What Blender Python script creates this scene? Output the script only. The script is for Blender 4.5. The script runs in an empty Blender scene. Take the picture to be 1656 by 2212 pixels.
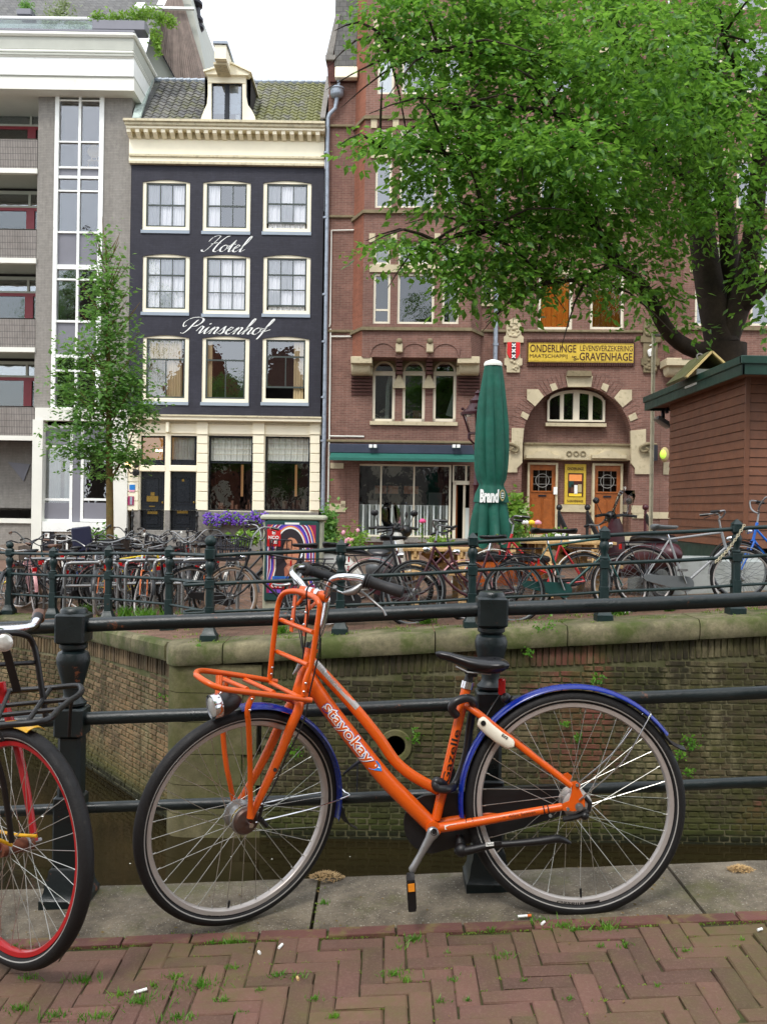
import bpy, math, random
import numpy as np
from mathutils import Vector as V, Matrix
R=math.radians; sin=math.sin; cos=math.cos; PI=math.pi
random.seed(7); np.random.seed(7)
sc=bpy.context.scene; COL=sc.collection
# ---------------------------------------------------------------- camera, sky, sun, exposure
CAMZ=1.297; FPX=1960.0; ROLL=R(0.9)
cd=bpy.data.cameras.new('camera'); cam=bpy.data.objects.new('camera',cd); COL.objects.link(cam)
cam.location=(0,0,CAMZ); cam.rotation_euler=(R(90),-ROLL,0)
cd.sensor_fit='VERTICAL'; cd.sensor_height=36; cd.sensor_width=36
cd.lens=FPX/2212*36; cd.shift_y=-9/2212; cd.clip_start=.05; cd.clip_end=600
sc.camera=cam
W=bpy.data.worlds.new('World'); sc.world=W; W.use_nodes=True
SUN_EL,SUN_ROT=R(58),R(200)
def world():
 nt=W.node_tree; nt.nodes.clear(); N=nt.nodes.new; L=nt.links.new
 out=N('ShaderNodeOutputWorld'); sky=N('ShaderNodeTexSky'); sky.sky_type='NISHITA'; sky.sun_disc=False
 sky.sun_elevation=SUN_EL; sky.sun_rotation=SUN_ROT; sky.air_density=1; sky.dust_density=3
 b1=N('ShaderNodeBackground'); b1.inputs[1].default_value=.06; L(sky.outputs[0],b1.inputs[0])
 # the closed white cloud deck of an overcast day
 tc=N('ShaderNodeTexCoord'); no=N('ShaderNodeTexNoise'); no.inputs['Scale'].default_value=2.2; no.inputs['Detail'].default_value=5
 L(tc.outputs['Generated'],no.inputs['Vector'])
 cr=N('ShaderNodeValToRGB'); cr.color_ramp.elements[0].position=.3; cr.color_ramp.elements[1].position=.7
 cr.color_ramp.elements[0].color=(.80,.86,.93,1); cr.color_ramp.elements[1].color=(1,1,1,1)
 L(no.outputs[0],cr.inputs[0]); b2=N('ShaderNodeBackground'); b2.inputs[1].default_value=SKYB; L(cr.outputs[0],b2.inputs[0])
 ad=N('ShaderNodeAddShader'); L(b1.outputs[0],ad.inputs[0]); L(b2.outputs[0],ad.inputs[1]); L(ad.outputs[0],out.inputs[0])
SKYB=1.12
world()
sd=bpy.data.lights.new('sun','SUN'); sun=bpy.data.objects.new('sun',sd); COL.objects.link(sun)
sd.energy=1.3; sd.angle=R(12); sd.color=(1,.97,.92)
# sun behind the viewer, a little to the left
sun.rotation_euler=(R(36),0,R(-24))
vs=sc.view_settings; vs.view_transform='Standard'; vs.look='None'; vs.gamma=1; vs.exposure=0.47; vs.use_curve_mapping=False
sc.cycles.max_bounces=6; sc.cycles.transparent_max_bounces=16; sc.cycles.caustics_reflective=False; sc.cycles.caustics_refractive=False
# ---------------------------------------------------------------- measuring: a pixel of the (1656 wide) survey picture at a depth
def ray(x,y):
 u=x-828; v=1097-y
 return V(((u*cos(ROLL)-v*sin(ROLL))/FPX,1.0,(u*sin(ROLL)+v*cos(ROLL))/FPX))
CAM=V((0,0,CAMZ))
def at(x,y,Y): return CAM+ray(x,y)*Y
def plane(x,y,p,n):
 d=ray(x,y); return CAM+d*((p-CAM).dot(n)/d.dot(n))
# ---------------------------------------------------------------- scene graph helpers
ORI={}
def tag(o,label=None,cat=None,group=None,kind=None):
 if label: o['label']=label
 if cat: o['category']=cat
 if group: o['group']=group
 if kind: o['kind']=kind
 return o
def thing(name,label,cat,loc=(0,0,0),group=None,rz=0):
 o=bpy.data.objects.new(name,None); COL.objects.link(o); o.location=loc; o.rotation_euler=(0,0,rz); o.empty_display_size=.1
 ORI[o.name]=V(loc); return tag(o,label,cat,group)
def rootof(o):
 while o.parent: o=o.parent
 return o
def link(name,me,parent=None,loc=None,rot=None,scale=None,label=None,kind=None):
 o=bpy.data.objects.new(name,me); COL.objects.link(o)
 if parent: o.parent=parent
 if loc is not None: o.location=loc
 if rot is not None: o.rotation_euler=rot
 if scale is not None: o.scale=scale
 if label: o['label']=label
 if kind: o['kind']=kind
 return o
def children(o): return [c for c in o.children]
def copy_tree(o,parent=None,top=True):
 c=o.copy(); COL.objects.link(c); c.parent=parent
 for ch in list(o.children): copy_tree(ch,c,False)
 return c
def perp(d):
 a=V((0,0,1)) if abs(d.z)<.9 else V((1,0,0))
 u=d.cross(a).normalized(); return u,d.cross(u).normalized()
class MB:
 def __init__(s,T=None): s.v=[]; s.f=[]; s.T=T
 def add(s,vs,fs):
  b=len(s.v)
  if s.T is not None: vs=[s.T@V(p) for p in vs]
  s.v.extend([tuple(p) for p in vs]); s.f.extend([tuple(b+i for i in f) for f in fs]); return s
 def quad(s,a,b,c,d): return s.add([a,b,c,d],[(0,1,2,3)])
 def box(s,x0,x1,y0,y1,z0,z1):
  if x0>x1:x0,x1=x1,x0
  if y0>y1:y0,y1=y1,y0
  if z0>z1:z0,z1=z1,z0
  return s.add([(x0,y0,z0),(x1,y0,z0),(x1,y1,z0),(x0,y1,z0),(x0,y0,z1),(x1,y0,z1),(x1,y1,z1),(x0,y1,z1)],
   [(0,3,2,1),(4,5,6,7),(0,1,5,4),(1,2,6,5),(2,3,7,6),(3,0,4,7)])
 def bbox(s,x0,x1,y0,y1,z0,z1,b=.01):
  # box with chamfered edges (three crossing slabs hull)
  if x0>x1:x0,x1=x1,x0
  if y0>y1:y0,y1=y1,y0
  if z0>z1:z0,z1=z1,z0
  P=[];
  for z,k in ((z0,b),(z0+b,0),(z1-b,0),(z1,b)):
   P+= [(x0+b+k*0+ (b if k else 0)*0+k,y0+k,z),(x1-b-k,y0+k,z),(x1-k,y0+b+k,z),(x1-k,y1-b-k,z),(x1-b-k,y1-k,z),(x0+b+k,y1-k,z),(x0+k,y1-b-k,z),(x0+k,y0+b+k,z)]
  F=[tuple(range(7,-1,-1)),tuple(range(24,32))]
  for l in range(3):
   for i in range(8):
    j=(i+1)%8; F.append((l*8+i,l*8+j,l*8+8+j,l*8+8+i))
  return s.add(P,F)
 def bar(s,p,q,w,h,up=(0,0,1)):
  p=V(p);q=V(q); d=(q-p).normalized(); u=V(up); a=d.cross(u)
  if a.length<1e-4: a=d.cross(V((1,0,0)))
  a.normalize(); b=a.cross(d); a*=w/2; b*=h/2
  return s.add([p-a-b,p+a-b,p+a+b,p-a+b,q-a-b,q+a-b,q+a+b,q-a+b],[(0,1,2,3),(7,6,5,4),(0,4,5,1),(1,5,6,2),(2,6,7,3),(3,7,4,0)])
 def tube(s,pts,r,n=8,cap=True,sub=0,sq=None):
  pts=[V(p) for p in pts]; rs=r if isinstance(r,(list,tuple)) else [r]*len(pts)
  if sub: pts,rs=spline(pts,rs,sub)
  m=len(pts); P=[];F=[]; prev=None
  for i,p in enumerate(pts):
   d=((pts[min(i+1,m-1)]-p).normalized()+(p-pts[max(i-1,0)]).normalized())
   d=d.normalized() if d.length>1e-9 else V((0,0,1))
   if prev is None: u,w=perp(d)
   else:
    u=(prev-d*prev.dot(d)); u=u.normalized() if u.length>1e-6 else perp(d)[0]; w=d.cross(u)
   prev=u
   for k in range(n):
    a=2*PI*k/n; P.append(p+(u*cos(a)+w*sin(a)*(sq or 1))*rs[i])
  for i in range(m-1):
   for k in range(n):
    k2=(k+1)%n; F.append((i*n+k,i*n+k2,(i+1)*n+k2,(i+1)*n+k))
  if cap: F.append(tuple(range(n-1,-1,-1))); F.append(tuple((m-1)*n+k for k in range(n)))
  return s.add(P,F)
 def sweep(s,C,ax,prof,a0=0,a1=2*PI,n=48,ref=None,close=True):
  # profile (radial, axial) swept round axis ax through C
  C=V(C); ax=V(ax).normalized()
  if ref is None: u,w=perp(ax)
  else: u=(V(ref)-ax*V(ref).dot(ax)).normalized(); w=ax.cross(u)
  full=abs(a1-a0)>=2*PI-1e-6; m=n if full else n+1; k=len(prof); P=[];F=[]
  for i in range(m):
   a=a0+(a1-a0)*i/n; e=u*cos(a)+w*sin(a)
   for r_,x_ in prof: P.append(C+e*r_+ax*x_)
  for i in range(n):
   i2=(i+1)%m
   for j in range(k if close else k-1):
    j2=(j+1)%k; F.append((i*k+j,i*k+j2,i2*k+j2,i2*k+j))
  if not full and close: F.append(tuple(range(k-1,-1,-1))); F.append(tuple((m-1)*k+j for j in range(k)))
  return s.add(P,F)
 def lathe(s,C,prof,n=16,ax=(0,0,1),sqr=False,rot=0):
  # prof (r,h); sqr -> square section
  C=V(C); ax=V(ax).normalized(); u,w=(V((1,0,0)),V((0,1,0))) if abs(ax.z)>.99 else perp(ax)
  P=[];F=[]; n_=4 if sqr else n; off=PI/4 if sqr else rot
  for r_,h in prof:
   q=r_*math.sqrt(2) if sqr else r_
   for k in range(n_):
    a=2*PI*k/n_+off; P.append(C+(u*cos(a)+w*sin(a))*q+ax*h)
  m=len(prof)
  for i in range(m-1):
   for k in range(n_):
    k2=(k+1)%n_; F.append((i*n_+k,i*n_+k2,(i+1)*n_+k2,(i+1)*n_+k))
  F.append(tuple(range(n_-1,-1,-1))); F.append(tuple((m-1)*n_+k for k in range(n_)))
  return s.add(P,F)
 def prism(s,pts,y0,y1,ax='y'):
  # polygon in (x,z) extruded along y (or in (x,y) extruded along z, or (y,z) along x)
  n=len(pts); m={'y':lambda p,d:(p[0],d,p[1]),'z':lambda p,d:(p[0],p[1],d),'x':lambda p,d:(d,p[0],p[1])}[ax]
  P=[m(p,y0) for p in pts]+[m(p,y1) for p in pts]
  F=[tuple(range(n)),tuple(range(2*n-1,n-1,-1))]+[(i,i+n,(i+1)%n+n,(i+1)%n) for i in range(n)]
  return s.add(P,F)
 def ball(s,C,r,n=10,m=7,sz=(1,1,1)):
  C=V(C);P=[];F=[]
  for i in range(m+1):
   t=PI*i/m
   for k in range(n):
    a=2*PI*k/n; P.append(C+V((sin(t)*cos(a)*sz[0],sin(t)*sin(a)*sz[1],cos(t)*sz[2]))*r)
  for i in range(m):
   for k in range(n):
    k2=(k+1)%n; F.append((i*n+k,i*n+k2,(i+1)*n+k2,(i+1)*n+k))
  return s.add(P,F)
 def mesh(s,name,mat,smooth=40,off=None):
  me=bpy.data.meshes.new(name); vs=s.v
  if off is not None and off.length>0: vs=[(p[0]-off.x,p[1]-off.y,p[2]-off.z) for p in vs]
  me.from_pydata(vs,[],s.f)
  for m_ in (mat if isinstance(mat,(list,tuple)) else [mat]): me.materials.append(m_)
  bmfix(me)
  if smooth:
   me.polygons.foreach_set('use_smooth',[True]*len(me.polygons)); me.set_sharp_from_angle(angle=R(smooth))
  me.update(); return me
 def build(s,name,mat,parent=None,smooth=40,label=None,kind=None,local=False):
  off=None
  if parent is not None and not local: off=ORI.get(rootof(parent).name)
  me=s.mesh(name,mat,smooth,off)
  return link(name,me,parent,label=label,kind=kind)
import bmesh
def bmfix(me):
 if len(me.polygons)>60000: return
 bm=bmesh.new(); bm.from_mesh(me); bmesh.ops.recalc_face_normals(bm,faces=bm.faces); bm.to_mesh(me); bm.free()
def spline(pts,rs=None,sub=4):
 out=[];ro=[]; m=len(pts)
 for i in range(m-1):
  p0=pts[max(i-1,0)];p1=pts[i];p2=pts[i+1];p3=pts[min(i+2,m-1)]
  for k in range(sub):
   t=k/sub
   out.append(.5*((2*p1)+(p2-p0)*t+(2*p0-5*p1+4*p2-p3)*t*t+(3*p1-p0-3*p2+p3)*t**3))
   if rs: ro.append(rs[i]*(1-t)+rs[i+1]*t)
 out.append(pts[-1]);
 if rs: ro.append(rs[-1])
 return out,ro
def loft(mb,rings,closed_ends=True):
 n=len(rings[0]);P=[p for r_ in rings for p in r_];F=[]
 for i in range(len(rings)-1):
  for k in range(n):
   k2=(k+1)%n; F.append((i*n+k,i*n+k2,(i+1)*n+k2,(i+1)*n+k))
 if closed_ends: F.append(tuple(range(n-1,-1,-1))); F.append(tuple((len(rings)-1)*n+k for k in range(n)))
 return mb.add(P,F)
def npmesh(name,verts,faces,mat,smooth=False):
 """numpy arrays: verts (n,3), faces (m,k)"""
 me=bpy.data.meshes.new(name); k=faces.shape[1]; m=len(faces)
 me.vertices.add(len(verts)); me.vertices.foreach_set('co',verts.astype(np.float32).ravel())
 me.loops.add(m*k); me.loops.foreach_set('vertex_index',faces.astype(np.int32).ravel())
 me.polygons.add(m); me.polygons.foreach_set('loop_start',np.arange(0,m*k,k,dtype=np.int32))
 me.update(calc_edges=True); me.materials.append(mat)
 if smooth: me.polygons.foreach_set('use_smooth',[True]*m)
 return me
# ---------------------------------------------------------------- materials
def S(r,g=None,b=None,k=1.0):
 if g is None: r,g,b=r
 f=lambda c:(c/255/12.92 if c/255<=.04045 else ((c/255+.055)/1.055)**2.4)*k
 return (f(r),f(g),f(b),1)
class NT:
 def __init__(s,name):
  s.m=bpy.data.materials.new(name); s.m.use_nodes=True; s.t=s.m.node_tree; s.t.nodes.clear()
  s.out=s.N('ShaderNodeOutputMaterial'); s.pos=s.N('ShaderNodeNewGeometry').outputs['Position']
 def N(s,t,**k):
  n=s.t.nodes.new(t)
  for a,b in k.items(): setattr(n,a,b)
  return n
 def L(s,a,b): s.t.links.new(a,b)
 def set(s,inp,v):
  if isinstance(v,bpy.types.NodeSocket): s.L(v,inp)
  else: inp.default_value=v
 def noise(s,scale,detail=4,vec=None,rough=.55,stretch=None):
  n=s.N('ShaderNodeTexNoise'); n.inputs['Scale'].default_value=scale; n.inputs['Detail'].default_value=detail; n.inputs['Roughness'].default_value=rough
  vec=vec or s.pos
  if stretch:
   mp=s.N('ShaderNodeMapping'); mp.inputs['Scale'].default_value=stretch; s.L(vec,mp.inputs['Vector']); vec=mp.outputs[0]
  s.L(vec,n.inputs['Vector']); return n.outputs[0]
 def ramp(s,f,a,b,c0=(0,0,0,1),c1=(1,1,1,1)):
  r=s.N('ShaderNodeValToRGB'); e=r.color_ramp.elements; e[0].position=a; e[1].position=b; e[0].color=c0; e[1].color=c1
  s.L(f,r.inputs[0]); return r.outputs[0]
 def mix(s,f,a,b,mode='MIX'):
  m=s.N('ShaderNodeMix',data_type='RGBA',blend_type=mode); s.set(m.inputs[0],f); s.set(m.inputs[6],a); s.set(m.inputs[7],b); return m.outputs[2]
 def math(s,op,a,b=0.0):
  m=s.N('ShaderNodeMath',operation=op); s.set(m.inputs[0],a); s.set(m.inputs[1],b); return m.outputs[0]
 def sep(s,v=None):
  n=s.N('ShaderNodeSeparateXYZ'); s.L(v or s.pos,n.inputs[0]); return n.outputs
 def comb(s,x,y,z=0.0):
  n=s.N('ShaderNodeCombineXYZ'); s.set(n.inputs[0],x); s.set(n.inputs[1],y); s.set(n.inputs[2],z); return n.outputs[0]
 def bump(s,h,strength=.3,dist=.01,nrm=None):
  b=s.N('ShaderNodeBump'); b.inputs['Strength'].default_value=strength; b.inputs['Distance'].default_value=dist; s.L(h,b.inputs['Height'])
  if nrm: s.L(nrm,b.inputs['Normal'])
  return b.outputs[0]
 def bsdf(s,col,rough=.5,metal=0.0,normal=None,spec=.5,coat=0,emit=None,es=0,trans=0,sheen=0):
  p=s.N('ShaderNodeBsdfPrincipled'); s.set(p.inputs['Base Color'],col); s.set(p.inputs['Roughness'],rough); s.set(p.inputs['Metallic'],metal)
  p.inputs['Specular IOR Level'].default_value=spec; p.inputs['Coat Weight'].default_value=coat; p.inputs['Coat Roughness'].default_value=.08
  if normal: s.L(normal,p.inputs['Normal'])
  if emit: p.inputs['Emission Color'].default_value=emit; p.inputs['Emission Strength'].default_value=es
  return p.outputs[0]
 def end(s,sh): s.L(sh,s.out.inputs[0]); return s.m
def mat(name,col,rough=.5,metal=0,var=.12,vs=3,bump=.15,bs=60,bd=.004,col2=None,c2=(.5,.7),spec=.5,coat=0,emit=None,es=0,rnd=0):
 t=NT(name); n=t.noise(vs,5)
 lo=tuple(c*(1-var) for c in col[:3])+(1,); hi=tuple(min(1,c*(1+var)) for c in col[:3])+(1,)
 c=t.ramp(n,.3,.7,lo,hi)
 if rnd:
  oi=t.N('ShaderNodeObjectInfo').outputs['Random']; f=t.math('MULTIPLY_ADD',oi,2*rnd);
  f.node.inputs[2].default_value=1-rnd; g=t.comb(f,f,f); c=t.mix(1.0,c,g,'MULTIPLY')
 if col2:
  n2=t.noise(vs*2.3+1.7,6,rough=.65); c=t.mix(t.ramp(n2,c2[0],c2[1]),c,col2)
 nr=t.bump(t.noise(bs,4),bump,bd) if bump else None
 r_=t.ramp(t.noise(vs*3,4),.3,.7,(max(0,rough-.08),)*3+(1,),(min(1,rough+.08),)*3+(1,))
 return t.end(t.bsdf(c,r_,metal,nr,spec,coat,emit,es))
def glass(name,tint=(1,1,1,1),refl=.16,rough=.0):
 t=NT(name); tr=t.N('ShaderNodeBsdfTransparent'); tr.inputs[0].default_value=tint
 g=t.N('ShaderNodeBsdfGlossy'); g.inputs['Roughness'].default_value=rough; g.inputs['Color'].default_value=(.95,.97,1,1)
 # old panes are never quite flat
 b=t.bump(t.noise(1.6,3),.10,.05); t.L(b,g.inputs['Normal'])
 f=t.N('ShaderNodeFresnel'); f.inputs[0].default_value=1.5; k=t.math('ADD',f.outputs[0],refl-.04)
 m=t.N('ShaderNodeMixShader'); t.L(k,m.inputs[0]); t.L(tr.outputs[0],m.inputs[1]); t.L(g.outputs[0],m.inputs[2]); return t.end(m.outputs[0])
def brickmat(name,c1,c2,mortar,bw=.215,bh=.062,mw=.008,vmap='xz',dirt=None,bumps=.5,big=.18,off=.5,rough=.85):
 t=NT(name); x,y,z=t.sep()
 u=t.math('ADD',x,y) if vmap=='xz' else x
 v=z if vmap=='xz' else y
 vec=t.comb(u,v)
 b=t.N('ShaderNodeTexBrick'); b.offset=off; t.L(vec,b.inputs['Vector']); b.inputs['Scale'].default_value=1
 b.inputs['Brick Width'].default_value=bw; b.inputs['Row Height'].default_value=bh; b.inputs['Mortar Size'].default_value=mw; b.inputs['Mortar Smooth'].default_value=.3
 b.inputs['Color1'].default_value=c1; b.inputs['Color2'].default_value=c2; b.inputs['Mortar'].default_value=mortar; b.inputs['Bias'].default_value=0
 c=b.outputs[0]; lg=t.noise(.7,5); k=t.ramp(lg,.3,.7,(1-big,)*3+(1,),(1+big*.6,)*3+(1,)); c=t.mix(1.0,c,k,'MULTIPLY')
 f=t.noise(9,5,stretch=(1,1,.5)); c=t.mix(1.0,c,t.ramp(f,.3,.75,(.85,.85,.85,1),(1.1,1.1,1.1,1)),'MULTIPLY')
 s2=t.noise(1.1,6,rough=.7,stretch=(1,1,.1)); c=t.mix(1.0,c,t.ramp(s2,.35,.62,(.84,.83,.82,1),(1.03,1.03,1.03,1)),'MULTIPLY')
 if dirt: c=t.mix(t.ramp(t.noise(.45,6,rough=.7),.5,.75,(0,0,0,1),(.7,.7,.7,1)),c,dirt)
 h=t.math('SUBTRACT',t.noise(60,3),b.outputs[1]); nr=t.bump(h,bumps,.006)
 return t.end(t.bsdf(c,rough,0,nr,.3))
M={}
def leafmat(name,a,b,c,tr=.35,sc_=1.2):
 t=NT(name); n=t.noise(sc_,4); n2=t.noise(14,2)
 col=t.mix(t.ramp(n,.35,.7),a,b); col=t.mix(t.ramp(n2,.45,.8),col,c)
 p=t.bsdf(col,.42,0,None,.4); tl=t.N('ShaderNodeBsdfTranslucent'); t.L(t.mix(.5,col,c),tl.inputs[0])
 m=t.N('ShaderNodeMixShader'); m.inputs[0].default_value=tr; t.L(p,m.inputs[1]); t.L(tl.outputs[0],m.inputs[2]); return t.end(m.outputs[0])
M['iron_near']=None
def railpaint(name,base,rust=.12,sheen=.25):
 t=NT(name); n=t.noise(4,6,rough=.7); c=t.ramp(n,.3,.75,tuple(x*.65 for x in base[:3])+(1,),tuple(x*1.35 for x in base[:3])+(1,))
 n2=t.noise(11,8,rough=.75); rm=t.ramp(n2,.66-rust*.3,.70-rust*.3); c=t.mix(rm,c,S(120,72,48))
 n3=t.noise(26,5,rough=.7); c=t.mix(t.ramp(n3,.68,.76,(0,0,0,1),(.6,.6,.6,1)),c,S(70,92,92))
 rgh=t.ramp(t.noise(7,5),.3,.7,(sheen,)*3+(1,),(sheen+.3,)*3+(1,))
 return t.end(t.bsdf(c,rgh,0,t.bump(t.noise(38,6,rough=.7),.5,.004),.5))
M['iron_near']=railpaint('iron_near',S(15,27,29),.15,.22)
M['iron_far']=railpaint('iron_far',S(15,38,38),.05,.33)
M['wroughtiron']=mat('wrought_iron',S(22,24,26),.45,0,.2)
def stonemat(name,a,b,moss,mo=(.5,.66),bs=70,scale=2.2,bumps=.6,rough=.9,speck=None):
 t=NT(name); n=t.noise(scale,7,rough=.7); c=t.ramp(n,.3,.7,a,b)
 n1=t.noise(55,5,rough=.75); c=t.mix(1.0,c,t.ramp(n1,.25,.8,(.7,.7,.7,1),(1.25,1.25,1.25,1)),'MULTIPLY')
 c=t.mix(1.0,c,t.ramp(t.noise(13,6,rough=.7),.3,.7,(.78,.78,.78,1),(1.16,1.15,1.12,1)),'MULTIPLY')
 if speck: c=t.mix(t.ramp(t.noise(150,2),.62,.7),c,speck)
 if moss: c=t.mix(t.ramp(t.noise(scale*.8,7,rough=.72),mo[0],mo[1],(0,0,0,1),(.8,.8,.8,1)),c,moss)
 return t.end(t.bsdf(c,rough,0,t.bump(t.noise(bs,8,rough=.75),bumps,.006),.3))
M['kerbstone']=stonemat('kerb_stone',S(74,67,57),S(134,124,108),S(84,86,44),(.52,.70),85,4.5,1.0,speck=S(160,155,140))
M['coping']=stonemat('coping_stone',S(74,72,54),S(140,132,104),S(64,78,26),(.44,.6),60,2.2)
M['pierstone']=stonemat('pier_stone',S(82,78,54),S(130,122,92),S(74,78,34),(.45,.65),50,1.8)
def quaybrick(name,a,b,c3,moss,mlo=.45):
 t=NT(name); oi=t.N('ShaderNodeObjectInfo').outputs['Random']; n=t.noise(3.1,6,rough=.7); nb=t.noise(17,3)
 k=t.math('ADD',t.math('MULTIPLY',oi,.6),t.math('MULTIPLY',nb,.5)); c=t.ramp(k,.2,.85,a,b)
 c=t.mix(t.ramp(t.noise(.55,5,rough=.6),.55,.62),c,c3)
 c=t.mix(t.ramp(n,mlo,mlo+.2,(0,0,0,1),(.75,.75,.75,1)),c,moss)
 # water and soot runs down the wall
 c=t.mix(t.ramp(t.noise(2.0,6,rough=.72,stretch=(1,1,.14)),.48,.62,(0,0,0,1),(.75,.75,.75,1)),c,S(34,33,22)); c=t.mix(t.ramp(t.noise(1.3,7,rough=.75,stretch=(1.5,1,.6)),.54,.68,(0,0,0,1),(.6,.6,.6,1)),c,S(140,132,98))
 c=t.mix(t.ramp(t.noise(30,4,rough=.7),.66,.74,(0,0,0,1),(.5,.5,.5,1)),c,S(150,145,120))
 # wet, green foot at the waterline; its near-black lowest band also paints in shadow
 z=t.sep()[2]; wet=t.ramp(t.math('ADD',z,t.math('MULTIPLY',t.noise(2.5,5),.35)),0,1);
 mr=t.N('ShaderNodeMapRange'); t.L(t.math('ADD',z,t.math('MULTIPLY',t.noise(1.6,5),.4)),mr.inputs[0]); mr.inputs[1].default_value=-1.82; mr.inputs[2].default_value=-1.45; mr.inputs[3].default_value=1; mr.inputs[4].default_value=0
 c=t.mix(t.math('MULTIPLY',mr.outputs[0],.8),c,S(62,70,22)); m2=t.N('ShaderNodeMapRange'); t.L(t.math('ADD',z,t.math('MULTIPLY',t.noise(3,3),.12)),m2.inputs[0]); m2.inputs[1].default_value=-2.0; m2.inputs[2].default_value=-1.9; m2.inputs[3].default_value=1; m2.inputs[4].default_value=0; c=t.mix(t.math('MULTIPLY',m2.outputs[0],.85),c,S(20,20,12))
 return t.end(t.bsdf(c,.88,0,t.bump(t.noise(45,7,rough=.75),.7,.006),.3))
M['quay']=quaybrick('quay_brick',S(52,46,35),S(98,85,62),S(112,68,56),S(70,72,32),.42)
M['quay_l']=quaybrick('quay_brick_light',S(82,68,50),S(128,107,80),S(128,104,74),S(74,74,40),.55)
M['mortar']=stonemat('mortar',S(84,80,58),S(128,122,96),S(66,72,34),(.4,.6),40,2)
def pavebrick():
 t=NT('paving_brick'); oi=t.N('ShaderNodeObjectInfo').outputs['Random']; n=t.noise(9,5)
 k=t.math('ADD',t.math('MULTIPLY',oi,.5),t.math('MULTIPLY',n,.6)); c=t.ramp(k,.2,.9,S(82,60,52),S(118,84,74))
 c=t.mix(t.math('MULTIPLY',t.ramp(t.noise(120,4,rough=.8),.5,.75),.35),c,S(150,125,112))
 m=t.math('MULTIPLY',t.ramp(t.noise(2.0,6,rough=.65),.45,.66),t.ramp(t.noise(30,5,rough=.7),.2,.62)); c=t.mix(t.math('MULTIPLY',m,.8),c,S(88,90,42)); c=t.mix(t.ramp(t.noise(.9,5,rough=.6),.42,.66,(0,0,0,1),(.38,.38,.38,1)),c,S(78,76,40))
 c=t.mix(t.ramp(t.noise(5,6,rough=.7),.6,.78,(0,0,0,1),(.55,.55,.55,1)),c,S(76,60,52))
 return t.end(t.bsdf(c,.82,0,t.bump(t.noise(140,6,rough=.8),.7,.003),.35))
M['pave']=pavebrick()
M['pave_red']=mat('kerb_brick_red',S(98,62,54),.85,0,.2,6,.7,120,.003,col2=S(104,92,52),c2=(.5,.68),rnd=.14)
M['soil']=stonemat('joint_soil',S(44,38,29),S(76,68,46),S(70,80,34),(.45,.6),90,6)
M['moss']=leafmat('moss_grass',S(92,120,36),S(120,150,50),S(150,176,70),.3,6)
M['weed']=leafmat('weed',S(70,120,36),S(96,150,46),S(130,176,60),.35,4)
M['tree']=leafmat('elm_leaf',S(36,80,30),S(82,136,46),S(152,202,76),.48,.75)
M['tree_s']=leafmat('young_tree_leaf',S(70,118,54),S(104,152,72),S(150,190,96),.42,2)
M['box']=leafmat('bush_leaf',S(84,130,40),S(120,160,50),S(160,190,80),.35,3)
M['bush2']=leafmat('grey_bush_leaf',S(110,130,84),S(140,156,104),S(170,182,130),.35,3)
M['bark']=stonemat('bark',S(36,28,23),S(66,54,44),S(50,56,30),(.6,.8),22,3,.9)
M['bark_s']=stonemat('bark_young',S(96,78,46),S(132,110,66),S(90,92,50),(.55,.75),40,6,.7)
def water():
 t=NT('canal_water'); n=t.noise(1.1,4); n2=t.noise(7,3)
 h=t.math('ADD',n,t.math('MULTIPLY',n2,.15)); c=t.ramp(t.noise(.8,3),.3,.7,S(26,22,12),S(40,34,18))
 return t.end(t.bsdf(c,.06,0,t.bump(h,.4,.02),.3))
M['water']=water()
M['street']=brickmat('street_bricks',S(112,84,70),S(134,104,88),S(86,78,60),.2,.068,.006,'xy',dirt=S(92,92,56),bumps=.7)
M['redbrick']=brickmat('red_facade_brick',S(116,84,74),S(136,99,87),S(144,121,109),.215,.058,.007,dirt=S(112,82,76),big=.16)
M['orangebrick']=brickmat('orange_facade_brick',S(140,86,66),S(156,98,76),S(146,110,94),.215,.058,.007)
M['darkbrick']=brickmat('dark_glazed_brick',S(84,54,50),S(100,64,58),S(74,52,48),.11,.058,.006)
M['greybrick']=brickmat('grey_facade_brick',S(142,138,132),S(150,146,139),S(130,126,120),.21,.055,.006,big=.05,bumps=.2)
M['greybrick_v']=brickmat('grey_stacked_brick',S(142,136,130),S(152,145,139),S(92,90,88),.055,.21,.009,off=0,big=.05)
M['hotelwall']=brickmat('dark_painted_brick',S(46,46,56),S(52,52,62),S(42,42,52),.215,.06,.005,dirt=S(62,62,72),big=.2,bumps=.35,rough=.6)
M['cream']=mat('cream_paint',S(246,238,212),.55,0,.04,2,.1,col2=S(196,186,156),c2=(.66,.9))
M['cream_d']=mat('cream_paint_weathered',S(204,194,164),.7,0,.1,3,.2,col2=S(140,132,108),c2=(.5,.8))
M['white']=mat('white_paint',S(238,240,236),.5,0,.03,2,.06,col2=S(206,206,198),c2=(.55,.85))
M['whitestone']=mat('white_render',S(226,226,216),.75,0,.04,1.5,.15,col2=S(196,196,184),c2=(.62,.9))
M['greypanel']=mat('grey_panel',S(118,118,126),.45,0,.05,2,.05)
M['greyrender']=mat('grey_render',S(176,178,168),.8,0,.05,2,.15)
M['sillblue']=mat('grey_blue_sill',S(148,160,172),.6,0,.06,3,.1)
M['sash']=mat('dark_green_sash',S(62,70,66),.4,0,.1,3,.05)
M['sandstone']=mat('sandstone',S(190,178,148),.85,0,.12,2.5,.4,50,.006,col2=S(140,130,100),c2=(.55,.8))
M['sandstone_d']=mat('weathered_sandstone',S(124,112,86),.9,0,.16,3,.4,50,.006,col2=S(92,88,60),c2=(.5,.75))
M['winframe']=mat('window_cream_frame',S(222,214,192),.5,0,.04,2,.05)
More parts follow.
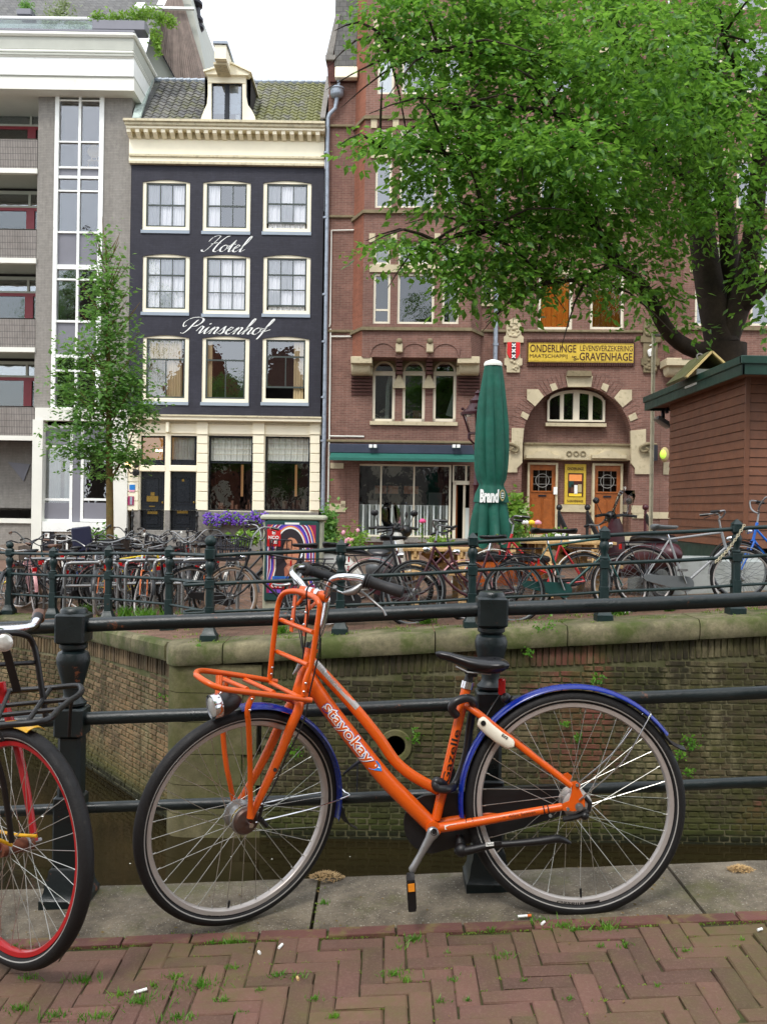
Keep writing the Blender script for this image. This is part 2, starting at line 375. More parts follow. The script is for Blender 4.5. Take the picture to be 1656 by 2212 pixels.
M['doorblue']=mat('blue_black_door_paint',S(14,20,28),.3,0,.1,3,.05,spec=.4)
M['brass']=mat('brass',S(150,122,62),.3,.9,.1)
M['zinc']=mat('zinc',S(150,160,172),.5,.3,.12,3,.15,col2=S(112,120,128),c2=(.5,.75))
M['lead']=mat('lead_flashing',S(176,190,182),.6,.1,.12,3,.2,col2=S(120,130,130))
M['greystone']=mat('grey_bluestone',S(132,128,122),.8,0,.12,3,.3,col2=S(100,98,92))
M['slate']=brickmat('slate_roof',S(104,104,104),S(120,120,118),S(84,84,84),.22,.16,.008,dirt=S(96,100,76))
M['woodslat']=mat('weathered_wood',S(132,118,110),.85,0,.2,5,.4,rnd=.18)
M['blackmetal']=mat('black_metal',S(34,34,42),.4,.2,.1)
M['reddoor']=mat('red_window_frame',S(132,30,44),.4,0,.08)
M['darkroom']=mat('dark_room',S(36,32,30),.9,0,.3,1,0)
M['warmroom']=mat('warm_room',S(150,110,60),.9,0,.2,1,0,emit=S(190,140,80),es=.35)
def curtain(name,col):
 t=NT(name); p=t.bsdf(col,.9,0,None,.1); tl=t.N('ShaderNodeBsdfTranslucent'); tl.inputs[0].default_value=col
 m=t.N('ShaderNodeMixShader'); m.inputs[0].default_value=.3; t.L(p,m.inputs[1]); t.L(tl.outputs[0],m.inputs[2]); return t.end(m.outputs[0])
M['sheer']=curtain('sheer_curtain',S(250,251,254)); M['curtain']=curtain('beige_curtain',S(206,186,146)); M['blind']=curtain('roman_blind',S(240,243,234))
M['orangeblind']=curtain('orange_blind',S(190,110,36)); M['greenblind']=curtain('green_white_curtain',S(240,250,246)); M['greenblind2']=curtain('grey_curtain_motif',S(160,176,170))
M['glass']=glass('window_glass',refl=.12); M['glass_h']=glass('hotel_glass',refl=.2); M['glass_w']=glass('clear_screen',refl=.05); M['glass_r']=glass('window_glass_reflective',(.8,.85,.85,1),refl=.24); M['glass_d']=glass('window_glass_dark',(.7,.74,.72,1),refl=.10)
M['glass_b']=glass('balustrade_glass',(.8,.9,.88,1),refl=.1)
def tile():
 t=NT('roof_tile'); oi=t.N('ShaderNodeObjectInfo').outputs['Random']; c=t.ramp(t.math('ADD',t.math('MULTIPLY',oi,.6),t.math('MULTIPLY',t.noise(7,5),.5)),.2,.9,S(84,84,86),S(124,122,116))
 x=t.sep()[0]; mr=t.N('ShaderNodeMapRange'); t.L(x,mr.inputs[0]); mr.inputs[1].default_value=-8; mr.inputs[2].default_value=-2.5; mr.inputs[3].default_value=-.1; mr.inputs[4].default_value=.16
 f=t.ramp(t.math('ADD',t.noise(2.2,6,rough=.7),mr.outputs[0]),.42,.68,(0,0,0,1),(.8,.8,.8,1)); c=t.mix(f,c,S(112,114,52))
 return t.end(t.bsdf(c,.6,0,t.bump(t.noise(30,5),.3,.006),.4))
M['tile']=tile()
M['awning']=mat('green_awning_fabric',S(30,96,84),.75,0,.08,3,.1)
M['awningbox']=mat('awning_box',S(60,66,82),.4,.2,.1)
M['umbrella']=mat('green_parasol_cloth',S(8,84,68),.75,0,.2,5,.5,14,.012)
M['chalk']=mat('white_print',S(240,242,238),.6,0,.03,3,0)
M['gold']=mat('gold_print',S(176,160,110),.6,0,.1,3,0)
M['signyellow']=mat('yellow_glazed_tile',S(206,176,66),.3,0,.12,5,.08,30)
M['signbrown']=mat('brown_glaze',S(66,34,26),.35,0,.1,5,.05)
M['doorwood']=mat('varnished_door_wood',S(150,84,36),.4,0,.22,7,.15,col2=S(126,66,26),c2=(.5,.8))
M['kiosk']=mat('brown_stained_board',S(112,70,47),.55,0,.12,2.5,.25,80,.003,col2=S(88,54,38),c2=(.5,.8),rnd=.08)
M['kioskgreen']=mat('dark_green_paint',S(22,56,46),.4,0,.14,3,.2,col2=S(44,72,58),c2=(.6,.8))
M['plywood']=mat('pale_plywood',S(190,168,112),.75,0,.12,5,.2)
M['roofmoss']=stonemat('mossy_roof_felt',S(84,84,64),S(120,116,90),S(84,90,46),(.4,.6),40,2)
M['concrete']=mat('pale_concrete',S(158,164,162),.85,0,.1,2,.3,col2=S(128,134,126),c2=(.5,.8))
M['picnic']=mat('pine_table_wood',S(190,158,108),.7,0,.16,6,.2,col2=S(150,118,76))
M['barrelwood']=mat('grey_barrel_wood',S(150,134,120),.8,0,.2,6,.3)
M['cabinet']=mat('beige_cabinet_paint',S(176,176,154),.6,0,.08,2,.15,col2=S(140,142,120),c2=(.55,.85))
M['cabgreen']=mat('green_cabinet_frame',S(38,72,70),.4,0,.08)
M['lampred']=mat('dark_red_lamp_paint',S(70,24,34),.4,0,.15,6,.3)
M['bluetile']=mat('blue_print',S(40,130,200),.5,0,.05,3,0)
for k,c in dict(purple=(122,74,190),violet=(88,60,170),pink=(226,84,140),palepink=(240,170,190),yellowf=(240,206,50),whitef=(240,240,236),redp=(206,24,26),orangep=(240,150,80),navyp=(62,54,170),maroonp=(150,24,84),skin=(206,140,108),skin2=(172,104,80),hair=(44,34,40),bluep=(20,120,196),lips=(170,70,70),eye=(40,28,26)).items():
 M[k]=mat('print_'+k,S(*c),.6,0,.05,20,0)
# bicycles
M['tyre']=mat('black_tyre_rubber',S(21,20,21),.62,0,.15,12,.55,160,.0025,col2=S(60,56,50),c2=(.64,.8),spec=.35)
M['tyretan']=mat('tan_sidewall',S(134,112,92),.8,0,.1,8,.2); M['tyregrey']=mat('reflective_line',S(150,148,144),.4,0,.1,8,0)
M['alu']=mat('rim_aluminium',S(184,178,174),.4,.5,.06,5,.05); M['chrome']=mat('chrome',S(215,215,218),.14,1,.03,5,0); M['spoke']=mat('steel_spoke',S(186,186,180),.3,.9,.05,5,0)
M['steel']=mat('grey_steel',S(150,150,150),.35,.8,.1,6,.1); M['hubsteel']=mat('worn_hub_metal',S(96,80,74),.45,.6,.2,20,.2,col2=S(90,60,46))
M['blackplastic']=mat('black_plastic',S(15,15,17),.42,0,.1,10,.2,200,.001); M['rubbergrip']=mat('grip_rubber',S(30,30,32),.6,0,.1,10,.5,300,.001)
M['saddle']=mat('saddle_vinyl',S(18,18,22),.33,0,.08,8,.25,260,.0012,spec=.5)
def paint(name,c,rough=.28,chips=.0,ch=(90,50,40)):
 return mat(name,S(*c),rough,0,.07,5,.06,30,.003,col2=S(*ch) if chips else None,c2=(.72-chips*.1,.76-chips*.1),spec=.5,coat=.12)
M['orange']=paint('orange_frame_paint',(210,86,8),.34,.16,(60,44,36)); M['bluefender']=paint('blue_mudguard',(8,36,130),.25); M['redpaint']=paint('red_rim_paint',(160,18,24),.35,.2,(110,60,50))
M['yellowpaint']=paint('yellow_paint',(224,170,20),.35); M['reflred']=mat('red_reflector',S(190,14,20),.2); M['amber']=mat('amber_reflector',S(226,140,40),.25); M['lens']=mat('lamp_lens',S(206,206,200),.12,.3,.15,60,.6,90,.002)
M['whiteplastic']=mat('cream_plastic',S(222,216,198),.4,0,.04); M['rust']=mat('rusty_steel',S(112,64,44),.85,.2,.3,30,.5)
for k,c in dict(b_black=(24,24,27),b_green=(22,66,62),b_maroon=(66,26,34),b_silver=(140,142,144),b_blue=(20,96,190),b_red=(176,34,36),b_navy=(34,36,60),b_orange=(206,104,40),b_yellow=(226,196,30),b_pink=(206,150,150),b_white=(224,222,214),b_grey=(96,100,102),b_brown=(96,64,46)).items():
 M[k]=paint('bike_paint_'+k[2:],c,.4,.15)
BETA=math.atan(.055)
def gnear(x): return .055*max(-6,min(6,x))
WALL=[V((12,9.42)),V((-2.05,9.42)),V((-2.22,9.75)),V((-3.96,12.0)),V((-5.6,13.25)),V((-9,15.6)),V((-20,21))]
def zg(x,y):
 a=-.017+.067*x; a=max(-.42,min(.5,a)); b=max(-.3,min(.3,-.08+.022*x))
 t=max(0,min(1,(y-11.5)/12)); t=t*t*(3-2*t); return a*(1-t)+b*t
def yb(x):
 if x>=-2.05: return 9.42
 for a,b in zip(WALL[1:],WALL[2:]):
  if b.x<=x<=a.x:
   t=(a.x-x)/(a.x-b.x); return a.y+(b.y-a.y)*t
 return 21
# far street sheet
def street():
 mb=MB(); xs=[-60,-35,-20,-14]+[-12+.5*i for i in range(60)]+[20,30,45,60]; xs=sorted(set(xs+[-2.05,-2.22]))
 rows=[0,.35,.8,1.5,3,5,8,12,16,22,40,90,300]; P=[];F=[]
 for x in xs:
  y0=yb(x)+.02
  for r_ in rows: y=y0+r_; P.append((x,y,zg(x,y)))
 k=len(rows)
 for i in range(len(xs)-1):
  for j in range(k-1): F.append((i*k+j,(i+1)*k+j,(i+1)*k+j+1,i*k+j+1))
 mb.add(P,F); mb.build('street',M['street'],smooth=0,kind='structure')
street()
MB().quad((-80,3.1,-2.12),(80,3.1,-2.12),(80,26,-2.12),(-80,26,-2.12)).build('canal_water',M['water'],kind='structure')
# bits of foam and petals that drift on the water
mb=MB()
for i in range(70):
 y=random.uniform(6.2,9.0) if random.random()<.7 else random.uniform(9,13); x=random.uniform(-4.2,2.2);
 if y>9.2 and x>-2.6: continue
 r_=random.choice([.006,.008,.012,.02]); z=-2.114
 mb.add([(x-r_,y-r_*.6,z),(x+r_,y-r_*.8,z+.002),(x+r_*.8,y+r_,z),(x-r_*.7,y+r_,z+.002)],[(0,1,2,3)])
tag(mb.build('floating_petals',M['whitestone']),'pale petals and foam specks drifting on the brown canal water','petals',kind='stuff')
tag(MB().add([(.17,8.0,-2.112),(.30,7.96,-2.108),(.36,8.03,-2.112),(.22,8.10,-2.105)],[(0,1,2,3)]).build('paper_scrap',M['white']),'white scrap of paper floating on the dark canal water','paper')
# ---------------- near bridge: stone slabs, kerb bricks, herringbone paving
base=MB()
base.add([(-30,-40,gnear(-30)-.0085),(-6,-40,gnear(-6)-.0085),(6,-40,gnear(6)-.0085),(30,-40,gnear(30)-.0085),(-30,2.81,gnear(-30)-.0085),(-6,2.81,gnear(-6)-.0085),(6,2.81,gnear(6)-.0085),(30,2.81,gnear(30)-.0085)],[(0,1,5,4),(1,2,6,5),(2,3,7,6)])
pav=base.build('pavement',M['soil'],kind='structure',smooth=0)
mb=MB(); mb.add([(-30,-40,gnear(-30)-.004),(-2.1,-40,gnear(-2.1)-.004),(-2.1,2.75,gnear(-2.1)-.004),(-30,2.75,gnear(-30)-.004),(2.12,-40,gnear(2.12)-.004),(30,-40,gnear(6)-.004),(30,2.75,gnear(6)-.004),(2.12,2.75,gnear(2.12)-.004),
 (-2.1,1.97,gnear(-2.1)-.004),(2.12,1.97,gnear(2.12)-.004)],[(0,1,2,3),(4,5,6,7),(1,4,9,8)])
mb.build('paving_beyond',M['street'],pav,kind='stuff',smooth=0)
def brickmesh(l,w,h,seed,b=.0035):
 rn=random.Random(seed); m=MB(); j=lambda s=.0025: rn.uniform(-s,s)
 x,y=l/2,w/2; P=[(-x,-y,-h),(x,-y,-h),(x,y,-h),(-x,y,-h),(-x+j(),-y+j(),-b),(x+j(),-y+j(),-b),(x+j(),y+j(),-b),(-x+j(),y+j(),-b),
  (-x+b+j(),-y+b+j(),j(.0015)),(x-b+j(),-y+b+j(),j(.0015)),(x-b+j(),y-b+j(),j(.0015)),(-x+b+j(),y-b+j(),j(.0015))]
 m.add(P,[(0,1,5,4),(1,2,6,5),(2,3,7,6),(3,0,4,7),(4,5,9,8),(5,6,10,9),(6,7,11,10),(7,4,8,11),(8,9,10,11)]); return m.mesh('paving_brick',M['pave'],0)
WB=.0637; LB=WB*3; G=.0019
full=[brickmesh(LB-G*2,WB-G*1.5,.05,i) for i in range(8)]
cuts={}
def layb(x0,x1,y0,y1,vert):
 # clip against the kerb row
 if y1>2.752: y1=2.752
 if y1-y0<.02: return
 cx,cy=(x0+x1)/2,(y0+y1)/2; l,w=(y1-y0,x1-x0) if vert else (x1-x0,y1-y0)
 if abs(l-LB)<.003 and abs(w-WB)<.003: me=random.choice(full)
 else:
  key=(round(l,3),round(w,3))
  if key not in cuts: cuts[key]=brickmesh(l-G*2,w-G*1.5,.05,len(cuts)+50)
  me=cuts[key]
 link('paving_brick',me,pav,(cx+random.uniform(-.001,.001),cy,gnear(cx)+random.uniform(-.0025,.0015)),(random.uniform(-.012,.012),-BETA+random.uniform(-.008,.008),(PI/2 if vert else 0)+random.uniform(-.007,.007)))
OX,OY=-2.4,1.97
for k in range(-4,16):
 for m_ in range(-8,14):
  x=OX+(k+6*m_)*WB; y=OY+k*WB
  if -2.1<x<1.95 and y+WB>1.98 and y<2.75: layb(x,x+LB,y,y+WB,False)
  y2=y+WB
  if -2.1<x<2.05 and y2+LB>2.0 and y2<2.74: layb(x,x+WB,max(y2,OY),y2+LB,True)
kr=[brickmesh(.204,.056,.05,i+20,.004) for i in range(5)]
for m_ in kr: m_.materials[0]=M['pave_red']; m_.name='kerb_brick'
x=-2.45
while x<2.45:
 link('kerb_brick',random.choice(kr),pav,(x+.104,2.782+random.uniform(-.002,.002),gnear(x+.1)+.004+random.uniform(-.002,.002)),(0,-BETA,random.uniform(-.006,.006))); x+=.209
# granite-like slabs that carry the railing
slabs=thing('kerb_slabs',None,None,(0,3.01,0)); slabs['kind']='structure'
for a,b in ((-4.2,-3.0),(-3.0,-1.62),(-1.62,-.205),(-.205,1.02),(1.02,2.3),(2.3,3.6)):
 mb=MB(); n=14; ys=[2.814,2.9,3.0,3.1,3.2,3.218]; P=[];F=[]
 for i in range(n+1):
  X=a+.006+(b-a-.012)*i/n
  for jy,y in enumerate(ys):
   e=-.008 if jy in(0,5) or i in(0,n) else random.uniform(-.0025,.0025); P.append((X,y+random.uniform(-.002,.002) if jy in(0,5) else y,gnear(X)+e))
 k=len(ys)
 for i in range(n):
  for jy in range(k-1): F.append((i*k+jy,(i+1)*k+jy,(i+1)*k+jy+1,i*k+jy+1))
 b0=len(P); P+=[(p[0],p[1],p[2]-.26) for p in P]
 for i in range(n): F.append((i*k,i*k+b0,(i+1)*k+b0,(i+1)*k)); F.append((i*k+k-1,(i+1)*k+k-1,(i+1)*k+k-1+b0,i*k+k-1+b0))
 for jy in range(k-1): F.append((jy,jy+1,jy+1+b0,jy+b0)); F.append((n*k+jy,n*k+jy+b0,n*k+jy+1+b0,n*k+jy+1))
 mb.add(P,F); mb.build('slab',M['kerbstone'],slabs,smooth=30)
MB().box(-8,8,2.5,3.17,-2.6,-.66).box(-30,30,-.5,3.1,-.9,-.62).build('bridge_wall',M['quay'],kind='structure',smooth=0)
# tufts of grass, moss in the joints
def tufts(spots,mat_,name,label,hh=(.008,.03),per=16,spread=.05,wd=.003,zf=None):
 P=[];F=[]
 for (x,y,s) in spots:
  for i in range(int(per*s)):
   a=random.uniform(0,2*PI); r_=abs(random.gauss(0,spread*s*.6)); px=x+cos(a)*r_; py=y+sin(a)*r_*.45; z=(zf or (lambda x,y:gnear(x)))(px,py)-.004
   h=random.uniform(*hh)*(.6+.5*s); b=random.uniform(0,2*PI); w=wd; dx,dy=cos(b)*w,sin(b)*w; lx,ly=random.gauss(0,h*.5),random.gauss(0,h*.5)
   k=len(P); P+=[(px-dx,py-dy,z),(px+dx,py+dy,z),(px+lx*.5+dx*.8,py+ly*.5+dy*.8,z+h*.6),(px+lx,py+ly,z+h),(px+lx*.5-dx*.8,py+ly*.5-dy*.8,z+h*.6)]
   F+=[(k,k+1,k+2,k+3,k+4)]
 o=MB().add(P,F).build(name,mat_,smooth=0); return tag(o,label,'grass',kind='stuff')
sp=[]
def gpx(x,y): # pixel -> spot on the near ground
 d=1.3/( (y-1097)/FPX)
 for _ in range(4):
  p=at(x,y,d); d*= (CAMZ-gnear(p.x))/(CAMZ-p.z)
 p=at(x,y,d); return p
for (x,y,s) in [(498,2035,.9),(460,2035,.4),(378,2110,.8),(432,2130,1.5),(182,2120,1.2),(60,2115,.8),(30,2050,1.1),(300,2165,1.5),(260,2150,.7),(600,2110,.9),(640,2112,.7),(505,2092,.6),(480,2160,.5),(680,2160,.6),(850,2107,1.0),(890,2030,1.),(860,2050,.5),(980,2120,.7),(1090,2065,.8),(1075,2070,.5),(1130,2120,.3),(880,2118,.4),(950,2165,.5),(1010,2160,.3),(1165,1990,.9),(1060,2010,.6),(1250,2011,.8),(1310,2010,.7),(1480,2055,.5),(1350,2043,.5),(1295,2044,.4),(1230,2160,.4),(1600,2030,.3),(1420,2130,.3),(520,2190,.5),(720,2196,.5),(120,2195,1.0),(970,2060,.4),(1210,2002,1.2),(1310,2000,1.1),(700,1950,.5),(40,2180,.9),(210,2200,1.2),(380,2200,1.1),(330,2130,.5),(560,2140,.4)]:
 p=gpx(x,y); sp.append((p.x,p.y,s))
tufts(sp,M['weed'],'joint_grass','tufts of bright green grass in the paving joints',(.006,.022),70,.05,.0016)
sp=[]
for i in range(420):
 k=random.randrange(-4,14); x=random.uniform(-1.7,1.6); y=2.748-abs(random.gauss(0,.25)) if random.random()<.6 else random.uniform(2.1,2.75)
 y=round((y-OY)/WB)*WB+OY
 if random.random()<.5: x=round((x-OX)/WB)*WB+OX
 if math.sin(x*2.3+1)+math.sin(y*5+x*1.1)>-.3: sp.append((x,min(y,2.748),.35))
for i in range(150): sp.append((random.uniform(-1.5,1.5),2.752,.4))
tufts(sp,M['moss'],'joint_moss','low green moss filling the joints of the brick paving',(.002,.007),26,.07,.0022)
sp=[(random.uniform(-1.6,1.8),2.812+random.uniform(-.004,.004),.4) for i in range(36)]+[(-.2,random.uniform(2.83,3.2),.4) for i in range(7)]
tufts(sp,M['moss'],'kerb_moss','sparse moss and dry crumbs along the stone kerb',(.003,.01),14,.05,.002)
# litter
def butt(x,y,L,a,label,m='chalk',tip=None):
 p=gpx(x,y); t=thing('cigarette_end',label,'cigarette end',(p.x,p.y,p.z))
 d=V((cos(a),sin(a),.05)); q=p+V((0,0,.006)); MB().tube([q-d*L/2,q+d*L/2],.0042,8).build('paper',M[m],t)
 if tip: MB().tube([q+d*L/2,q+d*(L/2+.012)],.0044,8).build('filter',M[tip],t)
butt(606,2048,.022,1.2,'short white cigarette end on bricks below the front tyre','chalk')
butt(304,2145,.034,.5,'longest white cigarette end beside a clump of grass','chalk')
butt(1128,1983,.03,.1,'cigarette end with orange filter on the stone kerb','chalk','b_orange')
butt(1172,1998,.018,.9,'stubby cigarette end under the rear tyre at the kerb row','chalk')
butt(560,2062,.012,2.1,'tiny crumb of white paper on bricks near front wheel','chalk')
butt(643,2118,.014,1.9,'small torn yellowish paper bit in the paving','picnic')
butt(1640,2012,.016,.4,'little white chewing gum scrap at far end of kerb row','chalk')
for (x,y,s,lab) in ((706,1896,1.0,'heap of dry straw and elm seeds on the kerb slab by the wheel'),(1598,1880,.75,'smaller heap of dry seeds on the kerb slab at far end of the railing')):
 p=gpx(x,y); P=[];F=[]
 for i in range(420):
  a=random.uniform(0,2*PI); r_=random.random()**.6*.062*s; q=V((p.x+cos(a)*r_,p.y+sin(a)*r_*.6,p.z+(1-(r_/(.062*s))**2)*.016*s+random.uniform(0,.005)))
  l=random.uniform(.004,.011); d=V((random.gauss(0,1),random.gauss(0,1),random.gauss(0,.4))).normalized()*l; w=V((-d.y,d.x,0))*.25
  k=len(P); P+=[q-d,q-w,q+d,q+w]; F.append((k,k+1,k+2,k+3))
 tag(MB().add(P,F).build('seed_heap',M['picnic'],smooth=0),lab,'debris')
P=[];F=[]
for i in range(600):
 x=random.uniform(-1.6,1.6); y=random.choice([random.uniform(2.05,2.8),random.gauss(2.83,.03),random.uniform(2.8,3.2)]); z=gnear(x)+.002; s=random.choice([.0015,.002,.003,.006])*random.uniform(.7,1.3); a=random.uniform(0,6)
 k=len(P); P+=[(x+cos(a)*s,y+sin(a)*s,z),(x-sin(a)*s*.5,y+cos(a)*s*.5,z+s*.4),(x-cos(a)*s,y-sin(a)*s,z+s*.2),(x+sin(a)*s*.5,y-cos(a)*s*.5,z)]; F.append((k,k+1,k+2,k+3))
tag(MB().add(P,F).build('dry_crumbs',M['bark_s'],smooth=0),'dry crumbs and seed husks scattered over paving and kerb','crumbs',kind='stuff')
# ---------------- near railing
def post_mesh(mb,C,z0,h,k=1.0,top='cube'):
 # cast iron baluster post, near pattern
 x,y=C;
 def B(w,a,b,ch=.006): mb.bbox(x-w/2*k,x+w/2*k,y-w/2*k,y+w/2*k,z0+a*h,z0+b*h,ch*k)
 def Lz(pr,n=20): mb.lathe((x,y,z0),[(r_*k,q*h) for r_,q in pr],n)
 mb.lathe((x,y,z0),[(.078*k,-.03),(.078*k,.025*h),(.074*k,.03*h),(.066*k,.05*h),(.062*k,.085*h),(.056*k,.1*h),(.054*k,.118*h),(.048*k,.125*h)],4,sqr=True)
 B(.094,.12,.362); B(.078,.35,.57,.012); B(.098,.562,.66)
 Lz([(.03,.655),(.046,.668),(.047,.676),(.034,.688),(.03,.70),(.034,.73),(.045,.77),(.055,.81),(.056,.826),(.05,.845),(.036,.853),(.047,.862),(.047,.874),(.034,.88)])
 if top=='cube':
  B(.102,.878,.98,.007); Lz([(.046,.978),(.045,.99),(.04,.996)])
nr=thing('bridge_railing','dark green cast iron bridge railing behind the orange bicycle','railing',(-1.05,3.1,gnear(-1.05)))
for x in (-3.92,-2.485,-1.05,.374,1.81,3.245):
 mb=MB(); post_mesh(mb,(x,3.1),gnear(x),1.0); mb.build('post',M['iron_near'],nr,smooth=35)
for zz,r_ in ((.935,.0245),(.615,.0225),(.31,.0185)):
 mb=MB(); pts=[]
 for i in range(48):
  X=-4+i*8/47; pts.append((X,3.1,gnear(X)+zz+.0015*sin(X*5)))
 mb.tube(pts,r_,16); mb.build('rail',M['iron_near'],nr)
# ---------------- far quay walls in separate bricks
def qmesh(name,w,h,seed,m_):
 rn=random.Random(seed); j=lambda s=.004: rn.uniform(-s,s); mb=MB(); d=.03; b=.006; x,z=w/2,h/2
 P=[(-x+j(),d,-z+j()),(x+j(),d,-z+j()),(x+j(),d,z+j()),(-x+j(),d,z+j()),(-x+b+j(),j(.003),-z+b+j(.003)),(x-b+j(),j(.003),-z+b+j(.003)),(x-b+j(),j(.003),z-b+j(.003)),(-x+b+j(),j(.003),z-b+j(.003))]
 mb.add(P,[(0,1,5,4),(1,2,6,5),(2,3,7,6),(3,0,4,7),(4,5,6,7)]); return mb.mesh(name,m_,0)
def quaywall(name,label,A,B,m_,ztop,zbot,loosezone,holes=(),lab=None):
 """A,B ground points (2D) of the face line, seen from the water; ztop(s) -> z of coping underside"""
 A=V((A[0],A[1],0));B=V((B[0],B[1],0)); D=(B-A); Ln=D.length; D.normalize(); Nn=V((D.y,-D.x,0))
 if Nn.dot(V((0,-1,0)))<0: Nn=-Nn
 ang=math.atan2(D.y,D.x)
 t=thing(name,label,'quay wall',tuple(A+V((0,0,zbot))))
 mb=MB(); n=10; P=[];F=[]
 for i in range(n+1):
  p=A+D*(Ln*i/n)-Nn*.012
  P+=[(p.x,p.y,zbot),(p.x,p.y,ztop(Ln*i/n)+.01)]
 for i in range(n): F.append((2*i,2*i+2,2*i+3,2*i+1))
 mb.add(P,F); mb.build('mortar_bed',M['mortar'],t,smooth=0)
 ms=[qmesh('brick',.205,.05,i,m_) for i in range(8)]; hs=[qmesh('brick',.098,.05,i+9,m_) for i in range(4)]; vs_=[qmesh('brick',.058,.2,i+20,m_) for i in range(4)]
 cnt=0; rest=MB()
 def put(me,s,z,w):
  nonlocal cnt
  for (hs_,hz,hr) in holes:
   if (s-hs_)**2+(z-hz)**2<hr*hr: return
  p=A+D*s+Nn*random.uniform(-.003,.007)
  if loosezone(s,z) and cnt<290:
   link('brick',me,t,p-ORI[t.name]+V((0,0,z)),(0,random.gauss(0,.008),ang)); cnt+=1
  else:
   rot=Matrix.Rotation(ang,3,'Z'); rest.add([p+V((0,0,z))+rot@v.co for v in me.vertices],[tuple(f.vertices) for f in me.polygons])
 row=0; z=zbot+.03
 zmax=max(ztop(0),ztop(Ln))
 while z<zmax:
  s=(.0 if row%2 else .054)
  k=0
  while s<Ln:
   head=(row%2==1); w=.11 if head else .215
   if z+.03<ztop(s)-.21 and s+w/2<Ln+.05: put(random.choice(hs if head else ms),s+w/2,z+random.gauss(0,.0015),w)
   s+=w
  z+=.062; row+=1
 s=.03
 while s<Ln: put(random.choice(vs_),s,ztop(s)-.105+random.gauss(0,.002),.06); s+=.0655
 rest.build('brickwork',m_,t,smooth=0,kind='stuff'); return t
def zc(x): return -.017+.067*x   # top of the coping, right stretch
NP=(-1.22,9.35)
hole=at(853,1612,9.35)
qw=quaywall('quay_wall','mossy brick quay wall with a round drain hole across the canal',NP,(7.2,9.35),M['quay'],lambda s:zc(-1.22+s)-.2,-2.4,lambda s,z: .7<s<5.3 and -1.45<z<-.35,[(hole.x-NP[0],hole.z,.17)])
mb=MB(); mb.sweep(hole,(0,-1,0),[(.105,-.02),(.165,-.02),(.175,.004),(.165,.02),(.115,.02),(.105,.008)],n=28); mb.build('drain_ring',M['pierstone'],qw)
mb=MB(); mb.sweep(hole+V((0,0,0)),(0,-1,0),[(.106,.01),(.106,-.012),(.0,-.012)],n=20,close=False); mb.build('drain_mouth',M['darkroom'],qw)
# corner pier of big blocks, rounded arris
pr=[(-2.22,10.2),(-2.22,9.52),(-2.19,9.42),(-2.12,9.35),(-2.02,9.32)]
zt=zc(-1.8)-.2; z=zt; i=0
hs_=[.30,.30,.33,.32,.30,.34,.3,.3]
while z>-2.5:
 h=hs_[i%8]; w=(-1.27,-1.42)[i%2] if i else -1.225
 mb=MB(); g=.006
 mb.prism([(p[0],p[1]) for p in pr]+[(w,9.32),(w,9.6),(-1.7,10.2)],z-h+g,z-g*.3,'z'); mb.build('pier_stone',M['pierstone'],qw,smooth=30)
 if w<-1.3:
  MB().box(-1.42,-1.22,9.345,9.5,z-h+g,z-g).build('pier_stone',M['pierstone'],qw)
 z-=h; i+=1
# coping slabs, right stretch
cp=qw
cuts_=[-2.25,-1.62,-.62,.55,1.9,3.25,4.6,6.0,7.3]
for a,b in zip(cuts_,cuts_[1:]):
 g=.006
 n=12; rings=[]
 for k in range(n+1):
  X=a+g+(b-a-2*g)*k/n; e=.012 if k in(0,n) else random.uniform(0,.006); f=9.28+(.0 if a>-2 else 0)
  if a<-2:
   t_=(k/n); f=9.28+.22*max(0,1-t_*3.2)**2
  zt=zc(X); rings.append([V((X,f+e,zt-.2)),V((X,f-.02+e,zt-.16)),V((X,f-.02+e,zt-.05)),V((X,f+.005+e,zt-.012)),V((X,f+.04,zt+.004)),V((X,9.85,zt+.004)),V((X,9.85,zt-.2))])
 mb=MB(); loft(mb,rings); mb.build('coping_slab',M['coping'],cp,smooth=50)
# left stretch
def ztl(x): return max(-.36,-.017+.067*x)
qa,qb=V((-2.2,9.72)),V((-3.96,12.0))
ql=quaywall('quay_wall','pale brown brick quay wall running back along the side canal',(-3.96,12.0),(-2.2,9.72),M['quay_l'],lambda s:ztl(-3.96+s*.61)-.2,-2.4,lambda s,z: -1.5<z<-.5)
ql2=quaywall('quay_wall','farthest stretch of low brick quay wall, at the picture edge',(-9,15.6),(-3.96,12.0),M['quay_l'],lambda s:-.56,-2.4,lambda s,z: s>4.0 and z>-1.3)
def copingline(pts,t,segs):
 for (a,b) in zip(pts,pts[1:]):
  a=V(a);b=V(b);D=(b-a).normalized();Nn=V((D.y,-D.x));
  if Nn.y>0: Nn=-Nn
  L=(b-a).length; n=max(1,round(L/segs))
  for i in range(n):
   p=a+D*(L*i/n+.005); q=a+D*(L*(i+1)/n-.005); mb=MB(); rings=[]
   for r_ in (p,q):
    z=ztl(r_.x)+.003; rings.append([V((r_.x+Nn.x*o,r_.y+Nn.y*o,z+dz)) for o,dz in ((.05,-.2),(.07,-.16),(.07,-.04),(.04,0),(-.4,0),(-.4,-.2))])
   loft(mb,rings); mb.build('coping_slab',M['coping'],t,smooth=30)
copingline([(-2.24,9.66),(-3.96,12.0)],ql,.95); copingline([(-3.97,12.0),(-5.6,13.22),(-9,15.6)],ql2,1.1)
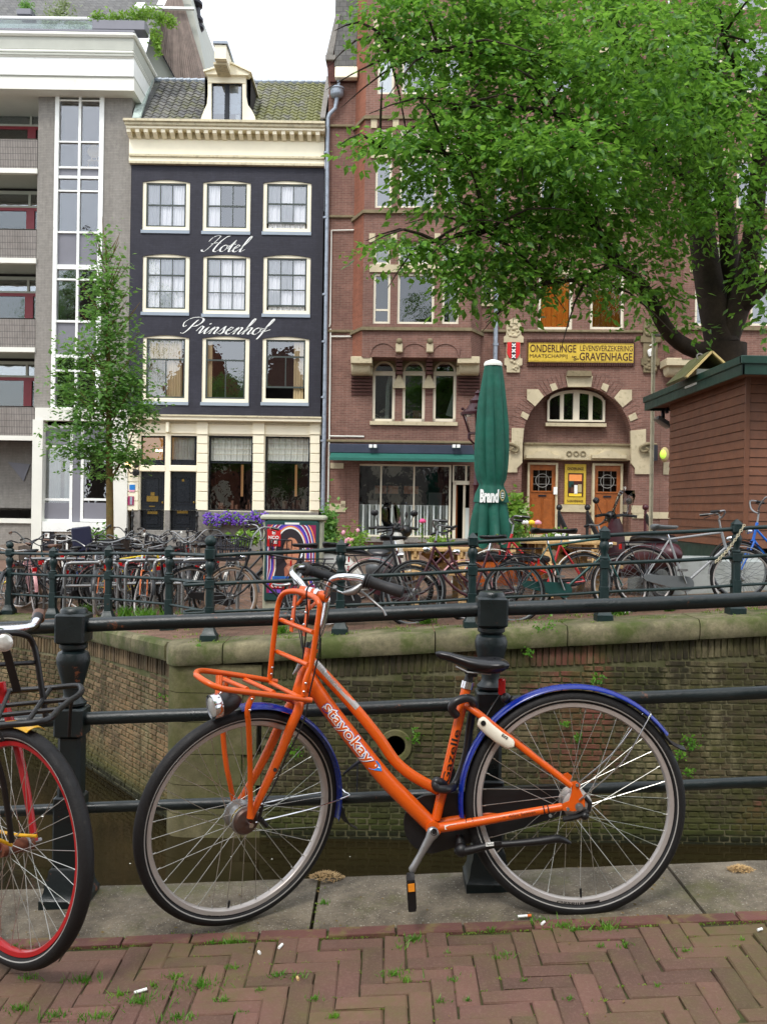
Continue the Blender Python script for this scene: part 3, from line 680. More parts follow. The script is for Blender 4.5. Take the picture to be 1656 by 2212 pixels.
# ---------------- far railing
def farpost(par,x,y,z,top='pyr',h=1.0):
 mb=MB(); k=1.0
 def B(w,a,b,ch=.006): mb.bbox(x-w/2,x+w/2,y-w/2,y+w/2,z+a,z+b,ch)
 mb.lathe((x,y,z),[(.085,-.02),(.085,.06),(.07,.075),(.05,.13),(.045,.14)],4,sqr=True)
 B(.092,.13,.36); B(.08,.35,.56,.012); B(.1,.55,.645)
 mb.lathe((x,y,z),[(.03,.64),(.048,.65),(.05,.66),(.034,.675),(.032,.7),(.05,.76),(.056,.79),(.048,.825),(.034,.84),(.045,.85),(.04,.86)],14)
 if top=='pyr': B(.104,.855,.945,.012); mb.lathe((x,y,z),[(.052,.944),(.012,.995),(.002,1.0)],4,sqr=True)
 else: B(.11,.855,.975,.012); mb.lathe((x,y,z),[(.03,.97),(.05,.985),(.03,1.0)],14); mb.ball((x,y,z+1.05),.062,14,9)
 return mb.build('post',M['iron_far'],par,smooth=35)
fr=thing('quay_railing','dark green iron railing along the mossy quay wall','railing',(-1.82,9.6,zc(-1.82)))
FP=[-1.82,-.44,.95,2.34,3.735,5.12,6.5]
for i,x in enumerate(FP): farpost(fr,x,9.6,zc(x)+.004,'ball' if i==0 else 'pyr')
for zz,r_ in ((.9,.022),(.6,.02),(.3,.016)):
 X0=-1.82 if zz==.9 else -2.08
 pts=[(X0+(6.7-X0)*i/30,9.6,zc(X0+(6.7-X0)*i/30)+zz+.004*sin(i*1.3)) for i in range(31)]
 if zz<.9: pts=[(-1.9,9.68,pts[0][2]+.03),(-2.04,9.68,pts[0][2]+.03),(-2.1,9.64,pts[0][2]+.015)]+pts
 MB().tube(pts,r_,10).build('rail',M['iron_far'],fr)
fl=thing('quay_railing','dark green iron railing bending back in front of the packed bicycles','railing',(-2.55,10.75,ztl(-2.55)))
LPs=[(-2.52,10.75),(-3.6,11.95),(-4.62,12.75),(-5.5,13.4),(-6.6,14.15),(-7.9,15.05)]
for x,y in LPs: farpost(fl,x,y,ztl(x)+.004)
mb=MB();mb.ball((-5.5,13.4,ztl(-5.5)+1.02),.055,12,8); mb.build('finial',M['iron_far'],fl)
for zz,r_ in ((.9,.022),(.6,.02),(.3,.016)):
 pts=[(-1.82,9.64,ztl(-1.82)+zz)]+[(x,y,ztl(x)+zz) for x,y in LPs]; MB().tube(pts,r_,10).build('rail',M['iron_far'],fl)
# weeds on the walls
def sprig(x,y,Y,s,name='wall_fern'):
 p=at(x,y,Y); P=[];F=[]
 for i in range(int(46*s)):
  q=p+V((random.gauss(0,.035*s),-abs(random.gauss(0,.025)),random.gauss(-.01,.035*s))); l=random.uniform(.012,.028); d=V((random.gauss(0,1),random.gauss(0,.5),random.gauss(-.2,.8))).normalized()*l; w=V((d.z,0,-d.x))*.45
  k=len(P);P+=[q-d,q-w,q+d,q+w];F.append((k,k+1,k+2,k+3))
 return MB().add(P,F).build(name,M['weed'],smooth=0)
FR=[(1175,1352,9.3,1.9,'bright tuft of grass hanging from the quay coping'),(1140,1403,9.3,.8,'small round fern just under the coping beside the post'),(1284,1466,9.3,1.0,'fern on the quay wall straight above the rear mudguard'),
 (1490,1600,9.3,1.3,'widest fern on the quay wall beyond the black mudguard flap'),(1468,1628,9.3,.8,'fern under the widest fern by the rear tyre'),(1484,1665,9.3,.8,'lowest fern beside the rear tyre'),(1245,1590,9.3,.7,'fern seen through the upper rear spokes'),(1060,1450,9.3,.5,'tiny fern left of the saddle post'),
 (900,1588,9.3,1.0,'fern beside the round drain hole'),(620,1600,9.3,.9,'fern seen between front tyre and down tube'),(640,1625,9.3,.8,'lower fern between front tyre and frame'),(430,1395,9.32,.5,'little fern in the coping joint at the corner'),
 (300,1385,10.9,1.0,'fern under the coping of the side canal wall'),(345,1388,10.4,.6,'smaller fern beside the corner on the side wall'),(225,1372,11.7,.8,'fern in the side wall right of the near post'),(375,1500,9.9,1.9,'long grass hanging from the corner of the side wall'),(1220,1560,9.3,.6,'sprig behind the rear rim'),(1010,1710,9.3,.4,'sprig low behind the seat tube'),(1345,1522,9.3,.5,'sprig on the wall above the middle rail')]
for (x,y,Y,s,lab) in FR: tag(sprig(x,y,Y,s),lab,'fern',group='ferns growing from the quay walls')
sp=[]
for (x,Y,s) in ((-2.95,11.5,2.2),(-2.4,11.0,1.8),(-3.5,12.5,1.2),(-4.3,13.2,1),(-2.6,10.9,1.5),(.5,10.1,.8),(2.6,10.0,.8),(-1.1,9.9,.7),(3.2,10.1,.6)): sp.append((x,Y,s))
tufts(sp,M['weed'],'quay_weeds','green weeds growing on the quay at the foot of the parked bicycles',(.05,.14),90,.14,.008,zg)
sp=[(x,yb(x)+abs(random.gauss(.3,.25)),random.uniform(.5,1)) for x in [random.uniform(-8,6) for i in range(150)]]
tufts(sp,M['moss'],'quay_grass','thin yellowish grass along the quay edge',(.01,.04),20,.18,.005,zg)
# mooring chain that hangs under the near railing, seen between the wheels
t=thing('hanging_chain','dark rusty chain hanging in front of the quay wall','chain',tuple(at(772,1648,9.2)))
MB().tube([at(742,1672,9.28),at(772,1648,9.2),at(812,1622,9.28)],[.012,.02,.014],6,sub=4).tube([at(772,1648,9.2),at(771,1700,9.2),at(771,1725,9.22)],.008,6).build('links',M['blackmetal'],t)
# ---------------- lettering
_t={}
def textmesh(body,bold=0.0,shear=0.0,space=1.0,res=3,fine=False):
 """flat glyph outlines at size 1, as (verts2d, faces)"""
 key=(body,bold,shear,space,fine)
 if key in _t: return _t[key]
 cu=bpy.data.curves.new('lettering','FONT'); cu.body=body; cu.offset=bold; cu.shear=shear; cu.space_character=space; cu.resolution_u=res; cu.align_x='LEFT'
 o=bpy.data.objects.new('lettering',cu); COL.objects.link(o); dg=bpy.context.evaluated_depsgraph_get(); me=o.evaluated_get(dg).to_mesh()
 if fine:
  bm=bmesh.new(); bm.from_mesh(me); bmesh.ops.remove_doubles(bm,verts=bm.verts,dist=1e-4)
  for _ in range(3):
   bmesh.ops.triangulate(bm,faces=bm.faces); el=[e for e in bm.edges if e.calc_length()>.16]
   if el: bmesh.ops.subdivide_edges(bm,edges=el,cuts=1)
  bm.verts.index_update(); vs_=[(v.co.x,v.co.y) for v in bm.verts]; fs=[tuple(v.index for v in f.verts) for f in bm.faces]; bm.free()
 else: vs_=[(v.co.x,v.co.y) for v in me.vertices]; fs=[tuple(p.vertices) for p in me.polygons]
 o.evaluated_get(dg).to_mesh_clear(); bpy.data.objects.remove(o); bpy.data.curves.remove(cu); _t[key]=(vs_,fs); return _t[key]
def letters(name,body,fn,m_,parent,w=1.0,h=None,bold=0.0,shear=0.0,fine=False,label=None,space=1.0):
 """fn maps (0..1 along, height in units of width) to a world point"""
 vs_,fs=textmesh(body,bold,shear,space,fine=fine); x0=min(v[0] for v in vs_);x1=max(v[0] for v in vs_); y0=min(v[1] for v in vs_); y1=max(v[1] for v in vs_)
 bv,_=textmesh(body,0.0,shear,space); bx0=min(v[0] for v in bv);bx1=max(v[0] for v in bv);by0=min(v[1] for v in bv);by1=max(v[1] for v in bv)
 k=w/(bx1-bx0); kh=(h/(by1-by0)) if h else k; x0,y0=bx0,by0
 mb=MB(); mb.add([fn((x-x0)*k,(y-y0)*kh) for x,y in vs_],fs);
 return mb.build(name,m_,parent,smooth=0,label=label)
# ---------------- wheels
def wheel(par,C,A,R_=.350,fine=True,rim='alu',tyre='tyre',line=True,nsp=36,hubr=.032,ref=None,rimR=.3135,local=False,name='wheel',mud=0):
 C=V(C);A=V(A).normalized(); N=96 if fine else 40
 kw=dict(n=N,ref=ref)
 mb=MB(); r=rimR/.318
 mb.sweep(C,A,[(.300*r,-.006),(.304*r,-.012),(.317*r,-.0135),(.3185*r,-.011),(.3185*r,.011),(.317*r,.0135),(.304*r,.012),(.300*r,.006)],**kw)
 w=mb.build(name,M[rim],par,smooth=50,local=local)
 t=R_-rimR; rc=rimR+t*.45; a=t*.60
 prof=[(rc+a*sin(q)*(1.0 if sin(q)>0 else .85),a*1.05*cos(q)) for q in [2*PI*i/(16 if fine else 6) for i in range(16 if fine else 6)]]
 MB().sweep(C,A,prof,**kw).build('tyre',M[tyre],w,smooth=60,local=local)
 if line:
  for s in (-1,1):
   q=.42; x=a*1.05*cos(q)*s; rr=rc-a*.85*sin(q)
   MB().sweep(C,A,[(rr-.0015,x+s*.0002),(rr+.0016,x+s*.0016),(rr+.0024,x-s*.0004)],**kw).build('reflective_stripe',M['tyregrey'],w,local=local)
 u,v=(perp(A) if ref is None else ((V(ref)-A*V(ref).dot(A)).normalized(),None)); v=A.cross(u)
 sp=MB(); fl=hubr*.9
 for i in range(nsp):
  th=2*PI*i/nsp; side=1 if i%2 else -1; off=(.9 if (i//2)%2 else -.9)
  e=u*cos(th)+v*sin(th); h=u*cos(th+off)+v*sin(th+off)
  sp.tube([C+h*fl+A*side*.03,C+e*.301*r+A*side*.002],.0011 if fine else .0021,5 if fine else 3,cap=False)
  if fine: sp.tube([C+e*(.288*r)+A*side*.003,C+e*.301*r+A*side*.002],.0019,5)
 sp.build('spokes',M['spoke' if fine else 'b_grey'],w,local=local)
 hb=MB(); hb.sweep(C,A,[(.0,-.04),(hubr*.45,-.04),(hubr,-.034),(hubr,-.028),(hubr*.55,-.024),(hubr*.55,.024),(hubr,.028),(hubr,.034),(hubr*.45,.04),(0,.04)],n=24 if fine else 8,close=False)
 hb.tube([C-A*.062,C+A*.062],.0055,8); hb.build('hub',M['steel'],w,local=local)
 return w
# ---------------- the orange bicycle
LEAN=R(4.6); bn=V((0,-cos(LEAN),sin(LEAN))); bs_=V((cos(BETA),0,sin(BETA))); bt=bn.cross(bs_); bt=-bt if bt.z<0 else bt
BP0=V((0,2.862,0))
def bp(x,y,off=0.0): return plane(x,y,BP0+bn*off,bn)
ob=thing('city_bicycle','orange step-through bicycle with blue mudguards and front carrier leaning on the railing','bicycle',tuple(V((.1,2.862,gnear(.1)))))
RH=bp(1240.5,1732); BB=bp(934.4,1786)
o_=M['orange']
rw=wheel(ob,RH,bn,ref=bt,hubr=.04)
# hub brake drum and gear hub
MB().sweep(RH,bn,[(0,-.05),(.03,-.05),(.043,-.045),(.046,-.03),(.04,-.028),(.034,.0),(.034,.02),(.046,.03),(.046,.042),(.03,.05),(0,.05)],n=36,close=False).build('gear_hub',M['alu'],ob,smooth=40)
fr_=MB()
ht0,ht1=bp(671,1405),bp(644,1499)
fr_.tube([bp(672.5,1400),bp(671,1407)],.0225,20)
fr_.tube([bp(671,1407),ht1],[.0205,.0215],20)
# down tube
dt=[bp(660,1452),bp(700,1516),bp(760,1594),bp(830,1680),bp(880,1731),BB]; fr_.tube(dt,[.024,.0262,.0262,.0262,.0258,.024],22,sub=3,sq=1.0)
tt=[bp(668,1424),bp(720,1478),bp(770,1534),bp(820,1596),bp(850,1640),bp(880,1668),bp(915,1690),bp(946,1706)]; fr_.tube(tt,.0172,18,sub=3)
st0,st1=bp(1007,1484),bp(941,1770); fr_.tube([st0,st1],.0158,18)
fr_.tube([BB-bn*.036,BB+bn*.036],.0235,24)
for s in (1,-1):
 a=bp(1010,1528,s*.02) ; q=RH+bn*s*.062
 p1=bp(1233,1698,.062) if s>0 else RH+(bp(1233,1698)-RH)-bn*.062
 fr_.tube([bp(1008,1524,s*.012),bp(1040,1548,s*.034) if s>0 else bp(1040,1548)-bn*.034,p1],[.0115,.011,.0095],12,sub=3)
 c1=bp(1213,1742.5,.06) if s>0 else RH+(bp(1213,1742.5)-RH)-bn*.06
 fr_.tube([BB+bn*s*.012+(RH-BB).normalized()*.012,BB+bn*s*.03+(RH-BB)*.12,c1],[.0155,.0155,.012],14,sub=3)
 # drop-out plate
 pl=[(1233,1690),(1243,1687),(1252,1694),(1250,1702),(1262,1728),(1262,1742),(1240,1752),(1212,1750),(1212,1737),(1228,1730),(1234,1712)]
 d=.062*s; rg=[[bp(x,y,.062)+bn*(d-.062+e) for x,y in pl] for e in (-.003,.003)]; loft(fr_,rg)
frame=fr_.build('frame',o_,ob,smooth=50)
def onto(axis0,axis1,r_,x,y,face=bn,flip=False):
 """wrap (along, across) on to a tube between two points, on its near side"""
 d=(axis1-axis0).normalized(); up=face.cross(d).normalized(); a=y/r_
 return axis0+d*x+up*(sin(a)*r_*1.035)+face*(cos(a)*r_*1.035)
# lettering on the down tube: white outlined orange
p0=bp(704,1521);p1=bp(808,1652)
for nm,bold,k,m_ in (('lettering_outline',.085,1.03,'navyp'),('lettering_outline',.06,1.045,'chalk'),('lettering',.006,1.06,'orange')):
 L_=(bp(806,1648)-p0).length
 letters(nm,'stayokay',lambda x,y,k=k:onto(p0,bp(830,1680),.0262*k,x+.002,-(y-.020)*1.0 if False else (y-.025)),M[m_],frame,w=L_*.93,h=.046,bold=bold,space=1.04,fine=True)
# blue triangle emblem
tc_=(bp(808,1654)-p0).length; em=MB(); T=[(-.006,-.018),(-.002,.019),(.03,.004)]
em.add([onto(p0,bp(830,1680),.0275,tc_-.012+a,b) for a,b in ((.004,-.019),(0.0,.019),(.018,.019),(.037,.010),(.02,-.005))],[(0,1,2),(0,2,4),(4,2,3)]); em.build('emblem',M['bluep'],frame,smooth=0)
em=MB(); em.add([onto(p0,bp(830,1680),.0279,tc_-.012+a,b) for a,b in ((.008,.004),(.013,.003),(.013,.006),(.008,.010))],[(0,1,2,3)]).add([onto(p0,bp(830,1680),.0279,tc_-.012+a,b) for a,b in ((.018,.007),(.026,.010),(.025,.012),(.018,.011))],[(0,1,2,3)]); em.build('emblem_figure',M['chalk'],frame,smooth=0)
q0=bp(948,1741); letters('lettering','Gazelle',lambda x,y:onto(bp(960,1690),st0,.0163,x,-(y-.0105)*-1),M['blackplastic'],frame,w=.172,h=.022,bold=.012,fine=True)
c0=bp(985,1781,.03); c1=bp(1213,1742.5,.06); letters('lettering','ontmoeten, delen, beleven...',lambda x,y:onto(c0,c1,.0148,x+.09,y-.006),M['blackplastic'],frame,w=.168,h=.0125,bold=.0,fine=True)
for f in (.1,.16):
 MB().sweep(c0+(c1-c0)*f*1.0,(c1-c0),[(.0152,-.0012),(.0164,0),(.0152,.0012)],n=16).build('cable_tie',M['blackplastic'],frame)
for f in (.83,.87):
 MB().sweep(c0+(c1-c0)*f,(c1-c0),[(.013,-.002),(.015,0),(.013,.002)],n=16).build('cable_tie',M['blackplastic'],frame)
g=MB(); g.add([onto(c0,c1,.0158,x,y) for x,y in ((-.038,-.006),(.0,-.006),(.0,.007),(-.038,.007))],[(0,1,2,3)]); g.build('barcode_sticker',M['chalk'],frame,smooth=0)
g=MB()
for i,w in enumerate((1,2,1,3,1,1,2,1,2)): g.add([onto(c0,c1,.0161,-.026+i*.0025+x,y) for x,y in ((0,-.004),(.0005*w,-.004),(.0005*w,.005),(0,.005))],[(0,1,2,3)])
g.build('barcode',M['blackplastic'],frame,smooth=0)
# silver decal on the upper tube
g=MB(); A0,A1=bp(676,1432),bp(768,1532);
def uptube(f,a,k=1.05):
 x=f*(A1-A0).length; p=A0+(A1-A0)*f; d=(A1-A0).normalized(); up=bn.cross(d).normalized(); up=-up if up.z<0 else up
 c=p; return c+up*(sin(a)*.0172*k)+bn*(cos(a)*.0172*k)
P=[];F=[]
for i in range(15):
 for j in range(7): P.append(uptube(i/14,.0+j*.25))
for i in range(14):
 for j in range(6): F.append((i*7+j,(i+1)*7+j,(i+1)*7+j+1,i*7+j+1))
g.add(P,F).build('silver_decal',M['alu'],frame)
letters('lettering','SERENITY',lambda x,y:uptube(.02+x,.15+y,1.08),M['tyregrey'],frame,w=.62,h=.7,bold=.01,fine=True)
# mudguards
def guard(C,A,ref,R_,a0,a1,w,m_,par,n=40):
 mb=MB(); pr=[]
 for i in range(9): q=-1.15+2.3*i/8; pr.append((R_-.012*(1-cos(q))/(1-cos(1.15)),w*.5*sin(q)/sin(1.15)))
 pr2=pr+[(r_-.0018,x) for r_,x in reversed(pr)]
 return mb.sweep(C,A,pr2,a0,a1,n,ref=ref).build('mudguard',m_,par,smooth=60)
def ang_of(C,A,ref,P):
 u=(ref-A*ref.dot(A)).normalized(); v=A.cross(u); d=P-C; return math.atan2(d.dot(v),d.dot(u))
a0=ang_of(RH,bn,bt,bp(998,1762)); a1=ang_of(RH,bn,bt,bp(1434,1587))
lo,hi=sorted((a0,a1));
rg_=guard(RH,bn,bt,.372,lo,hi,.058,M['bluefender'],ob)
# rubber flap and reflective sticker on the rear guard
fl_=MB(); pts=[bp(1430,1582),bp(1448,1602),bp(1464,1611),bp(1476,1614)]
loft(fl_,[[p+bn*.022*s+bt*dz for s,dz in ((-1,-.006),(0,.004),(1,-.006),(1,-.010),(0,.0),(-1,-.010))] for p in pts]); fl_.build('rubber_flap',M['blackplastic'],ob)
for s in (1,-1): MB().tube([RH+bn*.07*s+bt*.022,bp(1330,1640)+bn*.065*s,bp(1385,1560)+bn*.04*s,bp(1398,1541)+bn*.030*s,bp(1402,1540)+bn*.01*s],.0026,8,sub=3).build('guard_stay',M['chrome'],ob)
MB().ball(bp(1400,1541),.009,8,6).build('stay_clip',M['blackplastic'],ob)
# axle nuts, cables at hub, roller brake
hubd=MB(); hubd.tube([RH+bn*.055,RH+bn*.078],.0075,8).tube([RH+bn*.062,RH+bn*.068],.013,12); hubd.build('axle_nut',M['steel'],ob)
bk=MB(); bk.tube([bp(1215,1770,.055),bp(1245,1764,.055),bp(1270,1752,.055)],.009,8).box(0,0,0,0,0,0); bk.ball(bp(1262,1762,.055),.014,8,6).ball(bp(1190,1763,.05),.010,8,6).tube([bp(1262,1722,.05),bp(1274,1735,.05),bp(1270,1752,.05)],.007,8); bk.build('hub_brake',M['blackplastic'],ob)
nt_=MB()
for x,y in ((1246,1696),(1188,1762),(1226,1748)): nt_.tube([bp(x,y,.064),bp(x,y,.072)],.0055,8)
nt_.build('bolt',M['chrome'],ob)
# chain case on the far side
cc=MB(); bbp=BB-bn*.045; rhp=RH-bn*.045; prof=[]
dx=(RH-BB).normalized(); up=bn.cross(dx); up=-up if up.z<0 else up; Lc=(RH-BB).length
for i in range(22): q=PI*.5+PI*.95*i/21; prof.append(dx*cos(q)*.092+up*sin(q)*.092)
out=[p for p in prof]+[dx*(Lc*.6)-up*.062,dx*Lc-up*.038]+[dx*Lc+(dx*cos(q)+up*sin(q))*.045 for q in [-PI/2+PI*i/8 for i in range(9)]]+[dx*(Lc*.5)+up*.075]
loft(cc,[[BB-bn*.052+p for p in out],[BB-bn*.030+p for p in out]]); cc.build('chain_case',M['blackplastic'],ob,smooth=30)
# crank, pedal
cr=MB(); e0=BB+bn*.052; e1=bp(889,1880,.068); d=(e1-e0); s_=bn.cross(d).normalized(); rings=[]
for f,w,th in ((-.09,.008,.008),(-.05,.016,.010),(0,.0205,.0125),(.08,.019,.012),(.2,.014,.010),(.6,.0105,.009),(.92,.011,.009),(1,.012,.009),(1.04,.007,.007)):
 p=e0+d*f; rings.append([p+s_*w*cos(q)+bn*th*sin(q)*.9 for q in [2*PI*i/14 for i in range(14)]])
loft(cr,rings); cr.build('crank',M['steel'],ob,smooth=60)
MB().sweep(e0+bn*.006,bn,[(.0,.006),(.006,.006),(.0075,.002),(.0085,.006),(.0105,.006),(.0105,-.004)],n=20,close=False).build('crank_bolt',M['blackplastic'],ob)
MB().tube([BB-bn*.05,BB-bn*.07,BB-bn*.07-d*.9,BB-bn*.07-d],.009,8).build('crank',M['steel'],ob)
# pedal: its long side towards the viewer
def pedal(P0,nd):
 mb=MB(); X=V((.92,0,.1)).normalized()*.013; Z=V((-.06,0,1)).normalized()*.046; Y=bn*.0
 c=P0;
 for s in (-1,1):
  q=c+nd*(.012 if s<0 else .085); rg=[[q+X*a*k+Z*b*k for a,b in ((-1,-1),(1,-1),(1,1),(-1,1))]+[] for k in (1,)]
  loft(mb,[[q+nd*e+X*a+Z*b for a,b in ((-1,-.8),(-.6,-1),(.6,-1),(1,-.8),(1,.8),(.6,1),(-.6,1),(-1,.8))] for e in (-.006,.006)])
 for b in (-.93,-.55,-.2,.2,.55,.93): loft(mb,[[c+nd*e+X*a*.9+Z*(b+g_) for a,g_ in ((-1,-.1),(1,-.1),(1,.1),(-1,.1))] for e in (.012,.085)])
 o=mb.build('pedal',M['blackplastic'],ob)
 r_=MB(); q=c+nd*.092; loft(r_,[[q+nd*e+X*a+Z*b for a,b in ((-.75,.35),(.75,.35),(.75,.85),(-.75,.85))] for e in (-.004,.003)]); r_.build('reflector',M['amber'],o)
pedal(bp(887,1915,.062),bn); pedal(BB-bn*.078-d*1.0,-bn)
# kick stand
ks=MB(); pl=[bp(983,1838,.03),bp(1010,1837,.045),bp(1060,1826,.06),bp(1110,1822,.065),bp(1165,1817,.065),bp(1205,1812,.062),bp(1232,1822,.06)]
ks.tube(pl,[.011,.0145,.0105,.010,.0125,.013,.004],12,sub=3); ks.tube([bp(992,1805,.0),bp(996,1840,.03)],[.012,.02],10).ball(bp(996,1836,.035),.022,10,7); kick=ks.build('kickstand',M['blackplastic'],ob,smooth=60)
fc=bp(1048,1823,.07); mb=MB(); D_=(bp(1110,1818,.07)-fc); mb.add([fc+bt*.0 -bt*.006+bn*.006,fc+D_*.55-bt*.006+bn*.006,fc+D_*.55+bt*.0055+bn*.006,fc+bt*.0055+bn*.006],[(0,1,2,3)]); mb.build('name_plate',M['chalk'],kick,smooth=0)
mb=MB(); mb.add([fc+D_*.28-bt*.006+bn*.0065,fc+D_*.55-bt*.006+bn*.0065,fc+D_*.55+bt*.0055+bn*.0065,fc+D_*.28+bt*.0055+bn*.0065],[(0,1,2,3)]); mb.build('name_plate_band',M['blackplastic'],kick,smooth=0)
Du=D_.normalized(); letters('lettering','Pletscher',lambda x,y:fc+Du*(x+.002)+bt*(y-.003)+bn*.0072,M['blackplastic'],kick,w=.023,h=.007)
# seat post, clamp, saddle
MB().tube([bp(1006,1489),bp(1010,1474),bp(1013,1462),bp(1015,1452)],[.0145,.0145,.0135,.0135],16).build('seat_post',M['blackplastic'],ob)
mb=MB(); mb.tube([bp(1007,1487),bp(1010.5,1472)],.0205,20); mb.build('seat_clamp',M['chrome'],ob)
sa=MB(); stn=[(939.5,1409.5,1412,.006),(943,1407,1419,.016),(952,1405.5,1424,.022),(970,1408,1429,.026),(990,1413.5,1437,.033),(1010,1417.5,1447,.044),(1030,1419.5,1453,.060),(1050,1420,1456,.078),(1066,1419.5,1455,.088),(1080,1420.5,1451,.088),(1090,1424,1446,.078),(1095,1429,1441,.058)]
rings=[]
for x,y0,y1,hw in stn:
 tp=bp(x,y0); bt_=bp(x,y1); rg=[]
 for i in range(20):
  q=2*PI*i/20; c,s=cos(q),sin(q); h=(s+1)/2
  wv=hw*(abs(c)**.8)*(1 if c>0 else -1)*(1.0 if s>-.2 else .93)
  rg.append(bt_+(tp-bt_)*(h**.85)+bn*wv)
 rings.append(rg)
loft(sa,rings); sad=sa.build('saddle',M['saddle'],ob,smooth=80)
MB().tube([bp(985,1440,.015),bp(1010,1452,.02),bp(1060,1456,.03)],.0035,8).tube([bp(985,1440)-bn*.015,bp(1010,1452)-bn*.02,bp(1060,1456)-bn*.03],.0035,8).build('rails',M['steel'],sad)
MB().tube([bp(1008,1460),bp(1018,1452),bp(1030,1452)],.016,10).build('saddle_clamp',M['blackplastic'],sad)
# the lock: cream ring lock on the stays
lk=MB(); a_,b_=bp(1036,1556,.058),bp(1108,1612,.058); d=(b_-a_); s2=bn.cross(d).normalized(); rings=[]
for f,w in ((-.03,.004),(0,.015),(.05,.019),(.3,.0195),(.6,.0195),(.9,.019),(.97,.013),(1,.004)):
 p=a_+d*f+s2*.006*sin(f*PI)*(-1 if (s2.z>0) else 1); rings.append([p+s2*w*cos(q)+bn*.011*sin(q) for q in [2*PI*i/14 for i in range(14)]])
loft(lk,rings); lock=lk.build('ring_lock',M['whiteplastic'],ob,smooth=70)
MB().sweep(a_+d*.09+bn*.010,bn,[(0,.0035),(.008,.0035),(.0085,-.002)],n=18,close=False).build('lock_cylinder',M['blackplastic'],lock)
dn=d.normalized(); s3=s2 if s2.z>0 else -s2
letters('lettering','axa',lambda x,y:a_+d*.6+dn*(.022-x)+bn*.0118-s3*(y-.012),M['blackplastic'],lock,w=.022,h=.0085,bold=.02)
# lock chain in a black sleeve round the seat tube, tail lamp, far-side lock strap
ch=MB()
ch.tube([bp(985,1545,.03),bp(975,1530,.05),bp(985,1515,.055),bp(1010,1508,.045),bp(1022,1518,.03),bp(1020,1535,-.02),bp(1014,1570,-.04),bp(1008,1620,-.045),bp(994,1670,-.045),bp(975,1700,-.03),bp(948,1688,.03),bp(940,1690,.035),bp(944,1702,.04),bp(965,1705,.035),bp(978,1700,.0)],.0135,12,sub=4); ch.build('lock_chain_sleeve',M['b_black'],ob,smooth=60)
tl_=MB(); tl_.bbox(-.011,.011,-.01,.01,-.027,.027,.004); tl_.v=[tuple(bp(1083,1484,-.035)+V(p)) for p in tl_.v]; tl_.build('tail_lamp',M['reflred'],ob)
MB().tube([bp(1080,1500,-.03),bp(1060,1530,-.03),bp(1048,1550,-.02)],.0025,6).build('lamp_cable',M['blackplastic'],ob)
MB().ball(bp(1092,1508,-.03),.018,9,6).ball(bp(1108,1512,-.03),.014,9,6,(1.3,1,1)).build('rolled_rain_cover',M['b_black'],ob)
# ---------------- steered front assembly
DEL=R(35); sax=(ht0-ht1).normalized(); Rq=Matrix.Rotation(DEL,3,sax); Rq=Rq if (Rq@bn).x>0 else Matrix.Rotation(-DEL,3,sax)
fb=(Rq@bn).normalized(); ff=(Rq@(-bs_)).normalized(); fu=ff.cross(fb); fu=-fu if fu.z<0 else fu
FH=plane(521,1764,ht0,fb)
def fp(x,y,b=0.0): return plane(x,y,FH+fb*b,fb)
fw=wheel(ob,FH,fb,R_=.342,rimR=.308,ref=fu,hubr=.045)
MB().sweep(FH,fb,[(0,.022),(.040,.022),(.0415,.026),(.0415,.040),(.037,.046),(.022,.05),(.012,.05),(0,.05)],n=36,close=False).build('drum_brake',M['hubsteel'],ob,smooth=35)
MB().sweep(FH,fb,[(0,-.034),(.038,-.034),(.046,-.030),(.046,-.024),(.036,-.018),(.036,.012),(.046,.016),(.046,.022),(0,.022)],n=36,close=False).build('hub_shell',M['steel'],ob,smooth=35)
MB().sweep(FH,fb,[(.0425,.023),(.0432,.025),(.0432,.028),(.0425,.030)],-1,1.2,n=16,ref=V((-1,0,.3))).build('yellow_band',M['yellowf'],ob)
MB().tube([FH+fb*.05,FH+fb*.075],.008,10).tube([FH-fb*.05,FH-fb*.075],.008,10).build('axle_nut',M['chrome'],ob)
fk=MB()
fk.tube([fp(666,1500,0),fp(648,1514,.0)],.02,14)
for s in (1,-1):
 b=.055*s
 if s>0: pts=[fp(640,1512,.03),fp(646,1517,.05),fp(644,1535,b),fp(628,1570,b),fp(600,1640,b),fp(570,1705,b),fp(548,1752,b),fp(541,1768,b)]
 else: pts=[fp(640,1512,-.03),fp(632,1513,-.05),fp(626,1525,b),fp(606,1563,b),fp(580,1620,b),fp(548,1680,b),fp(523,1722,b),fp(498,1758,b)]
 fk.tube(pts,[.014,.0145,.0155,.0155,.0145,.0125,.0105,.010],14,sub=3)
fork=fk.build('fork',o_,ob,smooth=60)
MB().tube([fp(595,1663,.066),fp(594,1663,.071)],.006,8).build('eyelet',M['blackplastic'],fork)
# front mudguard
a0=ang_of(FH,fb,fu,fp(513,1518)); a1=ang_of(FH,fb,fu,fp(734,1768));
if abs(a1-a0)>PI: a1+=2*PI*(1 if a1<a0 else -1)
lo,hi=sorted((a0,a1)); fg=guard(FH,fb,fu,.362,lo,hi,.058,M['bluefender'],ob)
fl_=MB(); pts=[fp(738,1740),fp(743,1762),fp(752,1778),fp(768,1786)]
loft(fl_,[[p+fb*.02*s+ff*dz for s,dz in ((-1,.004),(0,-.004),(1,.004),(1,.007),(0,-.001),(-1,.007))] for p in pts]); fl_.build('rubber_flap',M['blackplastic'],ob)
for s in (1,-1): MB().tube([FH+fb*.06*s-ff*.02,fp(650,1735)+fb*.055*s,fp(730,1716)+fb*.034*s,fp(745,1710)+fb*.028*s,fp(746,1712)],.0025,8,sub=3).build('guard_stay',M['chrome'],ob)
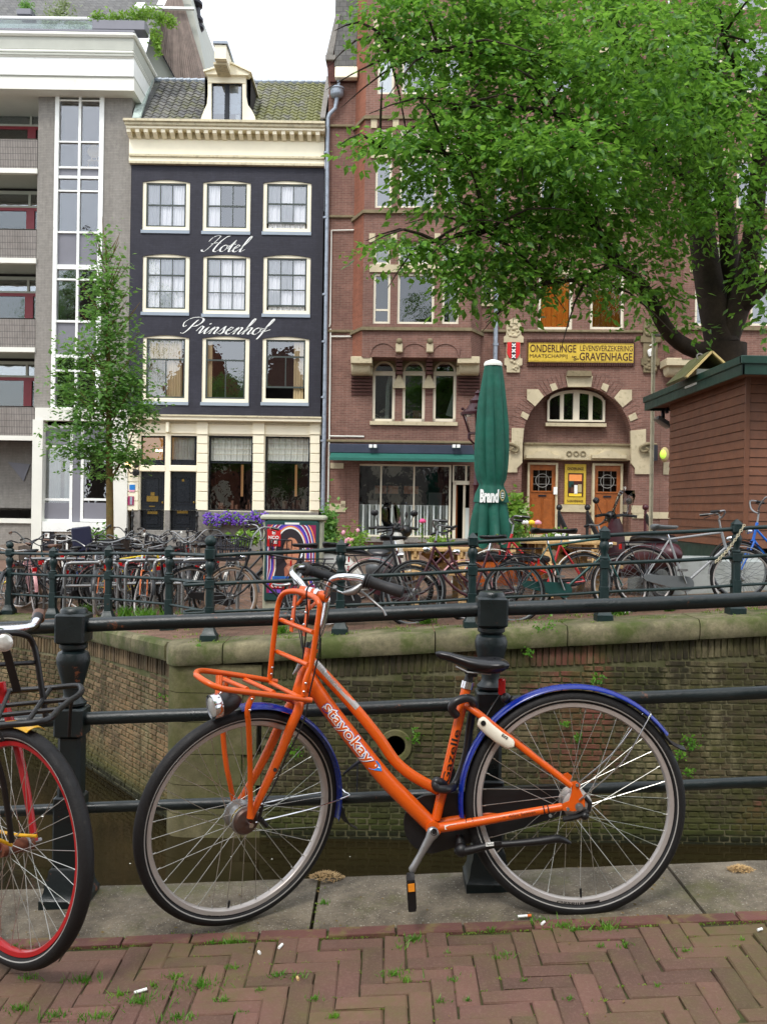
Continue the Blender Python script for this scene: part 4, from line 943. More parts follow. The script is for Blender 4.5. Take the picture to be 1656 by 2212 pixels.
MB().tube([FH+fb*.066-ff*.035+fu*.01,FH+fb*.066-ff*.055-fu*.018],.008,8).tube([FH+fb*.06-ff*.03,FH+fb*.06-ff*.045+fu*.05],.005,8).build('brake_arm',M['blackplastic'],ob)
# carrier
B_=.122; rk=MB(); r_=.0088
near=[fp(441,1453.5,B_*.2),fp(428,1455,0),fp(426,1460,B_*.35),fp(447,1474,B_*.8),fp(477,1487,B_),fp(531,1494.5,B_),fp(600,1503,B_),fp(672,1512.5,B_)]
far=[fp(597.5,1472.5,-B_),fp(541,1463,-B_),fp(495,1456,-B_),fp(455,1450.5,-B_*.85),fp(435,1449,-B_*.6),fp(425,1452,-B_*.2),fp(424.5,1457,B_*.15)]
rk.tube(far+near[2:],r_,12,sub=3)
for (a,b) in (((470,1461.5,-B_),(534,1489,B_*.97)),((528,1467.5,-B_),(591,1496,B_*.97)),((582,1473.8,-B_),(650,1508,B_*.97))):
 rk.tube([fp(*a),fp(*b)],r_*.85,10)
hoop=[fp(582,1471,-B_),fp(588,1410,-B_),fp(593,1365,-B_),fp(600,1310,-B_*.98),fp(607,1289,-B_*.85),fp(618,1279,-B_*.6),fp(640,1277,-B_*.2),fp(664,1283,B_*.35),fp(680,1291,B_*.75),fp(689,1303,B_*.97),fp(690,1318,B_),fp(682,1371,B_),fp(672,1435,B_),fp(660,1470,B_),fp(656,1503,B_)]
rk.tube(hoop,r_,12,sub=3)
rk.tube([fp(606.5,1339,-B_),fp(676,1366,B_)],r_*.85,10); rk.tube([fp(597.5,1407,-B_),fp(665.5,1436,B_)],r_*.85,10)
rack=rk.build('front_carrier',o_,ob,smooth=60)
br=MB()
def flat(p,q,w=.018,h=.004,face=None):
 br.bar(p,q,w,h,up=face or ff)
flat(fp(638,1286,-B_*.25),fp(629,1364,-B_*.25)); flat(fp(667,1295,B_*.35),fp(657,1374,B_*.35))
br.tube([fp(642,1306,-B_*.2),fp(655,1290,-B_*.1),fp(676,1284,0)],.006,8); br.tube([fp(668,1315,B_*.35),fp(684,1300,B_*.3),fp(700,1292,.02)],.006,8)
br.tube([fp(546,1503,B_),fp(538,1520,B_),fp(534,1540,B_),fp(536.5,1560,.115),fp(540,1640,.09),fp(541,1729,.072),fp(541,1766,.07)],[.009,.010,.0085,.0085,.0085,.008,.012],8,sub=2)
br.tube([fp(495,1462,-B_),fp(482,1500,-B_),fp(482,1590,-.11),fp(490,1660,-.09),fp(504,1728,-.072),fp(500,1758,-.07)],[.009,.009,.0085,.0085,.008,.010],8,sub=2)
br.tube([fp(474,1460,-B_*.2),fp(472,1500,0)],.011,8); br.tube([fp(600,1503,.0),fp(632,1512,0)],.010,8)
br.build('carrier_strut',o_,rack,smooth=50)
bo=MB()
for x,y,b in ((544,1510,B_),(540,1534,B_),(477,1497,.03),(660,1476,B_),(656,1494,B_),(588,1442,-B_),(586,1456,-B_),(660,1323,B_*.4),(656,1349,B_*.4),(632,1312,-B_*.2),(630,1338,-B_*.2)): bo.ball(fp(x,y,b+.009),.0042,8,5)
bo.build('bolt',M['chrome'],rack)
# head lamp
hl=MB(); c=fp(460,1527,.02); ax=(ff*.99-fu*.10+fb*.0).normalized(); b0=c-ax*.0
hl.sweep(c,-ax,[(.0,.0),(.036,.0),(.037,.012),(.037,.02),(.034,.045),(.024,.075),(.008,.092),(0,.093)],n=28,close=False); lamp=hl.build('headlamp',M['blackplastic'],ob,smooth=60)
MB().sweep(c,-ax,[(.030,-.004),(.0385,-.006),(.0385,.018),(.0375,.02),(.036,.0)],n=28).build('lamp_rim',M['chrome'],lamp)
MB().sweep(c,-ax,[(0,-.010),(.012,-.0095),(.024,-.007),(.034,-.002)],n=28,close=False).build('lamp_lens',M['lens'],lamp)
# stem, handlebar
MB().tube([bp(672,1403),bp(674,1396)],[.0225,.019],20).tube([bp(674,1398),bp(681,1386)],[.018,.013],20).tube([bp(664,1398,.01),bp(666,1387,.01)],[.009,.006],10).build('headset_cap',M['blackplastic'],ob)
MB().tube([bp(676,1396),bp(697,1348),bp(706,1302),bp(706,1292)],.0105,16,sub=3).tube([fp(705,1297),fp(697,1287),fp(682,1281)],[.014,.017,.018],14).build('stem',M['chrome'],ob)
MB().tube([fp(650,1276,-.04),fp(706,1290,.045)],.0175,16).build('bar_clamp',o_,ob)
MB().tube([fp(664,1278.5,-.02),fp(676,1281.5,0)],.0186,16).tube([fp(684,1283.5,.01),fp(692,1286,.03)],.0186,16).build('clamp_bands',M['chrome'],ob)
hb=MB(); nb_=[fp(700,1289,.035),fp(707,1280,.05),fp(710,1268,.06),fp(715,1257,.08),fp(724,1249,.11),fp(738,1246,.14),fp(758,1247,.17),fp(780,1249.5,.20),fp(800,1258,.23)]
fb_=[fp(664,1281,-.03),fp(657,1271,-.045),fp(649,1259,-.06),fp(640,1249,-.08),fp(633,1240,-.11),fp(632,1232,-.15),fp(637,1227,-.18),fp(650,1224.5,-.205),fp(668,1229,-.23)]
hb.tube(nb_,.0112,16,sub=4); hb.tube(fb_,.0112,16,sub=4); bar=hb.build('handlebar',M['chrome'],ob,smooth=70)
def grip(p,q,f0,f1):
 mb=MB(); pts=[];rs=[]
 prof=[(.0,.0165),(.03,.024),(.05,.024),(.06,.019),(.09,.0215),(.11,.0225),(.13,.0185),(.16,.0205),(.20,.0175),(.55,.0165),(.62,.0180),(.9,.0188),(.98,.018),(1.0,.010)]
 for f,r in prof: pts.append(p+(q-p)*f); rs.append(r)
 return mb.tube(pts,rs,18).build('grip',M['rubbergrip'],ob,smooth=30)
grip(fp(786,1253,.21),fp(871,1280,.30),0,0); grip(fp(655,1228,-.21),fp(722,1250,-.30),0,0)
# brake levers
def lever(pts,hs,nm='brake_lever'):
 mb=MB(); mb.tube(pts,[.011,.0085,.007,.0062,.006,.0065,.004][:len(pts)],10,sub=3,sq=.6); mb.tube(hs,[.006,.013,.008][:len(hs)],10,sub=2); return mb.build(nm,M['steel'],ob,smooth=60)
lever([fp(776,1277,.2),fp(790,1286,.21),fp(806,1299,.23),fp(818,1309,.25),fp(827,1317,.265),fp(833,1330,.275)],[fp(742,1281,.17),fp(764,1277,.19),fp(782,1262,.2)])
lever([fp(626,1262,-.2),fp(612,1264,-.21),fp(600,1264,-.23),fp(590,1262,-.25)],[fp(640,1264,-.17),fp(640,1252,-.19),fp(648,1240,-.2)])
cb=MB()
cb.tube([fp(736,1281,.17),fp(715,1270,.15),fp(690,1258,.12),fp(672,1262,.11),fp(662,1280,.10),fp(664,1330,.08),fp(657,1400,.05),fp(650,1440,.05)],.0026,8,sub=5)
cb.tube([fp(790,1256,.21),fp(748,1270,.15),fp(700,1250,.13)],.0024,8,sub=5)
cb.tube([bp(690,1340,.04),bp(690,1400,.05),bp(682,1440,.05),bp(668,1500,.05),bp(655,1560,.06),bp(616,1640,.07)],.0026,8,sub=5).tube([bp(616,1640,.07),fp(590,1700,.06),fp(568,1735,.06)],.0026,8,sub=3)
cb.tube([fp(636,1262,-.18),fp(625,1280,-.16),fp(634,1320,-.1),fp(650,1360,-.05),fp(655,1410,-.03)],.0026,8,sub=5)
cb.tube([fp(590,1262,-.2),fp(606,1296,-.17),fp(640,1345,-.1),fp(652,1400,-.05)],.002,8,sub=5)
cb.build('brake_cable',M['blackplastic'],ob)
MB().tube([fp(741,1281,.17),fp(728,1276,.165)],.0036,8).build('cable_barrel',M['chrome'],ob)
MB().tube([bp(648,1436,.05),bp(641,1447,.05),bp(633,1457,.05)],[.009,.006,.003],8).tube([bp(655,1430,.04),bp(640,1450,.045)],.006,8).build('cable_clip',M['steel'],ob)
# rim lettering and valves
def rimtext(C,A,ref,wpar,ang):
 u=(ref-A*ref.dot(A)).normalized(); v=A.cross(u)
 def f(x,y):
  a=ang+(x-.07)/.309;
  return C+(u*cos(a)+v*sin(a))*(.3165-y)+A*(.01395)
 letters('lettering','Gazelle',lambda x,y:f(x,.0105-y),M['blackplastic'],wpar,w=.083,h=.0092,bold=.012)
 mb=MB(); P=[];F=[]
 for i in range(9): P+=[f(.087+i*.006,.001),f(.087+i*.006,.010)]
 for i in range(8): F.append((2*i,2*i+2,2*i+3,2*i+1))
 mb.add(P,F).build('rim_label',M['blackplastic'],wpar)
 q=ang+.01/.3; e=u*cos(q)+v*sin(q); MB().tube([C+e*.301,C+e*.284],.0026,8).tube([C+e*.284,C+e*.268],.0038,8).build('valve',M['blackplastic'],wpar)
rimtext(RH,bn,bt,rw,ang_of(RH,bn,bt,bp(1248,1950))); rimtext(FH,fb,fu,fw,ang_of(FH,fb,fu,fp(485,1975)))
# ---------------- the red-rimmed bicycle at the picture's edge
rb=thing('cargo_carrier_bicycle','red bicycle with black front carrier and yellow mudguard, cut off by the picture edge','bicycle',(-1.2,2.7,gnear(-1.2)))
YW=R(35); RB=V((-2.22,2.74,gnear(-2.22)+.335)); ra=V((-sin(YW)*cos(R(3)),-cos(YW)*cos(R(3)),sin(R(3)))).normalized(); RC=at(36,1828,2.62)
rfw=V((cos(YW),-sin(YW),0)); ru=ra.cross(rfw); ru=-ru if ru.z<0 else ru
def rp(x,y,b=0.0): return plane(x,y,RC+ra*b,ra)
rwh=wheel(rb,RC,ra,R_=.336,rimR=.300,rim='redpaint',ref=ru,hubr=.022,nsp=36,line=True)
MB().tube([RC-ra*.05,RC+ra*.05],.020,12).build('hub_shell',M['rust'],rb); MB().tube([RC-ra*.08,RC+ra*.08],.007,8).build('axle',M['steel'],rb)
def gd(par,C,A,ref,R_,p,q,w,m_):
 a0=ang_of(C,A,ref,p);a1=ang_of(C,A,ref,q)
 if abs(a1-a0)>PI: a1+=2*PI*(1 if a1<a0 else -1)
 lo,hi=sorted((a0,a1)); return guard(C,A,ref,R_,lo,hi,w,m_,par)
u_=lambda deg:RC+(rfw*cos(R(deg))+ru*sin(R(deg)))*.35
gd(rb,RC,ra,ru,.356,u_(80),u_(165),.06,M['yellowpaint'])
fk=MB()
fk.tube([RC+ra*.06,RC+ra*.058-rfw*.10+ru*.2,RC+ra*.05-rfw*.2+ru*.40],[.010,.012,.014],10,sub=3).tube([RC-ra*.06,RC-ra*.058-rfw*.08+ru*.2,RC-ra*.05-rfw*.18+ru*.38,RC-ra*.03-rfw*.2+ru*.42],[.010,.012,.014,.014],10,sub=3)
fk.tube([RC-rfw*.2+ru*.40,RC-rfw*.3+ru*.60],.019,14).tube([RC-ra*.05-rfw*.2+ru*.41,RC+ra*.05-rfw*.2+ru*.41],.014,12)
fk.tube([RC-rfw*.3+ru*.55,RC-rfw*.3+V((-.45,.03,-.05)),RB+V((.42,0,-.06))],.019,12,sub=2).tube([RB+V((.42,0,-.06)),RB+V((.22,0,.50))],.015,12).tube([RB+V((.42,.03,-.06)),RB+V((0,.06,0))],.011,8).tube([RB+V((.42,-.03,-.06)),RB+V((0,-.06,0))],.011,8).tube([RB+V((.24,.015,.44)),RB+V((0,.06,0))],.009,8).tube([RB+V((.24,-.015,.44)),RB+V((0,-.06,0))],.009,8).build('frame',M['redpaint'],rb,smooth=60)
wheel(rb,RB,V((0,-1,0)),R_=.336,rimR=.300,rim='redpaint',hubr=.03,fine=False,line=False)
sa=MB(); loft(sa,[[RB+V((.2+x,w*cos(q),.62+h*sin(q))) for q in [2*PI*i/12 for i in range(12)]] for x,w,h in ((.16,.012,.01),(.1,.025,.02),(0,.05,.025),(-.08,.09,.03),(-.13,.06,.02))]); sa.build('saddle',M['saddle'],rb,smooth=70)
MB().tube([RB+V((.22,0,.48)),RB+V((.2,0,.61))],.012,10).build('seat_post',M['chrome'],rb)
MB().tube([RC-rfw*.155+ru*.45-ra*.02,RC-rfw*.14+ru*.36-ra*.03],.012,8).build('brake_boss',M['redpaint'],rb)
tr=MB(); q_=lambda L:[at(*p) for p in L]
tr.tube(q_([(-60,1512,2.75),(0,1502,2.75),(23,1493,2.75),(100,1487,2.75),(164,1481,2.75),(175,1485,2.73),(177,1493,2.68),(168,1503,2.62),(151,1514,2.55),(126,1534,2.45),(98,1557,2.33),(0,1567,2.33),(-60,1573,2.33)]),.0085,12,sub=3)
for L in ([(-60,1531,2.58),(150,1511,2.58)],[(-60,1552,2.46),(127,1532,2.46)],[(20,1494,2.75),(-10,1570,2.33)],[(110,1487,2.75),(60,1560,2.33)]): tr.tube(q_(L),.0068,10)
tr.tube(q_([(100,1552,2.6),(90,1483,2.6),(80,1420,2.6),(73,1393,2.6),(63,1377,2.58),(48,1370,2.55),(20,1367,2.5),(-60,1369,2.4)]),.0085,12,sub=3).tube(q_([(-40,1438,2.42),(76,1431,2.6)]),.0065,10)
tr.bar(at(14,1405,2.45),at(38,1494,2.5),.022,.004,up=(0,1,0)).tube(q_([(-20,1600,2.45),(8,1690,2.5),(26,1818,2.54)]),.0085,8,sub=2).tube(q_([(158,1505,2.64),(153,1530,2.66),(150,1590,2.7)]),.005,8).tube(q_([(-10,1500,2.75),(-20,1400,2.6)]),.008,8)
tr.build('front_carrier',M['blackplastic'],rb,smooth=60)
c=at(9,1388,2.42); ax=V((.35,-1,.0)).normalized()
h_=MB(); h_.sweep(c,-ax,[(0,.0),(.0245,.0),(.025,.008),(.021,.026),(.008,.04),(0,.041)],n=26,close=False); la=h_.build('headlamp',M['chrome'],rb,smooth=60)
MB().sweep(c,-ax,[(0,-.008),(.01,-.0075),(.018,-.005),(.0225,-.001)],n=24,close=False).build('lamp_lens',M['lens'],la)
MB().tube([at(-60,1362,2.5),at(20,1360,2.55),at(66,1354,2.62),at(80,1341,2.66)],.0118,16,sub=3).build('handlebar',M['chrome'],rb,smooth=70)
MB().tube([at(74,1352,2.66),at(84,1330,2.70)],[.0155,.0145],14).build('grip_collar',M['blackplastic'],rb)
MB().tube([at(82,1338,2.70),at(86,1322,2.72)],[.0195,.0175],16).build('grip',M['b_brown'],rb)
MB().tube([at(-20,1790,2.7),at(25,1802,2.62),at(80,1806,2.6)],.005,8,sub=3).tube([at(-20,1806,2.5),at(26,1826,2.55)],.005,8).build('yellow_stay',M['yellowpaint'],rb)
MB().tube([at(-30,1500,2.6),at(-10,1560,2.6),at(8,1600,2.6)],.004,8,sub=3).build('brake_cable',M['blackplastic'],rb)
# ---------------- facades: local u (along), d (depth behind the front), z
class Fac:
 def __init__(s,O,th):
  s.O=V(O); s.eu=V((cos(th),-sin(th),0)); s.ed=V((sin(th),cos(th),0)); s.ez=V((0,0,1))
  s.T=Matrix(((s.eu.x,s.ed.x,0,O[0]),(s.eu.y,s.ed.y,0,O[1]),(0,0,1,O[2]),(0,0,0,1)))
 def pt(s,x,y,d=0):
  p=plane(x,y,s.O+s.ed*d,s.ed)-s.O; return p.dot(s.eu),p.z
 def rect(s,x0,y0,x1,y1,d=0):
  xm,ym=(x0+x1)/2,(y0+y1)/2; return s.pt(x0,ym,d)[0],s.pt(x1,ym,d)[0],s.pt(xm,y1,d)[1],s.pt(xm,y0,d)[1]
 def mb(s): return MB(s.T)
 def box(s,par,name,m_,x0,y0,x1,y1,d0,d1,bev=0,**k):
  u0,u1,z0,z1=s.rect(x0,y0,x1,y1,d0); b=s.mb()
  b.bbox(u0,u1,d0,d1,z0,z1,bev) if bev else b.box(u0,u1,d0,d1,z0,z1)
  return b.build(name,m_,par,smooth=30,**k)
 def wall(s,par,name,m_,R0,holes,th=.35,d=0,**k):
  """wall slab (u0,u1,z0,z1) with rectangular openings that have real reveals"""
  u0,u1,z0,z1=R0; us=sorted({u0,u1}|{min(max(h[i],u0),u1) for h in holes for i in(0,1)}); zs=sorted({z0,z1}|{min(max(h[i],z0),z1) for h in holes for i in(2,3)})
  b=s.mb(); inh=lambda u,z:any(h[0]<u<h[1] and h[2]<z<h[3] for h in holes)
  for a,c in zip(us,us[1:]):
   for e,f in zip(zs,zs[1:]):
    if c-a<1e-5 or f-e<1e-5: continue
    if not inh((a+c)/2,(e+f)/2): b.quad((a,d,e),(c,d,e),(c,d,f),(a,d,f))
  for h in holes:
   a,c,e,f=max(h[0],u0),min(h[1],u1),max(h[2],z0),min(h[3],z1)
   b.quad((a,d,e),(a,d,f),(a,d+th,f),(a,d+th,e)); b.quad((c,d,e),(c,d+th,e),(c,d+th,f),(c,d,f))
   b.quad((a,d,f),(c,d,f),(c,d+th,f),(a,d+th,f)); b.quad((a,d,e),(a,d+th,e),(c,d+th,e),(c,d,e))
  for q in (((u0,d,z0),(u0,d+th,z0),(u0,d+th,z1),(u0,d,z1)),((u1,d,z0),(u1,d,z1),(u1,d+th,z1),(u1,d+th,z0)),((u0,d,z1),(u0,d+th,z1),(u1,d+th,z1),(u1,d,z1))): b.quad(*q)
  return b.build(name,m_,par,smooth=0,**k)
 def body(s,par,m_,u0,u1,z0,z1,dep=9,d0=.35,name='side_wall'):
  b=s.mb(); b.quad((u0,d0,z0),(u0,dep,z0),(u0,dep,z1),(u0,d0,z1)); b.quad((u1,d0,z0),(u1,d0,z1),(u1,dep,z1),(u1,dep,z0)); b.quad((u0,dep,z0),(u1,dep,z0),(u1,dep,z1),(u0,dep,z1))
  return b.build(name,m_,par,smooth=0)
def window(F,par,x0,y0,x1,y1,d=.1,frame='winframe',fw=.06,sash=None,sw=.05,cols=1,rows=1,mw=.03,ys=None,xs=None,glass_='glass',room='darkroom',cur=None,curx=(0,1),cury=(0,1),sill=None,rd=1.1,curd=.12,thick=.09,raised=0,label=None,topd=None):
 """a window set in an opening: casing, sash with glazing bars, panes, curtain, the room behind"""
 u0,u1,z0,z1=F.rect(x0,y0,x1,y1,d) if y1 is not None else (x0[0],x0[1],x0[2],x0[3])
 b=F.mb(); b.box(u0,u0+fw,d,d+thick,z0,z1).box(u1-fw,u1,d,d+thick,z0,z1).box(u0+fw,u1-fw,d,d+thick,z1-fw,z1).box(u0+fw,u1-fw,d,d+thick,z0,z0+fw)
 w=b.build('window',M[frame],par,smooth=0,label=label)
 a,c,e,f=u0+fw,u1-fw,z0+fw,z1-fw; ds=d+.035
 if sash:
  e2=e+raised
  b=F.mb(); b.box(a,a+sw,ds,ds+.05,e2,f).box(c-sw,c,ds,ds+.05,e2,f).box(a+sw,c-sw,ds,ds+.05,f-sw,f).box(a+sw,c-sw,ds,ds+.05,e2,e2+sw)
  zz=[e2+sw+(f-e2-2*sw)*q for q in ([i/rows for i in range(1,rows)] if ys is None else ys)]; uu=[a+sw+(c-a-2*sw)*q for q in ([i/cols for i in range(1,cols)] if xs is None else xs)]
  for i,q in enumerate(zz):
   m2=mw*1.7 if (rows==2 or len(zz)==1 or (rows==3 and i==1)) else mw
   b.box(a+sw,c-sw,ds+.004,ds+.046,q-m2/2,q+m2/2)
  for q in uu:
   tz=f-sw if topd is None else zz[topd]
   b.box(q-mw/2,q+mw/2,ds+.008,ds+.042,e2+sw,tz)
  b.build('sash',M[sash],w,smooth=0); ga,gc,ge,gf=a+sw,c-sw,e2+sw,f-sw
  gz=[ge]+zz+[gf]; gu=[ga]+uu+[gc]
 else: ga,gc,ge,gf=a,c,e,f; gz=[ge]+[ge+(gf-ge)*q for q in (ys or [])]+[gf]; gu=[ga]+[ga+(gc-ga)*q for q in (xs or [])]+[gc]
 if not sash and (ys or xs):
  b=F.mb()
  for q in gz[1:-1]: b.box(ga,gc,ds,ds+.05,q-mw/2,q+mw/2)
  for q in gu[1:-1]: b.box(q-mw/2,q+mw/2,ds+.003,ds+.047,ge,gf)
  b.build('glazing_bar',M[frame],w,smooth=0)
 for i in range(len(gu)-1):
  if topd is not None and i>0: pass
  for j in range(len(gz)-1):
   if topd is not None and j>topd:
    if i==0: F.mb().quad((ga,ds+.025,gz[j]),(gc,ds+.025,gz[j]),(gc,ds+.025,gz[j+1]),(ga,ds+.025,gz[j+1])).build('pane',M[glass_],w,smooth=0)
    continue
   F.mb().quad((gu[i],ds+.025+random.uniform(-.002,.002),gz[j]),(gu[i+1],ds+.025,gz[j]),(gu[i+1],ds+.025+random.uniform(-.002,.002),gz[j+1]),(gu[i],ds+.025,gz[j+1])).build('pane',M[glass_],w,smooth=0)
 b=F.mb(); k=.25; y_=d+thick+.02
 b.add([(u0-k,y_,z0-k),(u1+k,y_,z0-k),(u1+k,y_,z1+k),(u0-k,y_,z1+k),(u0-k,y_+rd,z0-k),(u1+k,y_+rd,z0-k),(u1+k,y_+rd,z1+k),(u0-k,y_+rd,z1+k)],[(4,5,6,7),(0,1,5,4),(2,3,7,6),(0,4,7,3),(1,2,6,5)]); b.build('room_interior',M[room],w,smooth=0)
 if cur:
  for q in ([curx] if not isinstance(curx[0],tuple) else curx):
   b=F.mb(); n=max(8,int(46*(q[1]-q[0])*(u1-u0))); P=[];Fc=[]; ph=random.random()*6
   for i in range(n+1):
    u=ga+(gc-ga)*(q[0]+(q[1]-q[0])*i/n); dd=d+thick+curd+.022*sin(i*1.25+ph)+.014*sin(i*.57+ph*2)
    P+=[(u,dd,e+(f-e)*cury[0]),(u,dd,e+(f-e)*cury[1])]
   for i in range(n): Fc.append((2*i,2*i+2,2*i+3,2*i+1))
   b.add(P,Fc).build('curtain',M[cur],w,smooth=80)
 if sill:
  b=F.mb(); b.box(u0-.02,u1+.02,-.04,d+.02,z0-sill[1],z0-.002); b.build('sill',M[sill[0]],w,smooth=0)
 return w
# ======================================================= the dark hotel with white windows
H=Fac((0,30,0),0)
def hx(x0,y0,x1,y1): return H.rect(x0,y0,x1,y1,0)
uL,_,zE,_=H.rect(278,360,700,400); uR=H.pt(696,620)[0]
uL=H.pt(280.5,620)[0]
hot=thing('hotel_building','dark blue brick hotel with cream windows, cornice and tiled roof','building',(uL,30,-.3))
GZ=-.32
wins=[]
for r,(rows_) in enumerate([[(307.8,387.3,410.2,498),(438,388.7,541,500.5),(568,389.3,672,501.7)],[(307.8,547.6,409.3,675),(438,549,539.6,679),(568,549.5,670,679)],[(307.8,723,407.8,867.8),(436,725,538,869.6),(566,726,667,869.6)]]):
 for c_ in rows_: wins.append(c_)
zTop=H.pt(490,354)[1]; zG=H.pt(490,899)[1]
holes=[H.rect(*w) for w in wins]
H.wall(hot,'wall',M['hotelwall'],(uL,uR,zG,zTop),holes,.32)
H.body(hot,M['hotelwall'],uL,uR,GZ,H.pt(490,262)[1],9)
# shallow brick arches cut over each opening: a segment of wall proud of the frame
for h in holes:
 b=H.mb(); n=8; top=h[3]+.012; pts=[(h[0]-.005,top),(h[0]-.005,h[3]-.10)]+[(h[0]-.005+(h[1]-h[0]+.01)*i/n,h[3]-.10+.085*sin(PI*i/n)) for i in range(1,n)]+[(h[1]+.005,h[3]-.10),(h[1]+.005,top)]
 b.prism(pts,-.004,.075); b.build('brick_arch',M['hotelwall'],hot,smooth=0)
cu_=[((0,1),),((0,.34),),((0,1),),((0,1),),((0,1),),((0,1),),((0,.94),),((0,.12),),((.72,1),)]
for i,w in enumerate(wins):
 r=i//3
 kw=dict(d=.04,frame='cream',fw=.125,sash='sash',sw=.055,sill=('sillblue',.11),rd=1.6)
 if r==0: window(H,hot,*w,rows=2,cols=3,cur='sheer',curd=.03,curx=tuple(cu_[i]),glass_='glass_h',raised=(.17 if i==2 else 0),**kw)
 elif r==1: window(H,hot,*w,rows=3,cols=3,mw=.028,cur='sheer',curd=.03,curx=tuple(cu_[i]),glass_='glass_h',raised=(.14 if i==5 else 0),**kw)
 else: window(H,hot,*w,ys=[.66],xs=[.5],topd=0,cur='curtain',curd=.03,curx=tuple(cu_[i]),glass_='glass_h',raised=(.36 if i==8 else 0),**kw)
# script lettering painted on the wall
def pen(mb,pts,F,u,z,k,slant,d,wmin=.034,wmax=.11):
 P=[V((p[0],p[1],0)) for p in pts]; sp,_=spline(P,None,9); L=[];Rr=[]
 for i,p in enumerate(sp):
  q=sp[min(i+1,len(sp)-1)]; o=sp[max(i-1,0)]; t=(q-o); t=t.normalized() if t.length>1e-9 else V((1,0,0))
  dn=abs(t.y)*(1.0 if t.y<0 else .30); w=wmin+(wmax-wmin)*dn; nrm=V((.93,.36,0)) if abs(t.cross(V((.93,.36,0))).z)>.4 else V((-t.y,t.x,0))
  X=lambda a:(u+(a.x+slant*a.y)*k,z+a.y*k)
  L.append(X(p+nrm*w)); Rr.append(X(p-nrm*w))
 n=len(L); mb.add([(a[0],d,a[1]) for a in L]+[(a[0],d,a[1]) for a in Rr],[(i,i+1,n+i+1,n+i) for i in range(n-1)])
GL={'o':([[(.7,.85),(.45,1.0),(.1,.75),(.05,.3),(.3,0),(.62,.2),(.74,.65),(.6,.97),(.72,.82),(1.0,.9)]],.92),
't':([[(0,.4),(.36,1.75),(.26,.5),(.3,.1),(.45,0),(.75,.4)],[(.05,1.12),(.68,1.16)]],.68),
'e':([[(0,.4),(.45,.7),(.55,.95),(.33,1.02),(.08,.6),(.15,.1),(.42,0),(.85,.42)]],.8),
'l':([[(0,.35),(.45,1.4),(.58,2.2),(.42,2.35),(.28,1.8),(.16,.4),(.3,0),(.65,.4)]],.62),
'r':([[(0,.4),(.22,1.1),(.3,1.15),(.52,.98),(.46,.4),(.52,.03),(.8,.4)]],.76),
'i':([[(0,.4),(.3,1.02),(.22,.35),(.34,0),(.68,.4)],[(.28,1.55),(.3,1.42)]],.64),
'n':([[(0,.4),(.24,1.0),(.3,.9),(.2,0)],[(.22,.15),(.42,.8),(.66,1.02),(.76,.8),(.66,.25),(.78,0),(1.1,.4)]],1.06),
's':([[(0,.3),(.36,1.15),(.42,.8),(.5,.35),(.3,0),(.05,.1)],[(.4,.02),(.8,.42)]],.76),
'h':([[(0,.35),(.42,1.45),(.56,2.2),(.42,2.35),(.3,1.8),(.16,0)],[(.18,.15),(.4,.8),(.66,1.02),(.76,.8),(.66,.25),(.78,0),(1.1,.4)]],1.06),
'f':([[(0,.35),(.48,1.5),(.62,2.2),(.5,2.35),(.36,1.8),(.14,-.1),(.02,-.65),(-.12,-.7)],[(-.05,.42),(.35,.5),(.85,.75)]],.8),
'P':([[(.95,2.05),(.75,1.5),(.5,.5),(.2,.02),(-.1,.12)],[(-.28,1.15),(-.35,1.7),(.15,2.3),(.95,2.45),(1.5,2.15),(1.5,1.6),(1.1,1.15),(.72,1.1)],[(-.28,1.15),(-.05,1.0),(.05,1.25)]],1.5),
'H':([[(-.35,.25),(-.15,.0),(.15,.1),(.5,.9),(.85,1.9),(.95,2.3)],[(-.1,1.5),(.1,2.1),(.6,2.4),(.98,2.28)],[(2.1,2.35),(1.75,2.2),(1.35,1.5),(1.12,.5),(1.2,.05),(1.5,.0),(1.85,.4)],[(.35,1.1),(.9,1.3),(1.5,1.25)]],1.85)}
def script(word,x0,y0,x1,yb_,xh):
 u0,zb=H.pt(x0,yb_); u1=H.pt(x1,yb_)[0]; zx=H.pt(x0,yb_-xh)[1]-zb; sl=.62
 tot=sum(GL[c][1] for c in word)+.4; k=(u1-u0-sl*2.2*zx)/(tot-.1); mb=H.mb(); u=u0+.5*k+.0
 for c in word:
  for st in GL[c][0]:
   m2=H.mb(); pen(m2,st,H,0,0,1,0,0);
   mb.v+= [tuple(H.T@V((u+k*(p[0]-H.O.x)+sl*zx*(p[2]),-.006,zb+zx*p[2]))) for p in m2.v]; b_=len(mb.v)-len(m2.v); mb.f+=[tuple(b_+i for i in f) for f in m2.f]
  u+=GL[c][1]*k
 return mb
script('Hotel',431,510,541,543,14.5).build('painted_lettering',M['chalk'],hot,smooth=0)
script('Prinsenhof',381,685,592,720,14.5).build('painted_lettering',M['chalk'],hot,smooth=0)
